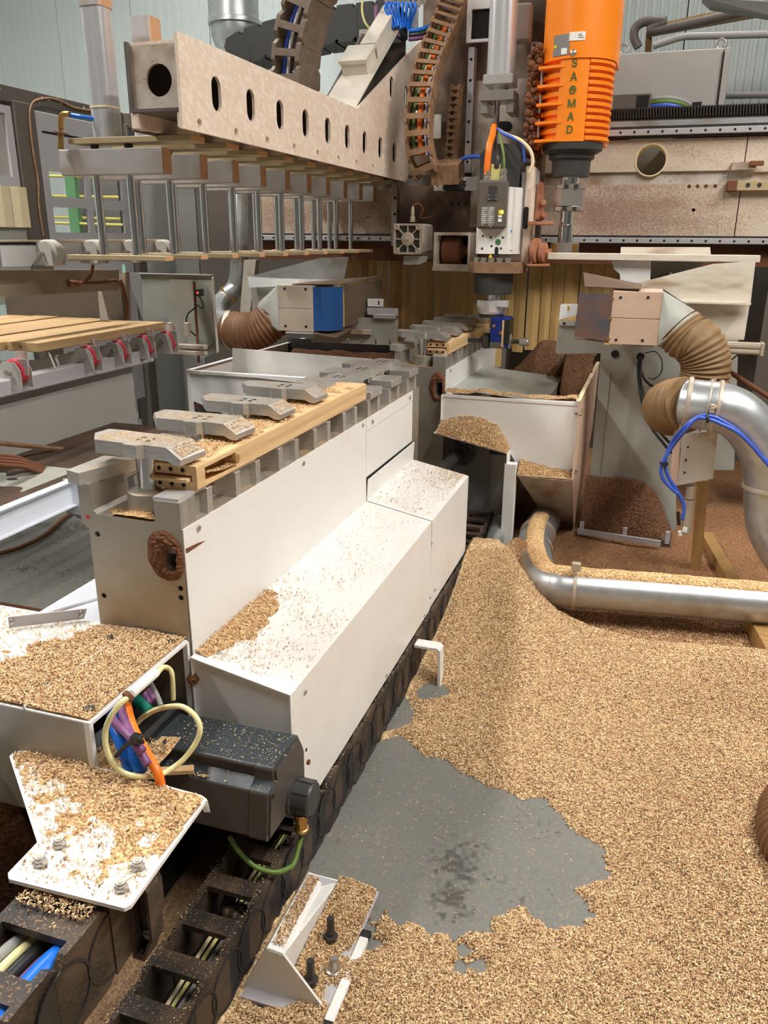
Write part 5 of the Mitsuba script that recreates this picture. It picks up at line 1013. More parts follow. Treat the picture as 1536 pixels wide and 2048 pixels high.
part(lh, 'bottom_edge', box(lx0 + .05, lx1 + .005, 4.79, 4.83, lz0 - .012, lz0 - .004), 'pale_frame')
for q in ((-2.227,4.798,1.342), (-2.083,4.798,1.343), (-2.228,4.798,1.11), (-2.085,4.798,1.112)): part(lh, 'screw_hole', lathe([(.008, 0), (.008, .002)], q, (0, -1, 0), 10), 'hole_black')
part(lh, 'cone', hull([(lx0, 4.80, lz0), (lx0, 4.80, lz1), (lx0, 5.15, lz0), (lx0, 5.15, lz1)] + [np.array((-2.399,4.95,1.144)) + .125 * (math.cos(t) * np.array([.6, 0, -.8]) * -1 + math.sin(t) * np.array([0, 1, 0])) for t in np.linspace(0, 2 * math.pi, 21)[:-1]]), 'sheet_grey', 20)
ls = thing('suction_hose', 'rust-brown ribbed suction hose curving left from the grey hood', 'hose')
part(ls, 'hose', hose(cr([(-2.354,4.95,1.178), (-2.397,4.92,1.115), (-2.481,4.9,1.064), (-2.581,4.9,1.047), (-2.694,4.95,1.051)], 8), .122, .024, .006, 24), 'hose_rust', True)
ld = thing('bent_duct', 'galvanised duct elbow dropping behind the rusty hose on the left', 'duct')
part(ld, 'tube', tube(cr([(-2.671,4.95,1.118), (-2.813,5,1.108), (-3.01,5.3,1.146), (-3.056,5.5,1.202), (-3.008,5.6,1.288), (-2.967,5.6,1.415), (-2.955,5.6,1.628), (-2.972,5.7,2.246)], 8), .068, 20), 'galv', True)
part(ld, 'clamp_band', lathe([(.07, -.012), (.078, -.01), (.078, .01), (.07, .012)], (-3.034,5.55,1.243), (.5, .1, .6), 22), 'brass', 40)
part(ld, 'end_ring', lathe([(.125, -.02), (.13, -.015), (.13, .015), (.125, .02)], (-2.706,4.95,1.05), (1, .1, 0), 26), 'tan_metal', 40)
ud = thing('roof_duct', 'large vertical galvanised duct above the cream beam with a flanged joint', 'duct')
c = (-3.427,6.6,3.222)
part(ud, 'upper_tube', cyl((c[0], 6.6, (-3.424,6.6,3.268)[2]), (c[0], 6.6, 4.6), .195, 30), 'galv', 40)
part(ud, 'joint_band', lathe([(.20, -.02), (.212, -.015), (.212, .015), (.20, .02)], (c[0], 6.6, (-3.424,6.6,3.268)[2]), 'z', 32), 'galv', 40)
part(ud, 'lower_tube', lathe([(.14, 2.2), (.14, (-3.437,6.6,3.045)[2]), (.19, (-3.43,6.6,3.169)[2]), (.19, (-3.424,6.6,3.264)[2])], (c[0], 6.6, 0), 'z', 30), 'galv', 40)
# galvanised deflector above the left hood
gd = thing('deflector_sheet', 'galvanised triangular deflector sheet with a white fold above the left hood', 'sheet')
part(gd, 'sloped_sheet', prism([(-2.632,1.395), (-2.106,1.523), (-1.906,1.532), (-1.939,1.394), (-2.109,1.368)], 'y', 5.10, 5.104), 'galv')
part(gd, 'front_fold', prism([(-2.612,1.397), (-2.394,1.389), (-1.924,1.39), (-2.236,1.345), (-2.604,1.326)], 'y', 5.05, 5.055), 'white_clean')
part(gd, 'rear_sheet', prism([(-2.628,1.322), (-2.262,1.331), (-2.267,1.168), (-2.625,1.156)], 'y', 5.12, 5.125), 'sheet_grey')
rc = thing('rusty_column', 'rust-stained column piece behind the left duct elbow', 'column', mesh=prism([(-2.817,1.493), (-2.722,1.495), (-2.788,1.128), (-2.87,1.125)], 'y', 5.4, 5.46), mat='grimy_paint')
mp = thing('mount_plate', 'drilled grey mounting plate with slotted edge right of the left hood', 'plate')
part(mp, 'plate', plate([(-1.896,1.167), (-1.535,1.155), (-1.539,0.994), (-2.14,0.99), (-2.073,1.071), (-1.897,1.094)], [slot(*(-1.782,1.012), .015, .032), slot(*(-1.686,1.013), .015, .032), slot(*(-1.59,1.014), .015, .032), slot(*(-1.88,1.011), .015, .032)], 'y', 5.0, 5.008), 'sheet_grey')
part(mp, 'upper_angle', prism([(-1.751,1.224), (-1.542,1.225), (-1.541,1.178), (-1.748,1.18)], 'y', 5.02, 5.028), 'pale_frame')
part(mp, 'tab', plate([(-1.751,1.28), (-1.643,1.28), (-1.646,1.233), (-1.751,1.23)], [slot(*(-1.676,1.254), .014, .028)], 'y', 5.03, 5.036), 'white_clean')
part(mp, 'rail_block', box((-1.693,4.98,1.176)[0], (-1.542,4.98,1.181)[0], 4.97, 5.0, (-1.649,4.98,1.162)[2], (-1.649,4.98,1.19)[2], .003), 'alu')
part(mp, 'slide', box((-1.885,4.97,1.075)[0], (-1.706,4.97,1.082)[0], 4.96, 4.995, (-1.851,4.97,1.057)[2], (-1.851,4.97,1.089)[2], .003), 'grimy_paint')
m2 = thing('mount_plate', 'pale rounded mounting plate with slots behind the right hood flap', 'plate')
part(m2, 'plate', prism([(-0.492,1.214), (-0.296,1.227), (-0.211,1.049), (-0.489,1.03), (-0.499,1.052)], 'y', 4.70, 4.705), 'sheet_grey')
part(m2, 'tab', plate([(-0.492,1.301), (-0.484,1.307), (-0.399,1.309), (-0.391,1.25), (-0.494,1.219)], [slot(*(-0.446,1.283), .014, .03)], 'y', 4.71, 4.715), 'white_clean')
part(m2, 'rail_block', box((-0.49,4.69,1.201)[0], (-0.375,4.69,1.206)[0], 4.68, 4.70, (-0.456,4.69,1.191)[2], (-0.458,4.69,1.216)[2], .002), 'alu')
for q in ((-0.461,4.678,1.203), (-0.393,4.678,1.206)): part(m2, 'hole', lathe([(.008, 0), (.008, .002)], q, (0, -1, 0), 10), 'hole_black')
# white hopper left of the far bench
lp = thing('chip_hopper', 'white open tray hopper left of the far bench with an upright sheet in it', 'hopper')
LX = (-2.586,4.18,0.898)[0]; ZT2 = .90
part(lp, 'front_panel', prism([(LX, ZT2), (LX, .72), (-1.9, .50), (-1.335, .45), (-1.335, .84)], 'y', 4.18, 4.184), 'white')
part(lp, 'front_lip', strip([(4.20, ZT2 - .004), (4.165, ZT2 - .004), (4.165, ZT2 - .018)], .003, 'x', LX, -1.36), 'white')
part(lp, 'left_panel', box(LX - .004, LX, 4.18, 5.9, .55, ZT2), 'white')
part(lp, 'left_lip', box(LX - .01, LX + .022, 4.18, 5.9, ZT2 - .004, ZT2), 'white')
part(lp, 'corner_post', box(LX - .006, LX + .02, 4.172, 4.19, .60, ZT2 + .002), 'white')
part(lp, 'rear_panel', box(LX, -1.33, 5.6, 5.604, .3, .93), 'dark_steel')
part(lp, 'tray_floor', sheet((LX, 4.184, .70), (-1.35, 4.184, .45), (-1.35, 5.6, .45), (LX, 5.6, .70), .004), 'rust_brown')
part(lp, 'upright_sheet', sheet((-2.347,4.3,1.024), (-2.356,4.3,0.863), (-1.439,4.22,0.816), (-1.44,4.22,1.016), .004), 'white')
part(lp, 'rivet', bolt((-2.574,4.178,0.822), (0, -1, 0), .008, .005), 'steel')
# grey machine side sheet with the sensor post
sg = thing('side_guard', 'grey folded side guard sheet with sensor post beside the board table', 'guard')
part(sg, 'sheet', prism([(-2.865,1.448), (-2.389,1.438), (-2.385,1.014), (-2.484,0.972), (-2.85,1.001), (-2.88,1.176)], 'y', 4.20, 4.204), 'sheet_grey')
part(sg, 'left_fold', sheet((-3.067,4.35,1.436), (-2.865,4.2,1.448), (-2.88,4.2,1.176), (-3.05,4.35,1.396), .004), 'mid_grey')
part(sg, 'top_fold', box((-2.872,4.2,1.445)[0], (-2.388,4.2,1.444)[0], 4.17, 4.204, (-2.638,4.2,1.442)[2], (-2.638,4.2,1.442)[2] + .004), 'pale_frame')
part(sg, 'right_fold', sheet((-2.389,4.2,1.436), (-2.385,4.2,1.014), (-2.339,4.1,1.02), (-2.342,4.1,1.433), .004), 'grimy_paint')
part(sg, 'inner_sheet', prism([(-2.667,1.416), (-2.394,1.417), (-2.391,1.081), (-2.468,1.02), (-2.695,1.039)], 'y', 4.188, 4.192), 'sheet_grey')
sn = thing('sensor_post', 'thin brown rod with a small red glowing sensor on the grey side guard', 'sensor')
part(sn, 'rod', tube([(-2.469,4.12,1.41), (-2.472,4.12,0.957)], .008, 10), 'rust_brown', 40)
q = (-2.432,4.11,1.352)
part(sn, 'sensor_body', box(q[0] - .017, q[0] + .017, q[1] - .02, q[1] + .02, q[2] - .02, q[2] + .02, .003), 'black')
scene['led_red'] = two({'type': 'diffuse', 'reflectance': rgb(lin(220, 30, 30))})
k = part(sn, 'indicator_light', lathe([(.006, 0), (.006, .003)], (q[0], q[1] - .0205, q[2]), (0, -1, 0), 10), 'led_red'); scene[k]['emitter'] = {'type': 'area', 'radiance': {'type': 'rgb', 'value': [4, .15, .15]}}
part(sn, 'cable', tube(cr([(-2.437,4.11,1.333), (-2.42,4.11,1.306), (-2.412,4.11,1.279), (-2.433,4.11,1.267), (-2.451,4.11,1.283), (-2.468,4.11,1.266), (-2.516,4.11,1.231), (-2.536,4.12,1.182), (-2.516,4.12,1.14), (-2.48,4.12,1.108)], 5), .004, 6), 'black', True)
ap = thing('profile_bar', 'aluminium profile bar carrying the sensor post at the end of the board table', 'profile')
za_, zb_ = (-2.448,4.05,1.072)[2], (-2.453,4.05,1.001)[2]
for j in range(2):
    z = zb_ + (za_ - zb_) * (.08 + .5 * j)
    part(ap, 'profile', box((-2.685,4.05,1.056)[0], (-2.39,4.05,1.069)[0], 4.05, 4.09, z, z + (za_ - zb_) * .34, .003), 'tan_metal')
for q, qt, qb in (((-2.624,4.08,1.168), (-2.623,4.08,1.182), (-2.63,4.08,1.106)), ((-2.512,4.08,1.172), (-2.511,4.08,1.186), (-2.518,4.08,1.111))):
    part(ap, 'slotted_clip', box(q[0] - .014, q[0] + .014, 4.07, 4.10, qb[2], qt[2], .003), 'tan_metal')
# ================================================================ board table with red rollers
BT = thing('board_table', 'grey roller table carrying oak boards at the left', 'roller table')
part(BT, 'front_beam', box(-2.56, -2.50, 1.2, 3.72, 1.015, 1.085, .006), 'pale_frame')
part(BT, 'lower_skirt', box(-2.62, -2.56, 1.2, 3.6, .45, 1.02), 'cabinet_grey')
part(BT, 'leg', prism([(-2.734,0.973), (-2.637,0.992), (-2.629,0.663), (-2.748,0.64)], 'y', 3.62, 3.70), 'pale_frame')
part(BT, 'leg', box(-2.75, -2.58, 3.55, 3.62, 0, 1.02), 'cabinet_grey')
part(BT, 'rear_beam', box(-4.2, -4.1, 1.2, 3.9, 1.0, 1.09), 'pale_frame')
wy = [2.25, 2.679, 3.147, 3.38, 3.594, 3.811]
for j, y in enumerate(wy):
    r = thing('red_roller', ['red roller at the near left edge of the table, partly out of view', 'first red roller seen from the left, in a grey bracket below the marked board end', 'second red roller in view, below the near third of the front board', 'third red roller in view along the table edge', 'fourth red roller in view along the table edge', 'rightmost red roller beside the profile bar'][j], 'roller', 'red rollers along the board table')
    part(r, 'wheel', lathe([(.046, 0), (.053, .006), (.053, .034), (.046, .04)], (-2.495, y + .012, 1.112), 'y', 26), 'red_wheel', 40)
    prof = Polygon([(-2.445, 1.045), (-2.445, 1.12), (-2.47, 1.155), (-2.53, 1.155), (-2.56, 1.12), (-2.95, 1.06), (-2.95, 1.03), (-2.60, 1.03), (-2.55, 1.045)])
    part(r, 'bracket_plate', prism(prof, 'y', y - .004, y), 'grey_paint2'); part(r, 'bracket_plate', prism(prof, 'y', y + .06, y + .064), 'grey_paint2')
    part(r, 'shaft', cat(cyl((-2.495, y - .02, 1.112), (-2.495, y + .06, 1.112), .008, 10)), 'steel', 40); part(r, 'shaft_nut', hexnut((-2.495, y - .026, 1.112), (0, 1, 0), .014, .012), 'steel')
    part(r, 'stop_plate', box(-2.52, -2.46, y + .066, y + .07, 1.13, 1.19), 'grey_paint2'); part(r, 'stop_plate', box(-2.485, -2.425, y + .02, y + .024, 1.10, 1.165), 'grey_paint2')
PB('grey_paint2', lin(184, 180, 174), 0.45)
xr = -2.50
BN = ['front oak board on the roller table with a dark knot mark on its end', 'second oak board from the front edge of the roller table', 'third oak board from the front edge of the roller table', 'fourth oak board from the front edge of the roller table', 'fifth oak board from the front edge of the roller table', 'rear oak board on the roller table']
xs_ = [xr]
for w in (.165, .17, .15, .16, .165, .17): xs_.append(xs_[-1] - w - .022)
for j in range(6):
    b = thing('oak_board', BN[j], 'board', 'oak boards on the roller table')
    y0 = 2.86 + .012 * ((j * 3) % 4) - .05 * j; y1 = 3.845 + .02 * j
    part(b, 'board', box(xs_[j + 1] + .022, xs_[j], y0, y1, 1.170, 1.211 - .004 * (j % 2), .003), 'board_wood')
    if j == 0: part(b, 'knot_mark', prism(Point(*(-2.592,1.19)).buffer(.006), 'y', y0 - .0015, y0 + .001), 'rust_brown')
# table side strip, brown cables
thing('table_cable', 'brown cable hanging down from the board table past its leg', 'cable', mesh=tube(cr([(-2.477,3.6,1.051), (-2.564,3.6,1.031), (-2.611,3.6,0.994), (-2.643,3.6,0.9), (-2.659,3.6,0.791), (-2.65,3.6,0.683)], 6), .010, 8), mat='rust_brown', smooth=True)
thing('pale_strap', 'thin pale rod crossing under the front board', 'rod', mesh=tube([(-2.525,2.95,1.16), (-2.501,2.95,1.093)], .004, 6), mat='label_white')
# ---------------------------------------------------------------- upper conveyor
UC = thing('upper_conveyor', 'white upper conveyor rail with beige rollers above the board table', 'conveyor')
zt = (-2.58,2.987,1.626)[2]
part(UC, 'rail', prism([(2.654,1.627), (4.033,1.636), (4.035,1.578), (3.992,1.524), (3.301,1.535), (3.272,1.533), (3.002,1.544), (2.973,1.522), (2.634,1.529)], 'x', -2.585, -2.58), 'white_clean')
part(UC, 'rail_top', box(-2.63, -2.575, 1.2, 3.95, zt - .004, zt + .004), 'ivory')
part(UC, 'dark_slot', prism([(2.648,1.614), (3.162,1.609), (3.166,1.63), (2.651,1.627)], 'x', -2.578, -2.575), 'hole_black')
part(UC, 'rear_rail', box(-4.0, -3.95, 1.2, 3.95, zt - .1, zt), 'white_clean')
part(UC, 'machine_body', prism([(2.713,1.514), (3.706,1.482), (3.689,1.382), (2.69,1.401)], 'x', -2.7, -2.66), 'grimy_body')
PB('grimy_body', proc(lambda p, n, uv: mix(lin(170, 158, 138), lin(142, 126, 104), fbm(p.y * 4, p.z * 6, 1.0))), 0.55)
part(UC, 'end_column', prism([(-2.98,1.414), (-2.782,1.459), (-2.801,1.201), (-2.921,1.197)], 'y', 3.93, 3.97), 'grimy_body')
part(UC, 'inner_panel', box(-4.1, -4.05, 1.2, 3.9, 1.1, 1.5), 'sheet_grey')
part(UC, 'dark_recess', box(-3.6, -2.8, 3.9, 3.92, 1.15, 1.42), 'brown_grey')
part(UC, 'inner_rib', prism([(-2.86,1.379), (-2.837,1.38), (-2.81,1.214), (-2.865,1.212)], 'y', 3.78, 3.8), 'cabinet_grey')
uy = [2.64, 3.02, 3.33, 3.64, 3.92]
for j, y in enumerate(uy):
    r = thing('beige_roller', ['beige roller of the upper conveyor at the left edge of the picture', 'second beige roller of the upper conveyor, right of the dark slot', 'third beige roller of the upper conveyor', 'fourth beige roller of the upper conveyor, seen between the bright rods', 'rightmost beige roller of the upper conveyor'][j], 'roller', 'beige rollers of the upper conveyor')
    zc = zt - .05
    part(r, 'wheel', lathe([(.05, 0), (.057, .006), (.057, .05), (.05, .056)], (-2.545, y + .012, zc), 'y', 24), 'beige_wheel', 40)
    pr_ = Polygon([(-2.50, zc - .05), (-2.50, zc + .02), (-2.52, zc + .045), (-2.58, zc + .045), (-2.60, zc - .05)])
    part(r, 'bracket_plate', prism(pr_, 'y', y - .004, y), 'grey_paint2'); part(r, 'bracket_plate', prism(pr_, 'y', y + .078, y + .082), 'grey_paint2')
    part(r, 'shaft', cyl((-2.545, y - .03, zc), (-2.545, y + .07, zc), .008, 10), 'steel', 40)
thing('conveyor_cable', 'brown cable looping under the upper conveyor body', 'cable', mesh=tube(cr([(-2.509,3.3,1.52), (-2.532,3.3,1.468), (-2.579,3.3,1.438), (-2.637,3.3,1.425), (-2.676,3.3,1.433), (-2.649,3.3,1.443), (-2.592,3.3,1.439), (-2.541,3.4,1.436), (-2.608,3.6,1.433), (-2.643,3.7,1.382), (-2.627,3.7,1.306), (-2.636,3.7,1.229)], 6), .008, 7), mat='rust_brown', smooth=True)
thing('green_tube', 'pale mint-green upright strip beside the end of the upper conveyor', 'tube', mesh=tube(cr([(-3.263,4.6,1.479), (-3.263,4.6,1.38), (-3.256,4.6,1.214)], 4), .011, 8), mat='label_mint', smooth=True)
PB('label_mint', lin(170, 222, 196), 0.4)
# ================================================================ brown enclosure frame with windows
EF = thing('enclosure_frame', 'brown-grey steel enclosure frame with pale window panels at the left', 'frame')
ex = -4.2
part(EF, 'top_beam', box(ex - .1, ex, 2.0, 6.10, 2.485, 2.585, .004), 'brown_grey')
part(EF, 'top_beam_cross', box(-4.3, -2.95, 6.10, 6.20, 2.47, 2.58, .004), 'brown_grey')
part(EF, 'post', box(ex - .1, ex + .01, 4.86, 5.06, 0.0, 2.50, .004), 'brown_grey')
part(EF, 'post', box(-4.28, -4.16, 6.08, 6.20, 0, 2.5, .004), 'brown_grey')
part(EF, 'splice_plate', box(ex - .002, ex + .008, 5.12, 5.40, 2.50, 2.575), 'brown_grey')
for y in (4.75, 5.15, 5.22, 5.35, 5.6): part(EF, 'bolt', bolt((ex + .008, y, 2.55), (1, 0, 0), .012, .006), 'steel')
def window(parent, y0, y1, z0, z1, nx, nz, xx):
    w, h = (y1 - y0), (z1 - z0); m = .07; cuts_ = []
    for i in range(nx):
        for j in range(nz):
            a, b = y0 + m + i * (w - m) / nx, z0 + m + j * (h - m) / nz
            cuts_.append(sbox(a, b, a + (w - m) / nx - m, b + (h - m) / nz - m).buffer(-.02).buffer(.02))
    part(parent, 'panel_frame', plate(sbox(y0, z0, y1, z1), cuts_, 'x', xx - .02, xx), 'pale_frame')
    for c_ in cuts_:
        x0_, z0_, x1_, z1_ = c_.bounds
        k = part(parent, 'pane', box(xx - .012, xx - .010, x0_ - .004, x1_ + .004, z0_ - .004, z1_ + .004), 'pane_glass')
scene['pane_glass'] = {'type': 'thindielectric', 'int_ior': 1.2}
wp = thing('window_panel', 'pale four-pane window panel right of the brown post, looking through to a green post', 'window panel')
window(wp, 5.07, 6.06, 1.60, 2.16, 2, 2, ex)
part(wp, 'header', box(ex - .02, ex, 5.07, 6.06, 2.165, 2.46), 'pale_frame'); part(wp, 'header_slot', box(ex, ex + .002, 5.12, 5.75, 2.33, 2.345), 'hole_black'); part(wp, 'low_sheet', box(ex - .02, ex, 5.07, 6.06, .3, 1.595), 'pale_frame')
wl = thing('window_panel', 'pale framed panel with a grey pane left of the brown post at the picture edge', 'window panel')
part(wl, 'panel_frame', plate(sbox(4.2, 1.95, 4.84, 2.46), [sbox(4.2, 2.02, 4.78, 2.41)], 'x', ex - .02, ex), 'pale_frame')
part(wl, 'grey_pane', box(ex - .03, ex - .02, 4.2, 4.8, 2.0, 2.43), 'cabinet_grey')
iv = thing('strip_flap', 'ivory plastic flap hanging below the left panel at the picture edge', 'strip curtain')
for j in range(3): part(iv, 'strip', strip([(ex + .012, 4.40 + .16 * j), (ex + .02, 4.47 + .16 * j), (ex + .012, 4.555 + .16 * j)], .004, 'z', 1.70, 1.96), 'ivory')
thing('low_panel', 'blue-grey panel below the ivory flap', 'panel', mesh=box(ex - .03, ex - .02, 4.0, 4.86, 1.2, 1.96), mat='sheet_grey')
gp = thing('green_rack', 'green post with yellow rungs seen through the window panel', 'rack')
gc = (-5.02,6.4,1.949)
part(gp, 'post', box(gc[0] - .05, gc[0] + .05, 6.4, 6.45, 0, 2.35), 'green_paint')
for z in ((-5.007,6.4,2.155)[2], (-5.037,6.4,1.941)[2], (-5.063,6.4,1.761)[2]):
    for d in (0, .05): part(gp, 'rung', cyl((gc[0] - .42, 6.42 + d, z + d), (gc[0] + .5, 6.42 + d, z - .02 + d), .012, 8), 'yellow_paint')
for x in (gc[0] - .42, gc[0] + .5): part(gp, 'side_post', box(x - .03, x + .03, 6.43, 6.47, 0, 2.3), 'dark_steel')
thing('frame_cable', 'thin tan cable running over the frame and down the brown post', 'cable', mesh=tube(cr([(-4.18,5.715,2.545), (-4.18,5.482,2.535), (-4.18,5.313,2.56), (-4.18,5.193,2.556), (-4.18,5.062,2.522), (-4.18,5.002,2.458), (-4.18,4.985,2.348), (-4.18,4.983,2.206), (-4.18,4.996,2.016), (-4.18,4.975,1.851), (-4.18,4.982,1.645)], 6), .008, 7), mat='chain_brown', smooth=True)
# ================================================================ trays left of the near bench
tr = thing('chip_tray', 'long white tray rim left of the near bench with dark sawdust behind it', 'tray')
tx = -1.9
part(tr, 'rim', strip([(tx + .03, .832), (tx, .832), (tx, .738), (tx + .02, .738)], .004, 'y', 0.6, 2.245), 'pale_white')
PB('pale_white', lin(214, 218, 226), 0.4)
part(tr, 'end_plate', prism([(tx - .03, .70), (tx + .05, .70), (tx + .05, .83), (tx - .03, .83)], 'y', 2.245, 2.25), 'pale_white')
part(tr, 'end_bracket', box(tx - .01, tx + .05, 2.25, 2.29, .68, .80, .01), 'pale_frame')
part(tr, 'tray_floor', box(-2.6, tx, .6, 3.4, .742, .746), 'tray_dirt_shaded')
part(tr, 'green_sheet', box(-2.45, -2.15, 1.6, 2.6, .7465, .7485), 'sheet_grey')
part(tr, 'back_wall', box(-2.62, -2.60, .6, 3.4, .742, 1.0), 'cabinet_grey')
for j in range(4):
    thing('tray_cable', ['upper', 'second', 'third', 'lowest'][j] + ' brown cable of the bundle lying in the tray left of the near bench', 'cable', 'cable bundle in the tray', tube(cr([(-2.3,2.303,0.855), (-2.3,2.424,0.816), (-2.3,2.499,0.776), (-2.3,2.591,0.724), (-2.3,2.706,0.677), (-2.3,2.878,0.599)], 6) + (.012 * j, 0, -.012 * j + .015), .009, 7), 'rust_brown', True)
thing('tray_strip', 'straight tan batten along the back of the tray', 'batten', mesh=tube([(-2.45,2.466,0.868), (-2.45,3.126,0.661)], .012, 6), mat='chain_brown')
bp = thing('base_sheet', 'pale blue-white sloping base sheet with a shiny edge left of the end plate', 'sheet')
part(bp, 'sheet', prism([(-2.4, .9), (-1.70, 1.78), (-1.70, 2.6), (-1.34, 2.6), (-1.34, 1.0), (-1.6, .9)], 'z', .545, .549), 'pale_white')
part(bp, 'shiny_edge', strip([(-1.315 - .40, 1.70), (-1.315 - .21, 2.05)], .012, 'z', .549, .553), 'galv')
sp2 = thing('strip_plate', 'narrow pale strip plate with two screws standing at the rear edge of the dusty cover', 'plate')
part(sp2, 'plate', sheet((-1.507,1.486,0.71), (-1.51,1.488,0.678), (-1.36,1.595,0.678), (-1.346,1.595,0.71), .004), 'pale_frame')
for q in ((-1.498,1.489,0.697), (-1.36,1.586,0.697)): part(sp2, 'screw', bolt(q, (-.3, -1, .3), .009, .005), 'steel')
thing('floor_cable', 'rust-brown cable lying across the dark floor left of the near bench', 'cable', mesh=tube(cr([(-3.235,3.135,0.02), (-3.173,3.288,0.02), (-3.178,3.494,0.02), (-3.273,3.784,0.02), (-3.311,3.973,0.02)], 6), .012, 7), mat='rust_brown', smooth=True)

# ================================================================ front: dusty cable trunk, servo motor, bracket, chains
tk = thing('wiring_trunk', 'white sheet cable trunk in the foreground, its top covered with sawdust, open at the right', 'cable trunk')
part(tk, 'top_sheet', box(-1.206, -1.04, 1.195, 1.586, .667, .673, .001), 'white')
part(tk, 'top_sheet', box(-2.2, -1.210, 1.195, 1.60, .667, .6722, .001), 'white')
part(tk, 'joint_edge', box(-1.2095, -1.2062, 1.195, 1.586, .672, .6805), 'white_clean')
part(tk, 'front_sheet', box(-2.2, -1.04, 1.195, 1.2005, .40, .669), 'trunk_white_shaded')
PB('trunk_white_shaded', proc(lambda p, n, uv: mix(lin(178, 172, 162), lin(150, 138, 122), fbm(p.x * 12, p.z * 12, 0.5))), 0.4)  # white front sheet coloured grey-brown for the shade it stands in
part(tk, 'edge_flange', cat(box(-1.056, -1.0385, 1.1945, 1.586, .662, .6735, .002), box(-1.056, -1.0385, 1.1945, 1.207, .40, .665, .002)), 'white_clean')
part(tk, 'rear_flange', box(-1.05, -1.036, 1.578, 1.588, .40, .668), 'white_clean')
for q in ((-1.227,1.29,0.677), (-1.227,1.528,0.677), (-1.069,1.235,0.677), (-1.069,1.557,0.677)): part(tk, 'slot_screw', cat(lathe([(.0125, -.004), (.0125, .004), (.007, .005)], q, 'z', 14)), 'dark_steel')
mbx = thing('machine_base', 'dark rust-brown machine base under the dusty trunk, with a black plate added for the shadow there', 'machine base')
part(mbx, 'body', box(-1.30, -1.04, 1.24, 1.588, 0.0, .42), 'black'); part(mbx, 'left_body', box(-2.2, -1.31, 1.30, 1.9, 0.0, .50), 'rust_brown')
part(mbx, 'added_shade_plate', box(-2.2, -1.24, 1.0, 1.04, 0.0, .36), 'black'); part(mbx, 'gear_block', box(-1.16, -1.06, 1.40, 1.58, .30, .50, .01), 'black')  # black plate added where the space under the trunk lies in shadow
# servo motor
sm = thing('servo_motor', 'dark grey servo motor with round end cap in front of the white cover', 'motor')
MX = -.722
def sec(pts): return Polygon(pts).buffer(-.006).buffer(.006)
hump = [(1.389,0.586), (1.416,0.474), (1.557,0.475)]
top_f, top_b = (1.416,0.474), (1.557,0.475)
led, low, bot, botb, rgt, rg2 = (1.411,0.439), (1.39,0.421), (1.372,0.301), ((1.489,0.203)[0], (1.372,0.301)[1]), (1.601,0.416), (1.601,0.362)
body = Polygon([top_f, top_b, (rgt[0] - .012, rgt[1]), (rgt[0] - .012, botb[1] + .01), (botb[0], botb[1]), bot, low, (led[0] + .012, led[1])])
part(sm, 'body', prism(body.buffer(-.008).buffer(.008), 'x', -1.03, MX - .055), 'motor_grey', 25)
part(sm, 'rear_section', prism(body.buffer(-.008).buffer(.0105), 'x', MX - .053, MX - .006), 'motor_grey', 25)
part(sm, 'front_section', prism(body.buffer(-.010).buffer(.006), 'x', -1.075, -1.032), 'motor_grey', 25)
part(sm, 'end_face', prism(body.buffer(-.014).buffer(.008), 'x', MX - .006, MX), 'motor_grey', 25)
eb = (-0.722,1.517,0.329)
part(sm, 'encoder_ring', lathe([(.052, 0), (.052, .006), (.046, .008)], eb, 'x', 32), 'charcoal', 40)
part(sm, 'encoder_cap', lathe([(.044, 0), (.044, .048), (.040, .054)], eb, 'x', 32), 'charcoal', 30)
for t in np.linspace(0, 2 * math.pi, 9)[:-1]: part(sm, 'cap_groove', mv(rot(box(0, .046, -.0015, .0015, -.0012, .0012), math.degrees(0), [1, 0, 0], [0, 0, 0]), (eb[0] + .004, eb[1] + .044 * math.cos(t), eb[2] + .044 * math.sin(t))), 'black')
g = text_mesh('ENCODER', .006, .001) if False else None
for q in ((-0.721,1.403,0.411), (-0.721,1.595,0.409)): part(sm, 'screw_hole', lathe([(.005, 0), (.005, .0015)], q, 'x', 10), 'black')
part(sm, 'eyelet', lathe([(.007, 0), (.007, .006)], (-0.722,1.604,0.366), 'x', 12), 'rust_brown')
cq = np.array([eb[0] + .022, eb[1] - .012, eb[2] - .04])
cn = thing('brass_connector', 'round brass cable connector hanging from the encoder cap of the servo motor', 'connector')
part(cn, 'collar', lathe([(.016, 0), (.018, .006), (.018, .022), (.015, .024), (.015, .044), (.019, .046), (.019, .053), (.014, .055)], cq, (.0, .05, -1), 20), 'brass', 30)
ce = cq + np.array([0, .003, -.055])
thing('encoder_cable', 'olive green cable sagging from the brass connector back over the cable chain', 'cable', mesh=tube(cr([ce + (0, 0, .01), ce + (0, 0, -.012), (-0.699,1.46,0.179), (-0.705,1.43,0.18), (-0.728,1.4,0.189), (-0.773,1.39,0.202), (-0.814,1.39,0.235), (-0.845,1.4,0.264)], 7), .0062, 10), mat='green_cable', smooth=True)
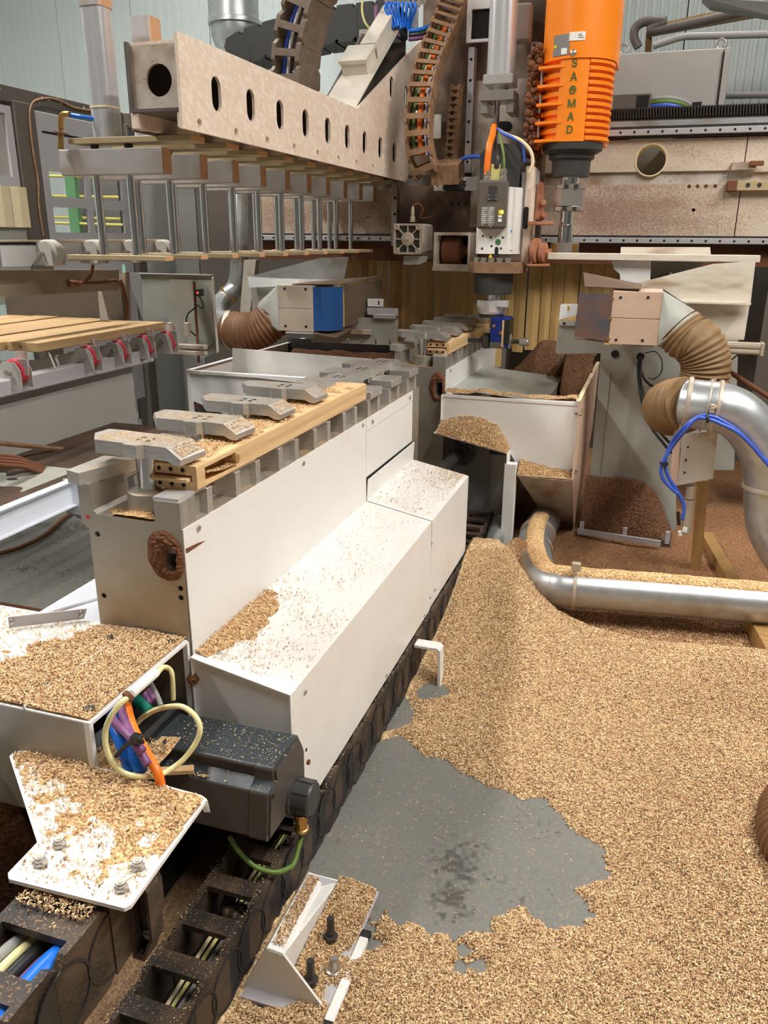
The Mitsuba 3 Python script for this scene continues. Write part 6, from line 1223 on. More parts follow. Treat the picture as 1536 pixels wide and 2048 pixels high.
# cable bundle leaving the trunk
def cab(lb, mt, r, P, **k): return thing('trunk_cable', lb, 'cable', mesh=tube(cr(P, 7), r, 12), mat=mt, smooth=True, **k)
cab('left thick blue cable of the bundle at the trunk mouth', 'blue_cable', .014, [(-1.065,1.3,0.642), (-1.022,1.25,0.637), (-0.982,1.22,0.615), (-0.952,1.2,0.566)])
cab('right thick blue cable of the bundle at the trunk mouth', 'blue_cable', .014, [(-1.061,1.31,0.63), (-1.001,1.25,0.623), (-0.962,1.22,0.6), (-0.924,1.2,0.573)])
cab('upper purple cable of the bundle at the trunk mouth', 'purple_cable', .0095, [(-1.048,1.31,0.649), (-1.002,1.26,0.65), (-0.951,1.215,0.644), (-0.899,1.19,0.604)])
cab('lower purple cable crossing the blue cables at the trunk mouth', 'purple_cable', .0095, [(-1.074,1.3,0.634), (-1.01,1.24,0.652), (-0.954,1.205,0.658), (-0.905,1.185,0.641)])
cab('orange cable of the bundle at the trunk mouth', 'orange_cable', .0105, [(-1.046,1.33,0.641), (-0.992,1.27,0.637), (-0.936,1.225,0.622), (-0.884,1.195,0.592), (-0.872,1.19,0.561)])
cab('teal cable inside the trunk mouth', 'teal_cable', .013, [(-1.085,1.4,0.615), (-1.057,1.39,0.606), (-1.024,1.38,0.592)])
cab('left small purple cable deep in the trunk mouth', 'purple_cable', .010, [(-1.092,1.45,0.602), (-1.076,1.44,0.587), (-1.059,1.43,0.574)])
cab('right small purple cable deep in the trunk mouth', 'purple_cable', .010, [(-1.088,1.46,0.601), (-1.071,1.45,0.588), (-1.054,1.44,0.578)])
cab('thin grey cable deep in the trunk mouth', 'grey_cable', .007, [(-1.087,1.48,0.599), (-1.058,1.46,0.585), (-1.033,1.44,0.568)])
tie = thing('cable_tie', 'black cable tie around the bundle at the trunk mouth', 'cable tie')
part(tie, 'strap', tube(cr([(-0.981,1.195,0.604), (-0.957,1.19,0.633), (-0.931,1.185,0.657), (-0.914,1.183,0.667), (-0.908,1.19,0.659)], 5), .005, 8), 'black', True)
part(tie, 'head', box((-0.909,1.17,0.677)[0] - .011, (-0.909,1.17,0.677)[0] + .011, 1.165, 1.185, (-0.909,1.17,0.677)[2] - .009, (-0.909,1.17,0.677)[2] + .009, .003), 'black')
part(tie, 'tail', tube(cr([(-0.903,1.17,0.68), (-0.892,1.17,0.68), (-0.891,1.17,0.673)], 4), .0035, 6), 'black', True)
ct = thing('clear_hose', 'translucent yellowish hose looping out of the trunk over the servo motor', 'hose')
part(ct, 'sleeve', tube([(-1.024,1.42,0.671), (-0.943,1.215,0.749)], .010, 12), 'label_white', 40)
part(ct, 'loop', tube(cr([(-0.939,1.21,0.751), (-0.948,1.19,0.744), (-0.965,1.175,0.718), (-0.979,1.17,0.683), (-0.978,1.165,0.644), (-0.964,1.165,0.609), (-0.937,1.17,0.586), (-0.905,1.2,0.567), (-0.895,1.24,0.551), (-0.868,1.27,0.569), (-0.846,1.29,0.603), (-0.838,1.3,0.635), (-0.854,1.31,0.657), (-0.888,1.32,0.667), (-0.928,1.33,0.655), (-0.978,1.34,0.629), (-1.022,1.35,0.593), (-1.055,1.36,0.557)], 7), .0062, 12), 'clear_tube', True)
part(ct, 'rear_end', tube(cr([(-1.028,1.43,0.664), (-1.031,1.46,0.664), (-1.028,1.48,0.65), (-1.021,1.48,0.634), (-1.022,1.48,0.594), (-1.024,1.48,0.563)], 6), .0062, 10), 'clear_tube', True)
thing('copper_clip', 'small copper-brown clip at the near end of the white hose sleeve', 'clip', mesh=lathe([(.0115, -.006), (.013, -.004), (.013, .004), (.0115, .006)], (-0.945,1.21,0.748), (-.4, -1, -.5), 14), mat='rust_brown')
thing('wood_offcut', 'small flat wooden offcut lying on the servo motor among the sawdust', 'offcut', mesh=hull([np.array(q) + (0, 0, d) for q in ((-1.007,1.366,0.44), (-0.929,1.402,0.44), (-0.918,1.382,0.44), (-0.993,1.351,0.44)) for d in (0, .010)]), mat='oak')
thing('rust_sleeve', 'rusty bolt with brown stain at the corner between the trunk and the end plate', 'bolt', mesh=cat(hexnut((-1.032, 1.585, .565), (.6, -.8, 0), .016, .014), bolt((-1.024, 1.574, .565), (.6, -.8, 0), .009, .008)), mat='rust_brown')
# bracket plate with four nuts
PZ = .56
br = thing('bracket_plate', 'white L-shaped bracket plate strewn with sawdust and four lock nuts in the foreground', 'bracket')
ol = Polygon([(-1.245,1.17), (-1.247,1.187), (-1.23,1.198), (-1.044,1.201), (-0.777,1.19), (-0.759,1.183), (-0.743,0.898), (-0.75,0.888), (-0.985,0.879), (-0.997,0.89), (-1.001,0.971)])
part(br, 'plate', prism(ol.buffer(-.003).buffer(.003), 'z', PZ - .008, PZ), 'white')
e0, e1 = np.array((-0.774,1.188,0.56)), np.array((-0.755,1.179,0.56))
part(br, 'rolled_lip', hull([e0 + (0, 0, 0), e1, e1 + (.004, 0, -.028), e0 + (.004, .004, -.028), e1 + (-.008, -.004, -.028), e1 + (-.012, -.006, 0), e0 + (-.008, -.01, -.004)]), 'white')
for j, q in enumerate(((-0.953,0.976,0.56), (-0.955,0.926,0.56), (-0.781,0.975,0.56), (-0.779,0.922,0.56))):
    n = thing('lock_nut', ['upper left lock nut on the white bracket plate', 'lower left lock nut on the white bracket plate', 'upper right lock nut on the white bracket plate', 'lower right lock nut on the white bracket plate, nearest the corner'][j], 'nut', 'lock nuts on the bracket plate')
    part(n, 'washer', lathe([(.0135, 0), (.0135, .0015)], q, 'z', 20), 'steel'); part(n, 'nut', hexnut((q[0], q[1], q[2] + .0015), 'z', .0125, .009), 'steel')
    part(n, 'collar', lathe([(.0098, .0105), (.0098, .016), (.0085, .0185), (.006, .0185)], q, 'z', 20), 'steel', 30); part(n, 'stud', lathe([(.0055, .01), (.0055, .0195)], q, 'z', 12), 'tan_metal')
# near cable chain
ctop = .535
chain('cable_chain', 'near black cable chain with a thick blue hose, bolted under the white bracket plate', [(-.882, .905, ctop - .085), (-.882, .27, ctop - .085)], (1, 0, 0), .165, .17, 'chain_dark', 5, barw=.36, th=.016, rings=True)
ek = thing('chain_end_bracket', 'dark end bracket with washers bolted to the near cable chain', 'bracket')
part(ek, 'side', prism([(.905, .375), (.905, .53), (1.03, .55), (1.06, .46), (1.06, .40)], 'x', -.802, -.796), 'chain_dark')
part(ek, 'end_plate', plate([(-.80, .36), (-.80, .545), (-.765, .545), (-.752, .53), (-.752, .42), (-.775, .36)], [], 'y', .985, .992), 'chain_dark')
part(ek, 'rim', prism(Polygon([(-.80, .36), (-.80, .545), (-.765, .545), (-.752, .53), (-.752, .42), (-.775, .36)]).difference(Polygon([(-.80, .36), (-.80, .545), (-.765, .545), (-.752, .53), (-.752, .42), (-.775, .36)]).buffer(-.006)), 'y', .955, .986), 'chain_dark')
for q in ((-.768, .984, .525), (-.766, .984, .462), (-.770, .984, .436), (-.782, .984, .395)): part(ek, 'washer', lathe([(.012, 0), (.012, .003), (.006, .004), (.006, .007)], q, (0, -1, 0), 14), 'steel', 30)
for lb, mt, r, dx, dz in (('thick bright blue hose in the near cable chain', 'blue_cable', .021, .046, .0), ('purple cable in the near cable chain', 'purple_cable', .009, .018, -.012), ('black cable in the near cable chain', 'black', .012, -.004, -.006), ('clear yellowish tube in the near cable chain', 'clear_tube', .008, -.026, -.004), ('grey cable in the near cable chain', 'grey_cable', .010, -.046, .0), ('orange cable at the left wall of the near cable chain', 'orange_cable', .008, -.060, -.015)):
    thing('chain_cable', lb, 'cable', 'cables in the near chain', tube(cr([(-.882 + dx, .90, ctop - .05 + dz - .03), (-.882 + dx, .80, ctop - .035 + dz), (-.884 + dx, .62, ctop - .034 + dz), (-.882 + dx, .45, ctop - .04 + dz), (-.882 + dx, .27, ctop - .04 + dz)], 6), r, 12), mt, True)
# long chain along the bench
chain('cable_chain', 'long black cable chain lying on the floor beside the near bench', [(-.808, .82, .0885), (-.808, 4.33, .0885)], (1, 0, 0), .146, .173, 'chain_dark', 30, barw=.40, th=.014, rings=True)
for j, (dx, mt) in enumerate(((-.02, 'ivory'), (-.008, 'yellow_cable'), (.004, 'grey_cable'), (.016, 'ivory'), (.032, 'rust_brown'))):
    thing('chain_cable', ['leftmost', 'second', 'middle', 'fourth', 'rightmost'][j] + ' thin cable in the long floor chain', 'cable', 'cables in the floor chain', tube(cr([(-.808 + dx, .85 + .4 * i, .085 + .01 * math.sin(i * 2 + j)) for i in range(9)], 4), .0048, 7), mt, True)
thing('fluff_clump', 'clump of dusty fluff caught on the cables in the long floor chain', 'dust clump', kind='stuff', mesh=cat([mv(trimesh.creation.icosphere(1, rng.uniform(.006, .014)), (-.805 + rng.normal(0, .016), 1.335 + rng.normal(0, .014), .105 + rng.normal(0, .01))) for _ in range(26)]), mat='chain_dark')
# white floor bracket
fk = thing('floor_bracket', 'white welded floor bracket beside the long chain, its base strewn with sawdust', 'bracket')
F1, F2 = 1.232, 1.605
fp_ = [(-0.731,-0.005), (-0.665,0.142), (-0.627,0.138), (-0.525,-0.003)]
bp_ = [(-0.816,-0.301), (-0.727,0.004), (-0.683,-0.002), (-0.565,-0.122), (-0.569,-0.158), ((-0.569,-0.158)[0], .005), ((-0.816,-0.301)[0], .005)]
fp_[0] = (fp_[0][0], .006); fp_[3] = (fp_[3][0], .006)
part(fk, 'front_gusset', prism([fp_[0], fp_[1], fp_[2], fp_[3]], 'y', F1, F1 + .006), 'white')
bl_, bt, bt2 = (-.722, .006), bp_[1], bp_[2]
part(fk, 'rear_gusset', prism([bl_, bt, bt2, bp_[3], bp_[4], (bp_[4][0], .006)], 'y', F2 - .006, F2), 'white')
part(fk, 'top_flange', sheet((fp_[1][0], F1, fp_[1][1]), (fp_[2][0], F1, fp_[2][1]), (bt2[0], F2, bt2[1]), (bt[0], F2, bt[1]), .006), 'white')
part(fk, 'side_wall', sheet((fp_[2][0] - .003, F1, fp_[2][1] - .003), (-.640, F1, .006), (-.640, F2, .006), (bt2[0] - .003, F2, bt2[1] - .003), .005), 'white')
part(fk, 'outer_wall', sheet((fp_[1][0], F1, fp_[1][1]), (fp_[0][0], F1, .006), (bl_[0], F2, .006), (bt[0], F2, bt[1]), .005), 'white')
part(fk, 'base_plate', box(-.725, -.522, F1 - .03, F2 - .01, .004, .012), 'pale_frame')
part(fk, 'edge_bar', box(-.520, -.497, 1.16, 1.46, .004, .022, .002), 'white')
part(fk, 'edge_bar_tip', box(-.5205, -.4965, 1.435, 1.461, .0038, .0224, .002), 'black'); part(fk, 'edge_bar_tip', box(-.5205, -.4965, 1.19, 1.205, .0038, .0224, .002), 'black')
for q in ((-0.584,1.407,0.02), (-0.583,1.28,0.02)):
    part(fk, 'stud', lathe([(.0095, 0), (.0095, .072), (.0075, .076)], (q[0], q[1], .012), 'z', 14), 'dark_steel', 40)
    part(fk, 'stud_nut', hexnut((q[0], q[1], .022), 'z', .018, .014), 'dark_steel')
q = (-0.545,1.33,0.03); part(fk, 'cap_bolt', lathe([(.020, .012), (.020, .022), (.015, .024), (.012, .05), (.007, .056)], (q[0], q[1], .0), 'z', 16), 'steel', 40)
# flat white hoop beside the chain
wh = thing('flat_hoop', 'bent white flat-bar hoop standing beside the long chain in the sawdust', 'hoop', mesh=prism(LineString([(-.735, .158), (-.645, .158), (-.636, .150), (-.632, .0)]).buffer(.005, cap_style=2), 'y', 2.66, 2.715), mat='white')
oh = thing('ribbed_hose', 'brown-orange ribbed hose lying at the right edge of the picture', 'hose')
part(oh, 'hose', hose(cr([(0.673,2.378,0.09), (0.556,2.241,0.09), (0.517,2.127,0.09), (0.519,2.014,0.09), (0.585,1.87,0.09)], 8), .072, .020, .007, 24, 6), 'hose_rust', True)

# ================================================================ sawdust
import shapely
from scipy.ndimage import distance_transform_edt, map_coordinates
PATCH = Polygon([(-0.802,2.203), (-0.674,2.283), (-0.579,2.233), (-0.497,2.218), (-0.317,2.116), (-0.145,2.123), (-0.082,2.027), (0.038,1.958), (0.047,1.842), (-0.017,1.793), (0.022,1.7), (-0.076,1.622), (-0.147,1.669), (-0.191,1.555), (-0.264,1.482), (-0.344,1.501), (-0.423,1.462), (-0.492,1.416), (-0.506,1.331), (-0.617,1.294), (-0.764,1.497)])
gx, gy = np.linspace(-1.6, 2.4, 400), np.linspace(.15, 6.6, 646)
GX, GY_ = np.meshgrid(gx, gy)
ins = shapely.contains_xy(PATCH, GX, GY_) | shapely.contains_xy(Point(-.64, 2.62).buffer(.055), GX, GY_) | shapely.contains_xy(sbox(-.735, 1.225, -.49, 1.62), GX, GY_) | shapely.contains_xy(Polygon([(-.74, 2.3), (-.66, 2.38), (-.70, 2.5), (-.74, 2.55)]), GX, GY_)
dd = np.where(ins, -distance_transform_edt(ins), distance_transform_edt(~ins)) * .01
P3 = np.stack([GX, GY_, GX * 0], -1)
jag = (nfbm(P3 * 9, 4, 5) - .5) * .16 + (nfbm(P3 * 30, 3, 9) - .5) * .07
south = np.clip((1.75 - GY_) / .3, 0, 1)
dd2 = dd + jag * (.45 + 1.5 * south) + .05 * south
def heap(X, Y):
    m = .215 * np.exp(-((X + .60) / .20) ** 2 - ((Y - 3.60) / np.where(Y < 3.6, .42, .30)) ** 2)
    xs_k = [-.75, -.6, -.5, -.4, -.33, -.25, -.1, .15, .6, 1.2]
    yr = np.interp(X, xs_k, [3.75, 3.70, 3.55, 3.34, 3.24, 3.17, 3.10, 3.07, 3.16, 3.3]); hr = np.interp(X, xs_k, [.19, .21, .20, .175, .15, .12, .095, .082, .075, .065])
    d = Y - yr
    r = hr * np.exp(-(d / np.where(d < 0, .50, .09)) ** 2)
    m = .24 * np.exp(-((X + .50) / .12) ** 2 - ((Y - 3.68) / .12) ** 2)
    far = (.018 + .02 * nfbm(np.stack([X * 3, Y * 3, X * 0], -1), 2, 4)) * (1 - .8 * np.clip((X + .35) * 6, 0, 1) * np.exp(-((Y - 3.42) / .2) ** 2))
    side = .035 * np.clip((X - .05) / .5, 0, 1) * np.clip((3.3 - Y) / .5, 0, 1)
    return np.maximum(m, r) + far + side
Hh = heap(GX, GY_)
edge = np.clip(dd2 / .22, 0, 1) ** .7
Z = np.where(dd2 > 0, np.minimum(Hh, .004 + Hh * edge) * np.clip(dd2 / .03, .25, 1) + (nfbm(P3 * 45, 3, 2) - .5) * .012 * np.clip(dd2 / .1, .2, 1), -.02)
left = GX < -.89
Z = np.where(left & (dd2 > 0), .02 + .02 * (nfbm(P3 * 8, 3, 1) - .3), Z)
Z = np.where((GX > -.90) & (GX < -.738) & (GY_ < 4.3), -.02 + .0 * Z, Z)
keep = Z > -.015
k_ = np.arange(Z.size).reshape(Z.shape)
a, b, c_, d_ = k_[:-1, :-1].ravel(), k_[:-1, 1:].ravel(), k_[1:, 1:].ravel(), k_[1:, :-1].ravel()
F = np.vstack([np.c_[a, b, c_], np.c_[a, c_, d_]]); kf = keep.ravel()
F = F[kf[F].sum(1) >= 2]
Zc = np.where(keep, Z, -.004)
hm = trimesh.Trimesh(np.c_[GX.ravel(), GY_.ravel(), Zc.ravel()], F, process=False); hm.remove_unreferenced_vertices()
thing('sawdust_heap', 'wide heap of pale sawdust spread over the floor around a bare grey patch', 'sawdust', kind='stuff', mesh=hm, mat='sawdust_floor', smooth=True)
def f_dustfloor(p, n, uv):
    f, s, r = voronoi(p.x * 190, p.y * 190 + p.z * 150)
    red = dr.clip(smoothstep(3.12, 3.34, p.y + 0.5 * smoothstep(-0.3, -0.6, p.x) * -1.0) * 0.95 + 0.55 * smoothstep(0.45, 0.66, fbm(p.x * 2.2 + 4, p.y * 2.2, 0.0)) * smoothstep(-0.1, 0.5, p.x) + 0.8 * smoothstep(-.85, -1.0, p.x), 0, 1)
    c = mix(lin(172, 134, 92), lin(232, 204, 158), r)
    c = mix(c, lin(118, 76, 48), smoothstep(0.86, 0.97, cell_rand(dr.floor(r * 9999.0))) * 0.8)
    c2 = mix(lin(106, 72, 48), lin(166, 120, 82), r)  # redder dust, its tone also lowered for the shade under the pipe
    c2 = mix(c2, lin(84, 60, 44), smoothstep(-.88, -.95, p.x) * .8)  # dust left of the floor chain darkened to paint in the deep shade there
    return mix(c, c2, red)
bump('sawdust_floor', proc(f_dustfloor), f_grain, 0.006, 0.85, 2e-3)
def hz(x, y): return map_coordinates(Zc, [(y - gy[0]) / (gy[1] - gy[0]), (x - gx[0]) / (gx[1] - gx[0])], order=1, mode='nearest')
def on(x, y): return map_coordinates(keep.astype(float), [(y - gy[0]) / (gy[1] - gy[0]), (x - gx[0]) / (gx[1] - gx[0])], order=1, mode='nearest')
# chips on the heap: dense near the camera
x, y = scatter(-.72, 1.3, .9, 3.6, 760000, lambda x, y: np.clip(1.5 / y ** 1.3, .1, 1) * (on(x, y) > .6) * (np.abs(x) < .62 * y + .2))
dust('sawdust_chips', 'loose pale wood chips covering the sawdust on the floor', np.c_[x, y, hz(x, y)], .0045, .010, tilt=.7)
x, y = scatter(-.9, .3, 1.2, 2.7, 2600, lambda x, y: (on(x, y) < .5) * .35)
dust('sawdust_chips', 'few loose chips scattered on the bare grey floor patch', np.c_[x, y, 0 * x + .001], .003, .008)
# layers lying on flat things
def layer(name, label, x0, x1, y0, y1, top, h, res=.006, mat='sawdust', chips=0, s=(.005, .010), dens=None, tint=(0.36, 0.42, 0.16, 0.06)):
    """a thin heap on a surface: top(x, y) height of the surface, h(x, y) thickness (<= 0: bare)"""
    X, Y = np.meshgrid(np.arange(x0, x1, res), np.arange(y0, y1, res)); t = h(X, Y); base = top(X, Y)
    zz = base + np.where(t > 0, t, -.002); n0, n1 = X.shape; k = np.arange(X.size).reshape(n0, n1)
    a, b, c, d = k[:-1, :-1].ravel(), k[:-1, 1:].ravel(), k[1:, 1:].ravel(), k[1:, :-1].ravel()
    F = np.vstack([np.c_[a, b, c], np.c_[a, c, d]]); g = (t > 0).ravel(); F = F[g[F].sum(1) >= 2]
    m = trimesh.Trimesh(np.c_[X.ravel(), Y.ravel(), zz.ravel()], F, process=False); m.remove_unreferenced_vertices()
    key = numbered(name); scene[key] = mikit.ply(m, mat, True)
    if chips:
        x, y = scatter(x0, x1, y0, y1, chips, None); hh_ = h(x, y); dn = dens(x, y, hh_) if dens else np.clip(hh_ / .002 + .4, 0, 1)
        q = rng.random(len(x)) < dn; x, y, hh_ = x[q], y[q], np.maximum(hh_[q], 0)
        fm, col = flakes(np.c_[x, y, top(x, y) + hh_], s[0], s[1], tint, .6)
        scene[key + '__chips'] = mikit.ply(fm, 'chips', color=col); labels[key + '__chips'] = {'kind': 'stuff'}
    labels[key] = {'label': label, 'category': 'sawdust', 'kind': 'stuff'}
    return key
def N(x, y, f, sd=0, o=3): return nfbm(np.stack([x * f, y * f, x * 0], -1), o, sd)

# trunk top: thick to the right, thinning to the white at the far left
def h_trunk(x, y): return .0045 * np.clip(.75 + (x + 1.32) * 8 - (y - 1.33) * 4.0 * (x < -1.2), -1, 1) + .006 * (N(x, y, 18, 3) - .5)
layer('sawdust_layer', 'sawdust layer on the dusty trunk top in the left foreground', -1.62, -1.043, 1.20, 1.585, lambda x, y: .6735 + 0 * x, h_trunk, chips=26000, dens=lambda x, y, h: np.clip(.25 + h / .003, .12, 1))
pl_ = ol.buffer(-.006)
def h_plate(x, y):
    d = np.array([0.0])
    return np.where(shapely.contains_xy(pl_, x, y), .004 * np.clip((y - 1.035 + .25 * (x + .98)) * 7, -1, 1) + .009 * (N(x, y, 26, 8) - .52), -1)
def d_plate(x, y, h): return np.where(h < -.5, 0, np.clip(.10 + .8 * np.clip((y - .90) * 4, 0, 1) * np.clip(N(x, y, 34, 3) * 2.2 - .6, 0, 1), 0, 1))
layer('sawdust_layer', 'sawdust layer on the white bracket plate with the lock nuts', -1.4, -.72, .84, 1.2, lambda x, y: PZ + 0 * x, h_plate, .004, chips=26000, dens=d_plate)
def h_beam(x, y): return np.where((x > -1.148) & (x < -1.036) & (y > 1.68) & (y < 2.85), .005 * np.clip((-1.045 - x) * 22, -.3, 1) * np.clip((2.8 - y) * 1.2, 0, 1) + .006 * (N(x, y, 22, 6) - .55), -1)
layer('sawdust_layer', 'sawdust layer on top of the mortised oak beam', -1.15, -1.03, 1.67, 2.9, lambda x, y: 1.111 + 0 * x, h_beam, .005, chips=12000, s=(.004, .008))
layer('sawdust_layer', 'sawdust filling the mortise pocket of the near oak beam', -1.072, -1.034, 1.716, 1.872, lambda x, y: 1.056 + 0 * x, lambda x, y: .012 + .016 * np.clip((1.80 - y) * 10, -.3, 1) + .006 * (N(x, y, 60, 2) - .5), .004, chips=1500, s=(.004, .007))
def tun(x, y): return np.interp(x, [-1.03, -.752], [.6295, .5735])
def h_tun(x, y): return np.where((x > -1.028) & (x < -.757), .008 * np.clip(1.1 - (x + 1.028) / (.018 + .072 * np.exp(-((y - 1.82) / .17) ** 2)), -1, 1) * np.clip((2.08 - y) * 4 + .2, 0.001, 1) - .004 * (y > 2.02) - .004 * np.clip((x + .95) * 8, 0, 1) + .005 * (N(x, y, 24, 12) - .5), -1)
def d_tun(x, y, h): return np.where(h < -.5, 0, np.clip(np.where(h > 0, 1, 0) + .30 * np.clip(N(x, y, 9, 5) * 2.2 - .75, 0, 1) * np.exp(-((x + .93) / .13) ** 2) + .02, 0, 1) * np.clip((3.0 - y) * 1.5, .08, 1))
layer('sawdust_layer', 'ridge of sawdust along the foot of the near white side sheet', -1.03, -.75, 1.6, 2.93, tun, h_tun, .005, chips=26000, s=(.004, .009), dens=d_tun)
x, y = scatter(-1.02, -.77, 2.97, 3.62, 4200, lambda x, y: np.clip(.12 + np.clip((y - 3.25) * 2.2, 0, .8) * np.clip((x + 1.0) * 6, .1, 1), 0, 1))
dust('sawdust_chips', 'sparse chips scattered on the far section of the white cover', np.c_[x, y, tun(x, y) + .001], .006, .012)
# clamps: dusting on the first two arms
for j in range(4):
    cyj = 1.60 + .085 + PITCH * j
    x, y = scatter(-1.30, -1.08, cyj - .045, cyj + .05, (1500, 900, 160, 50)[j]); dust('sawdust_chips', ('chips dusting the nearest bar clamp arm', 'chips dusting the second bar clamp arm', 'few chips on the third bar clamp arm', 'few chips on the fourth bar clamp arm')[j], np.c_[x, y, 0 * x + 1.1655], .0025, .005, tint=(.5, .4, .1, 0))
    u, w = rng.uniform(.1, .9, (700, 500, 400, 60)[j]), rng.uniform(-.045, .05, (700, 500, 400, 60)[j])
    dust('sawdust_chips', ('chips on the sloping tip of the nearest bar clamp', 'chips on the sloping tip of the second bar clamp', 'chips on the sloping tip of the third bar clamp', 'few chips on the sloping tip of the fourth bar clamp')[j], np.c_[-1.178 + .098 + .04 * u, cyj + w, 1.1655 - .027 * u], .003, .006, tint=(.5, .4, .1, 0))
# slot floors and station ledges
layer('sawdust_layer', 'sawdust on the slot floor of the near end plate', -1.285, -1.11, 1.592, 1.745, lambda x, y: .9825 + 0 * x, lambda x, y: .009 * np.clip((N(x, y, 16, 4) - .42) * 6, -1, 1), .005, chips=900, s=(.003, .006))
# hopper
def ch(x, y): return np.interp(x, [-1.045, -.645], [.6625, .5825])
def h_ch(x, y):
    top = np.interp(x, [-1.04, -1.0, -.90, -.80, -.72, -.665, -.648], [.70, .715, .742, .735, .70, .625, .585])
    return np.clip((y - FYE) / .085, .0, 1) ** .6 * (top - ch(x, y)) + .012 * (N(x, y, 40, 5) - .45)
layer('sawdust_layer', 'sawdust pile on the sloping chute in front of the hopper panel', -1.03, -.643, FYE - .004, 4.18, ch, h_ch, .006, chips=6000, s=(.006, .012))
layer('sawdust_layer', 'brown sawdust in the trough at the lower right of the hopper panel', -.585, -.302, FYE, 4.18, lambda x, y: .462 + 0 * x, lambda x, y: np.clip((y - FYE) / .08, 0, 1) * np.interp(x, [-.58, -.5, -.42, -.3], [.065, .05, .032, .028]) + .012 * (N(x, y, 40, 6) - .4), .006, mat='sawdust', chips=1500, s=(.006, .011))
layer('sawdust_layer', 'sawdust along the top rim of the hopper front panel', -1.02, -.31, 4.184, 4.27, lambda x, y: .835 + 0 * x, lambda x, y: .022 + .02 * N(x, y, 14, 3) + .012 * np.exp(-((x + .34) / .04) ** 2) + .012 * np.exp(-((x + .82) / .06) ** 2), .006, chips=3000, s=(.006, .012))
layer('sawdust_layer', 'dark heap of sawdust behind the grey cover inside the hopper', -.98, -.302, 4.6, 5.8, lambda x, y: .46 + 0 * x, lambda x, y: .10 + .39 * np.clip((y - np.where(x > -.49, 4.75, 5.05)) / .42, 0, 1) * np.interp(x, [-.98, -.8, -.7, -.3], [.3, .75, 1.05, 1.0]) + .06 * (N(x, y, 9, 9) - .5), .012, mat='sawdust_red')
layer('sawdust_layer', 'dark sawdust lying in the hopper left of the far bench', -2.5, -1.34, 4.3, 5.58, lambda x, y: .5 + 0 * x, lambda x, y: .10 + .26 * np.clip((y - 4.9) / .6, 0, 1) + .06 * (N(x, y, 6, 2) - .5), .02, mat='sawdust_red')
layer('sawdust_layer', 'dark sawdust lying in the tray left of the near bench', -2.55, -1.95, .8, 3.3, lambda x, y: .747 + 0 * x, lambda x, y: .02 * (N(x, y, 5, 2) - .40), .02, mat='tray_dirt_shaded')
# on the floor pipe: dust cap along its top
q = np.linspace(0, 1, 60); PP = path[4:]
PP = PP[PP[:, 0] < 1.2]
for nm, P_ in (('sawdust resting along the top of the horizontal galvanised pipe', cr(PP[::3], 6)),):
    V, F_ = [], []
    aa = np.linspace(-.62, .62, 9)
    for i, c in enumerate(P_):
        d = P_[min(i + 1, len(P_) - 1)] - P_[max(i - 1, 0)]; d /= np.linalg.norm(d); sd = np.cross(d, [0, 0, 1]); sd /= np.linalg.norm(sd)
        for a_ in aa:
            rr = R_ + .012 * max(0, 1 - (a_ / .6) ** 2) * (.6 + .8 * nfbm(np.array([c[0] * 30, a_ * 3, 0.0]), 2, 1)) - (.004 if abs(a_) > .6 else 0)
            V.append(c + rr * (math.sin(a_) * sd + math.cos(a_) * np.array([0, 0, 1])))
    for i in range(len(P_) - 1):
        for j in range(8): p0 = i * 9 + j; F_ += [[p0, p0 + 1, p0 + 10], [p0, p0 + 10, p0 + 9]]
    thing('sawdust_layer', nm, 'sawdust', kind='stuff', mesh=trimesh.Trimesh(np.array(V), F_, process=False), mat='sawdust', smooth=True)
# floor bracket
layer('sawdust_layer', 'sawdust filling the base of the white floor bracket', -.632, -.525, 1.245, 1.597, lambda x, y: .011 + 0 * x, lambda x, y: .014 * np.clip((-.53 - x) * 14 - .1 + 3 * (y - 1.42), -.5, 1) + .010 * (N(x, y, 30, 7) - .4), .005, chips=5000, s=(.005, .010), tint=(.25, .4, .25, .1))
fl0, fl1 = np.array([fp_[1][0], F1, fp_[1][1]]), np.array([bt[0], F2, bt[1]]); wv = np.array([fp_[2][0] - fp_[1][0], 0, fp_[2][1] - fp_[1][1]])
u, w = rng.uniform(.05, .95, 1500), rng.uniform(.12, .9, 1500); k2 = rng.random(1500) < np.clip(.4 + u, 0, 1)
dust('sawdust_chips', 'reddish chips on the top flange of the white floor bracket', (fl0 + (fl1 - fl0) * u[:, None] + wv * w[:, None] + (0, 0, .004))[k2], .005, .010, tint=(.15, .3, .35, .2))
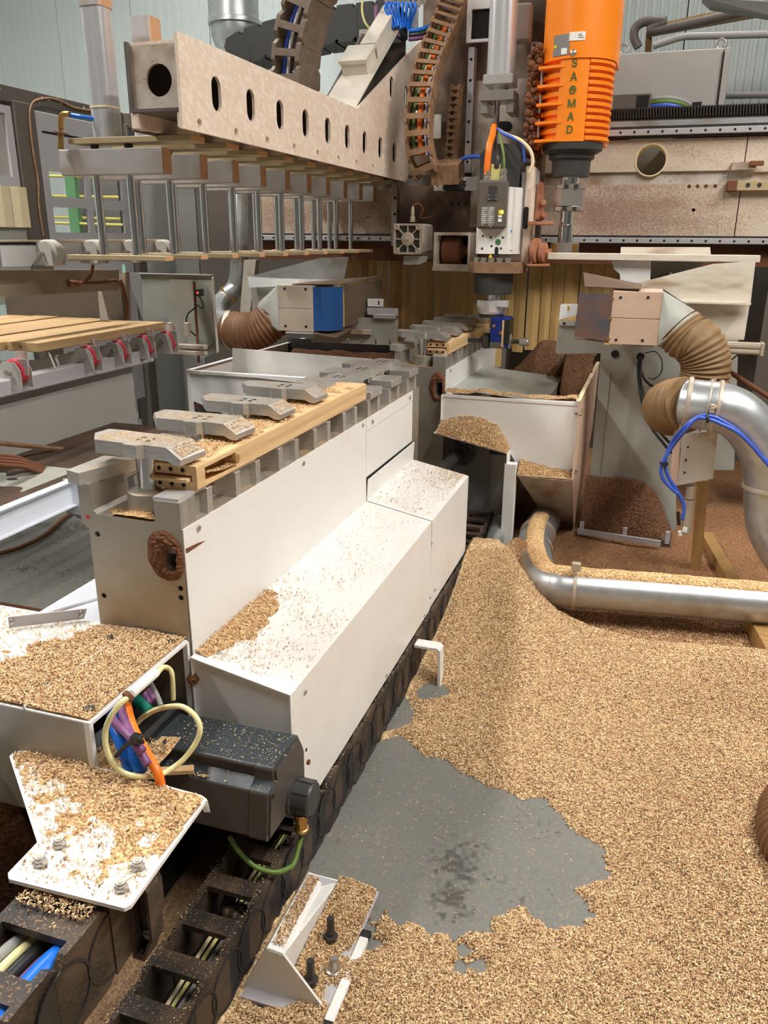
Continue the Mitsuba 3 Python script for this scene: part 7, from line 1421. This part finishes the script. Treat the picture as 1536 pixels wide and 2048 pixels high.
# chips on chains and on the motor
u = rng.random(900); x = np.where(rng.random(900) < .5, rng.normal(-.872, .006, 900), rng.normal(-.743, .006, 900)); y = .85 + 2.0 * u ** 1.5
dust('sawdust_chips', 'small chips on the upper edges of the long floor chain', np.c_[x, y, 0 * x + .176], .002, .006)
x, y = scatter(-.95, -.81, .28, .93, 260); dust('sawdust_chips', 'chips on the cross bars of the near cable chain', np.c_[x, y, 0 * x + ctop + .001][(np.abs((y - .27) % .127 - .063) < .022) | (np.abs(x + .88) > .067)], .004, .010)
x, y = scatter(-.955, -.81, .855, .905, 700); dust('sawdust_chips', 'row of sawdust on the near chain just under the bracket plate edge', np.c_[x, y, 0 * x + ctop + .002 + rng.uniform(0, .008, len(x))], .004, .010)
x, y = scatter(-1.03, -.77, top_f[0] + .01, top_b[0] - .01, 420); dust('sawdust_chips', 'fine chips sprinkled on the top of the servo motor', np.c_[x, y, 0 * x + top_f[1] + .001], .002, .006)
x, y = scatter(-.99, -.80, low[0] + .004, top_f[0] - .004, 700, lambda x, y: np.clip(N(x, y, 14, 3) * 3 - 1.1, 0, 1)); dust('sawdust_chips', 'drift of chips along the ledge of the servo motor', np.c_[x, y, 0 * x + low[1] + .004], .004, .008)
x, y = scatter(-1.15, -1.0, 1.22, 1.42, 2600, lambda x, y: np.clip(N(x, y, 12, 3) * 2 - .5, 0, 1)); dust('sawdust_chips', 'heap of chips behind the cables at the trunk mouth', np.c_[x, y, .455 + .04 * N(x, y, 14, 2)], .005, .010)
layer('sawdust_layer', 'sawdust packed behind the cables at the trunk mouth', -1.16, -.99, 1.22, 1.46, lambda x, y: .42 + 0 * x, lambda x, y: .02 + .045 * N(x, y, 10, 2), .008)
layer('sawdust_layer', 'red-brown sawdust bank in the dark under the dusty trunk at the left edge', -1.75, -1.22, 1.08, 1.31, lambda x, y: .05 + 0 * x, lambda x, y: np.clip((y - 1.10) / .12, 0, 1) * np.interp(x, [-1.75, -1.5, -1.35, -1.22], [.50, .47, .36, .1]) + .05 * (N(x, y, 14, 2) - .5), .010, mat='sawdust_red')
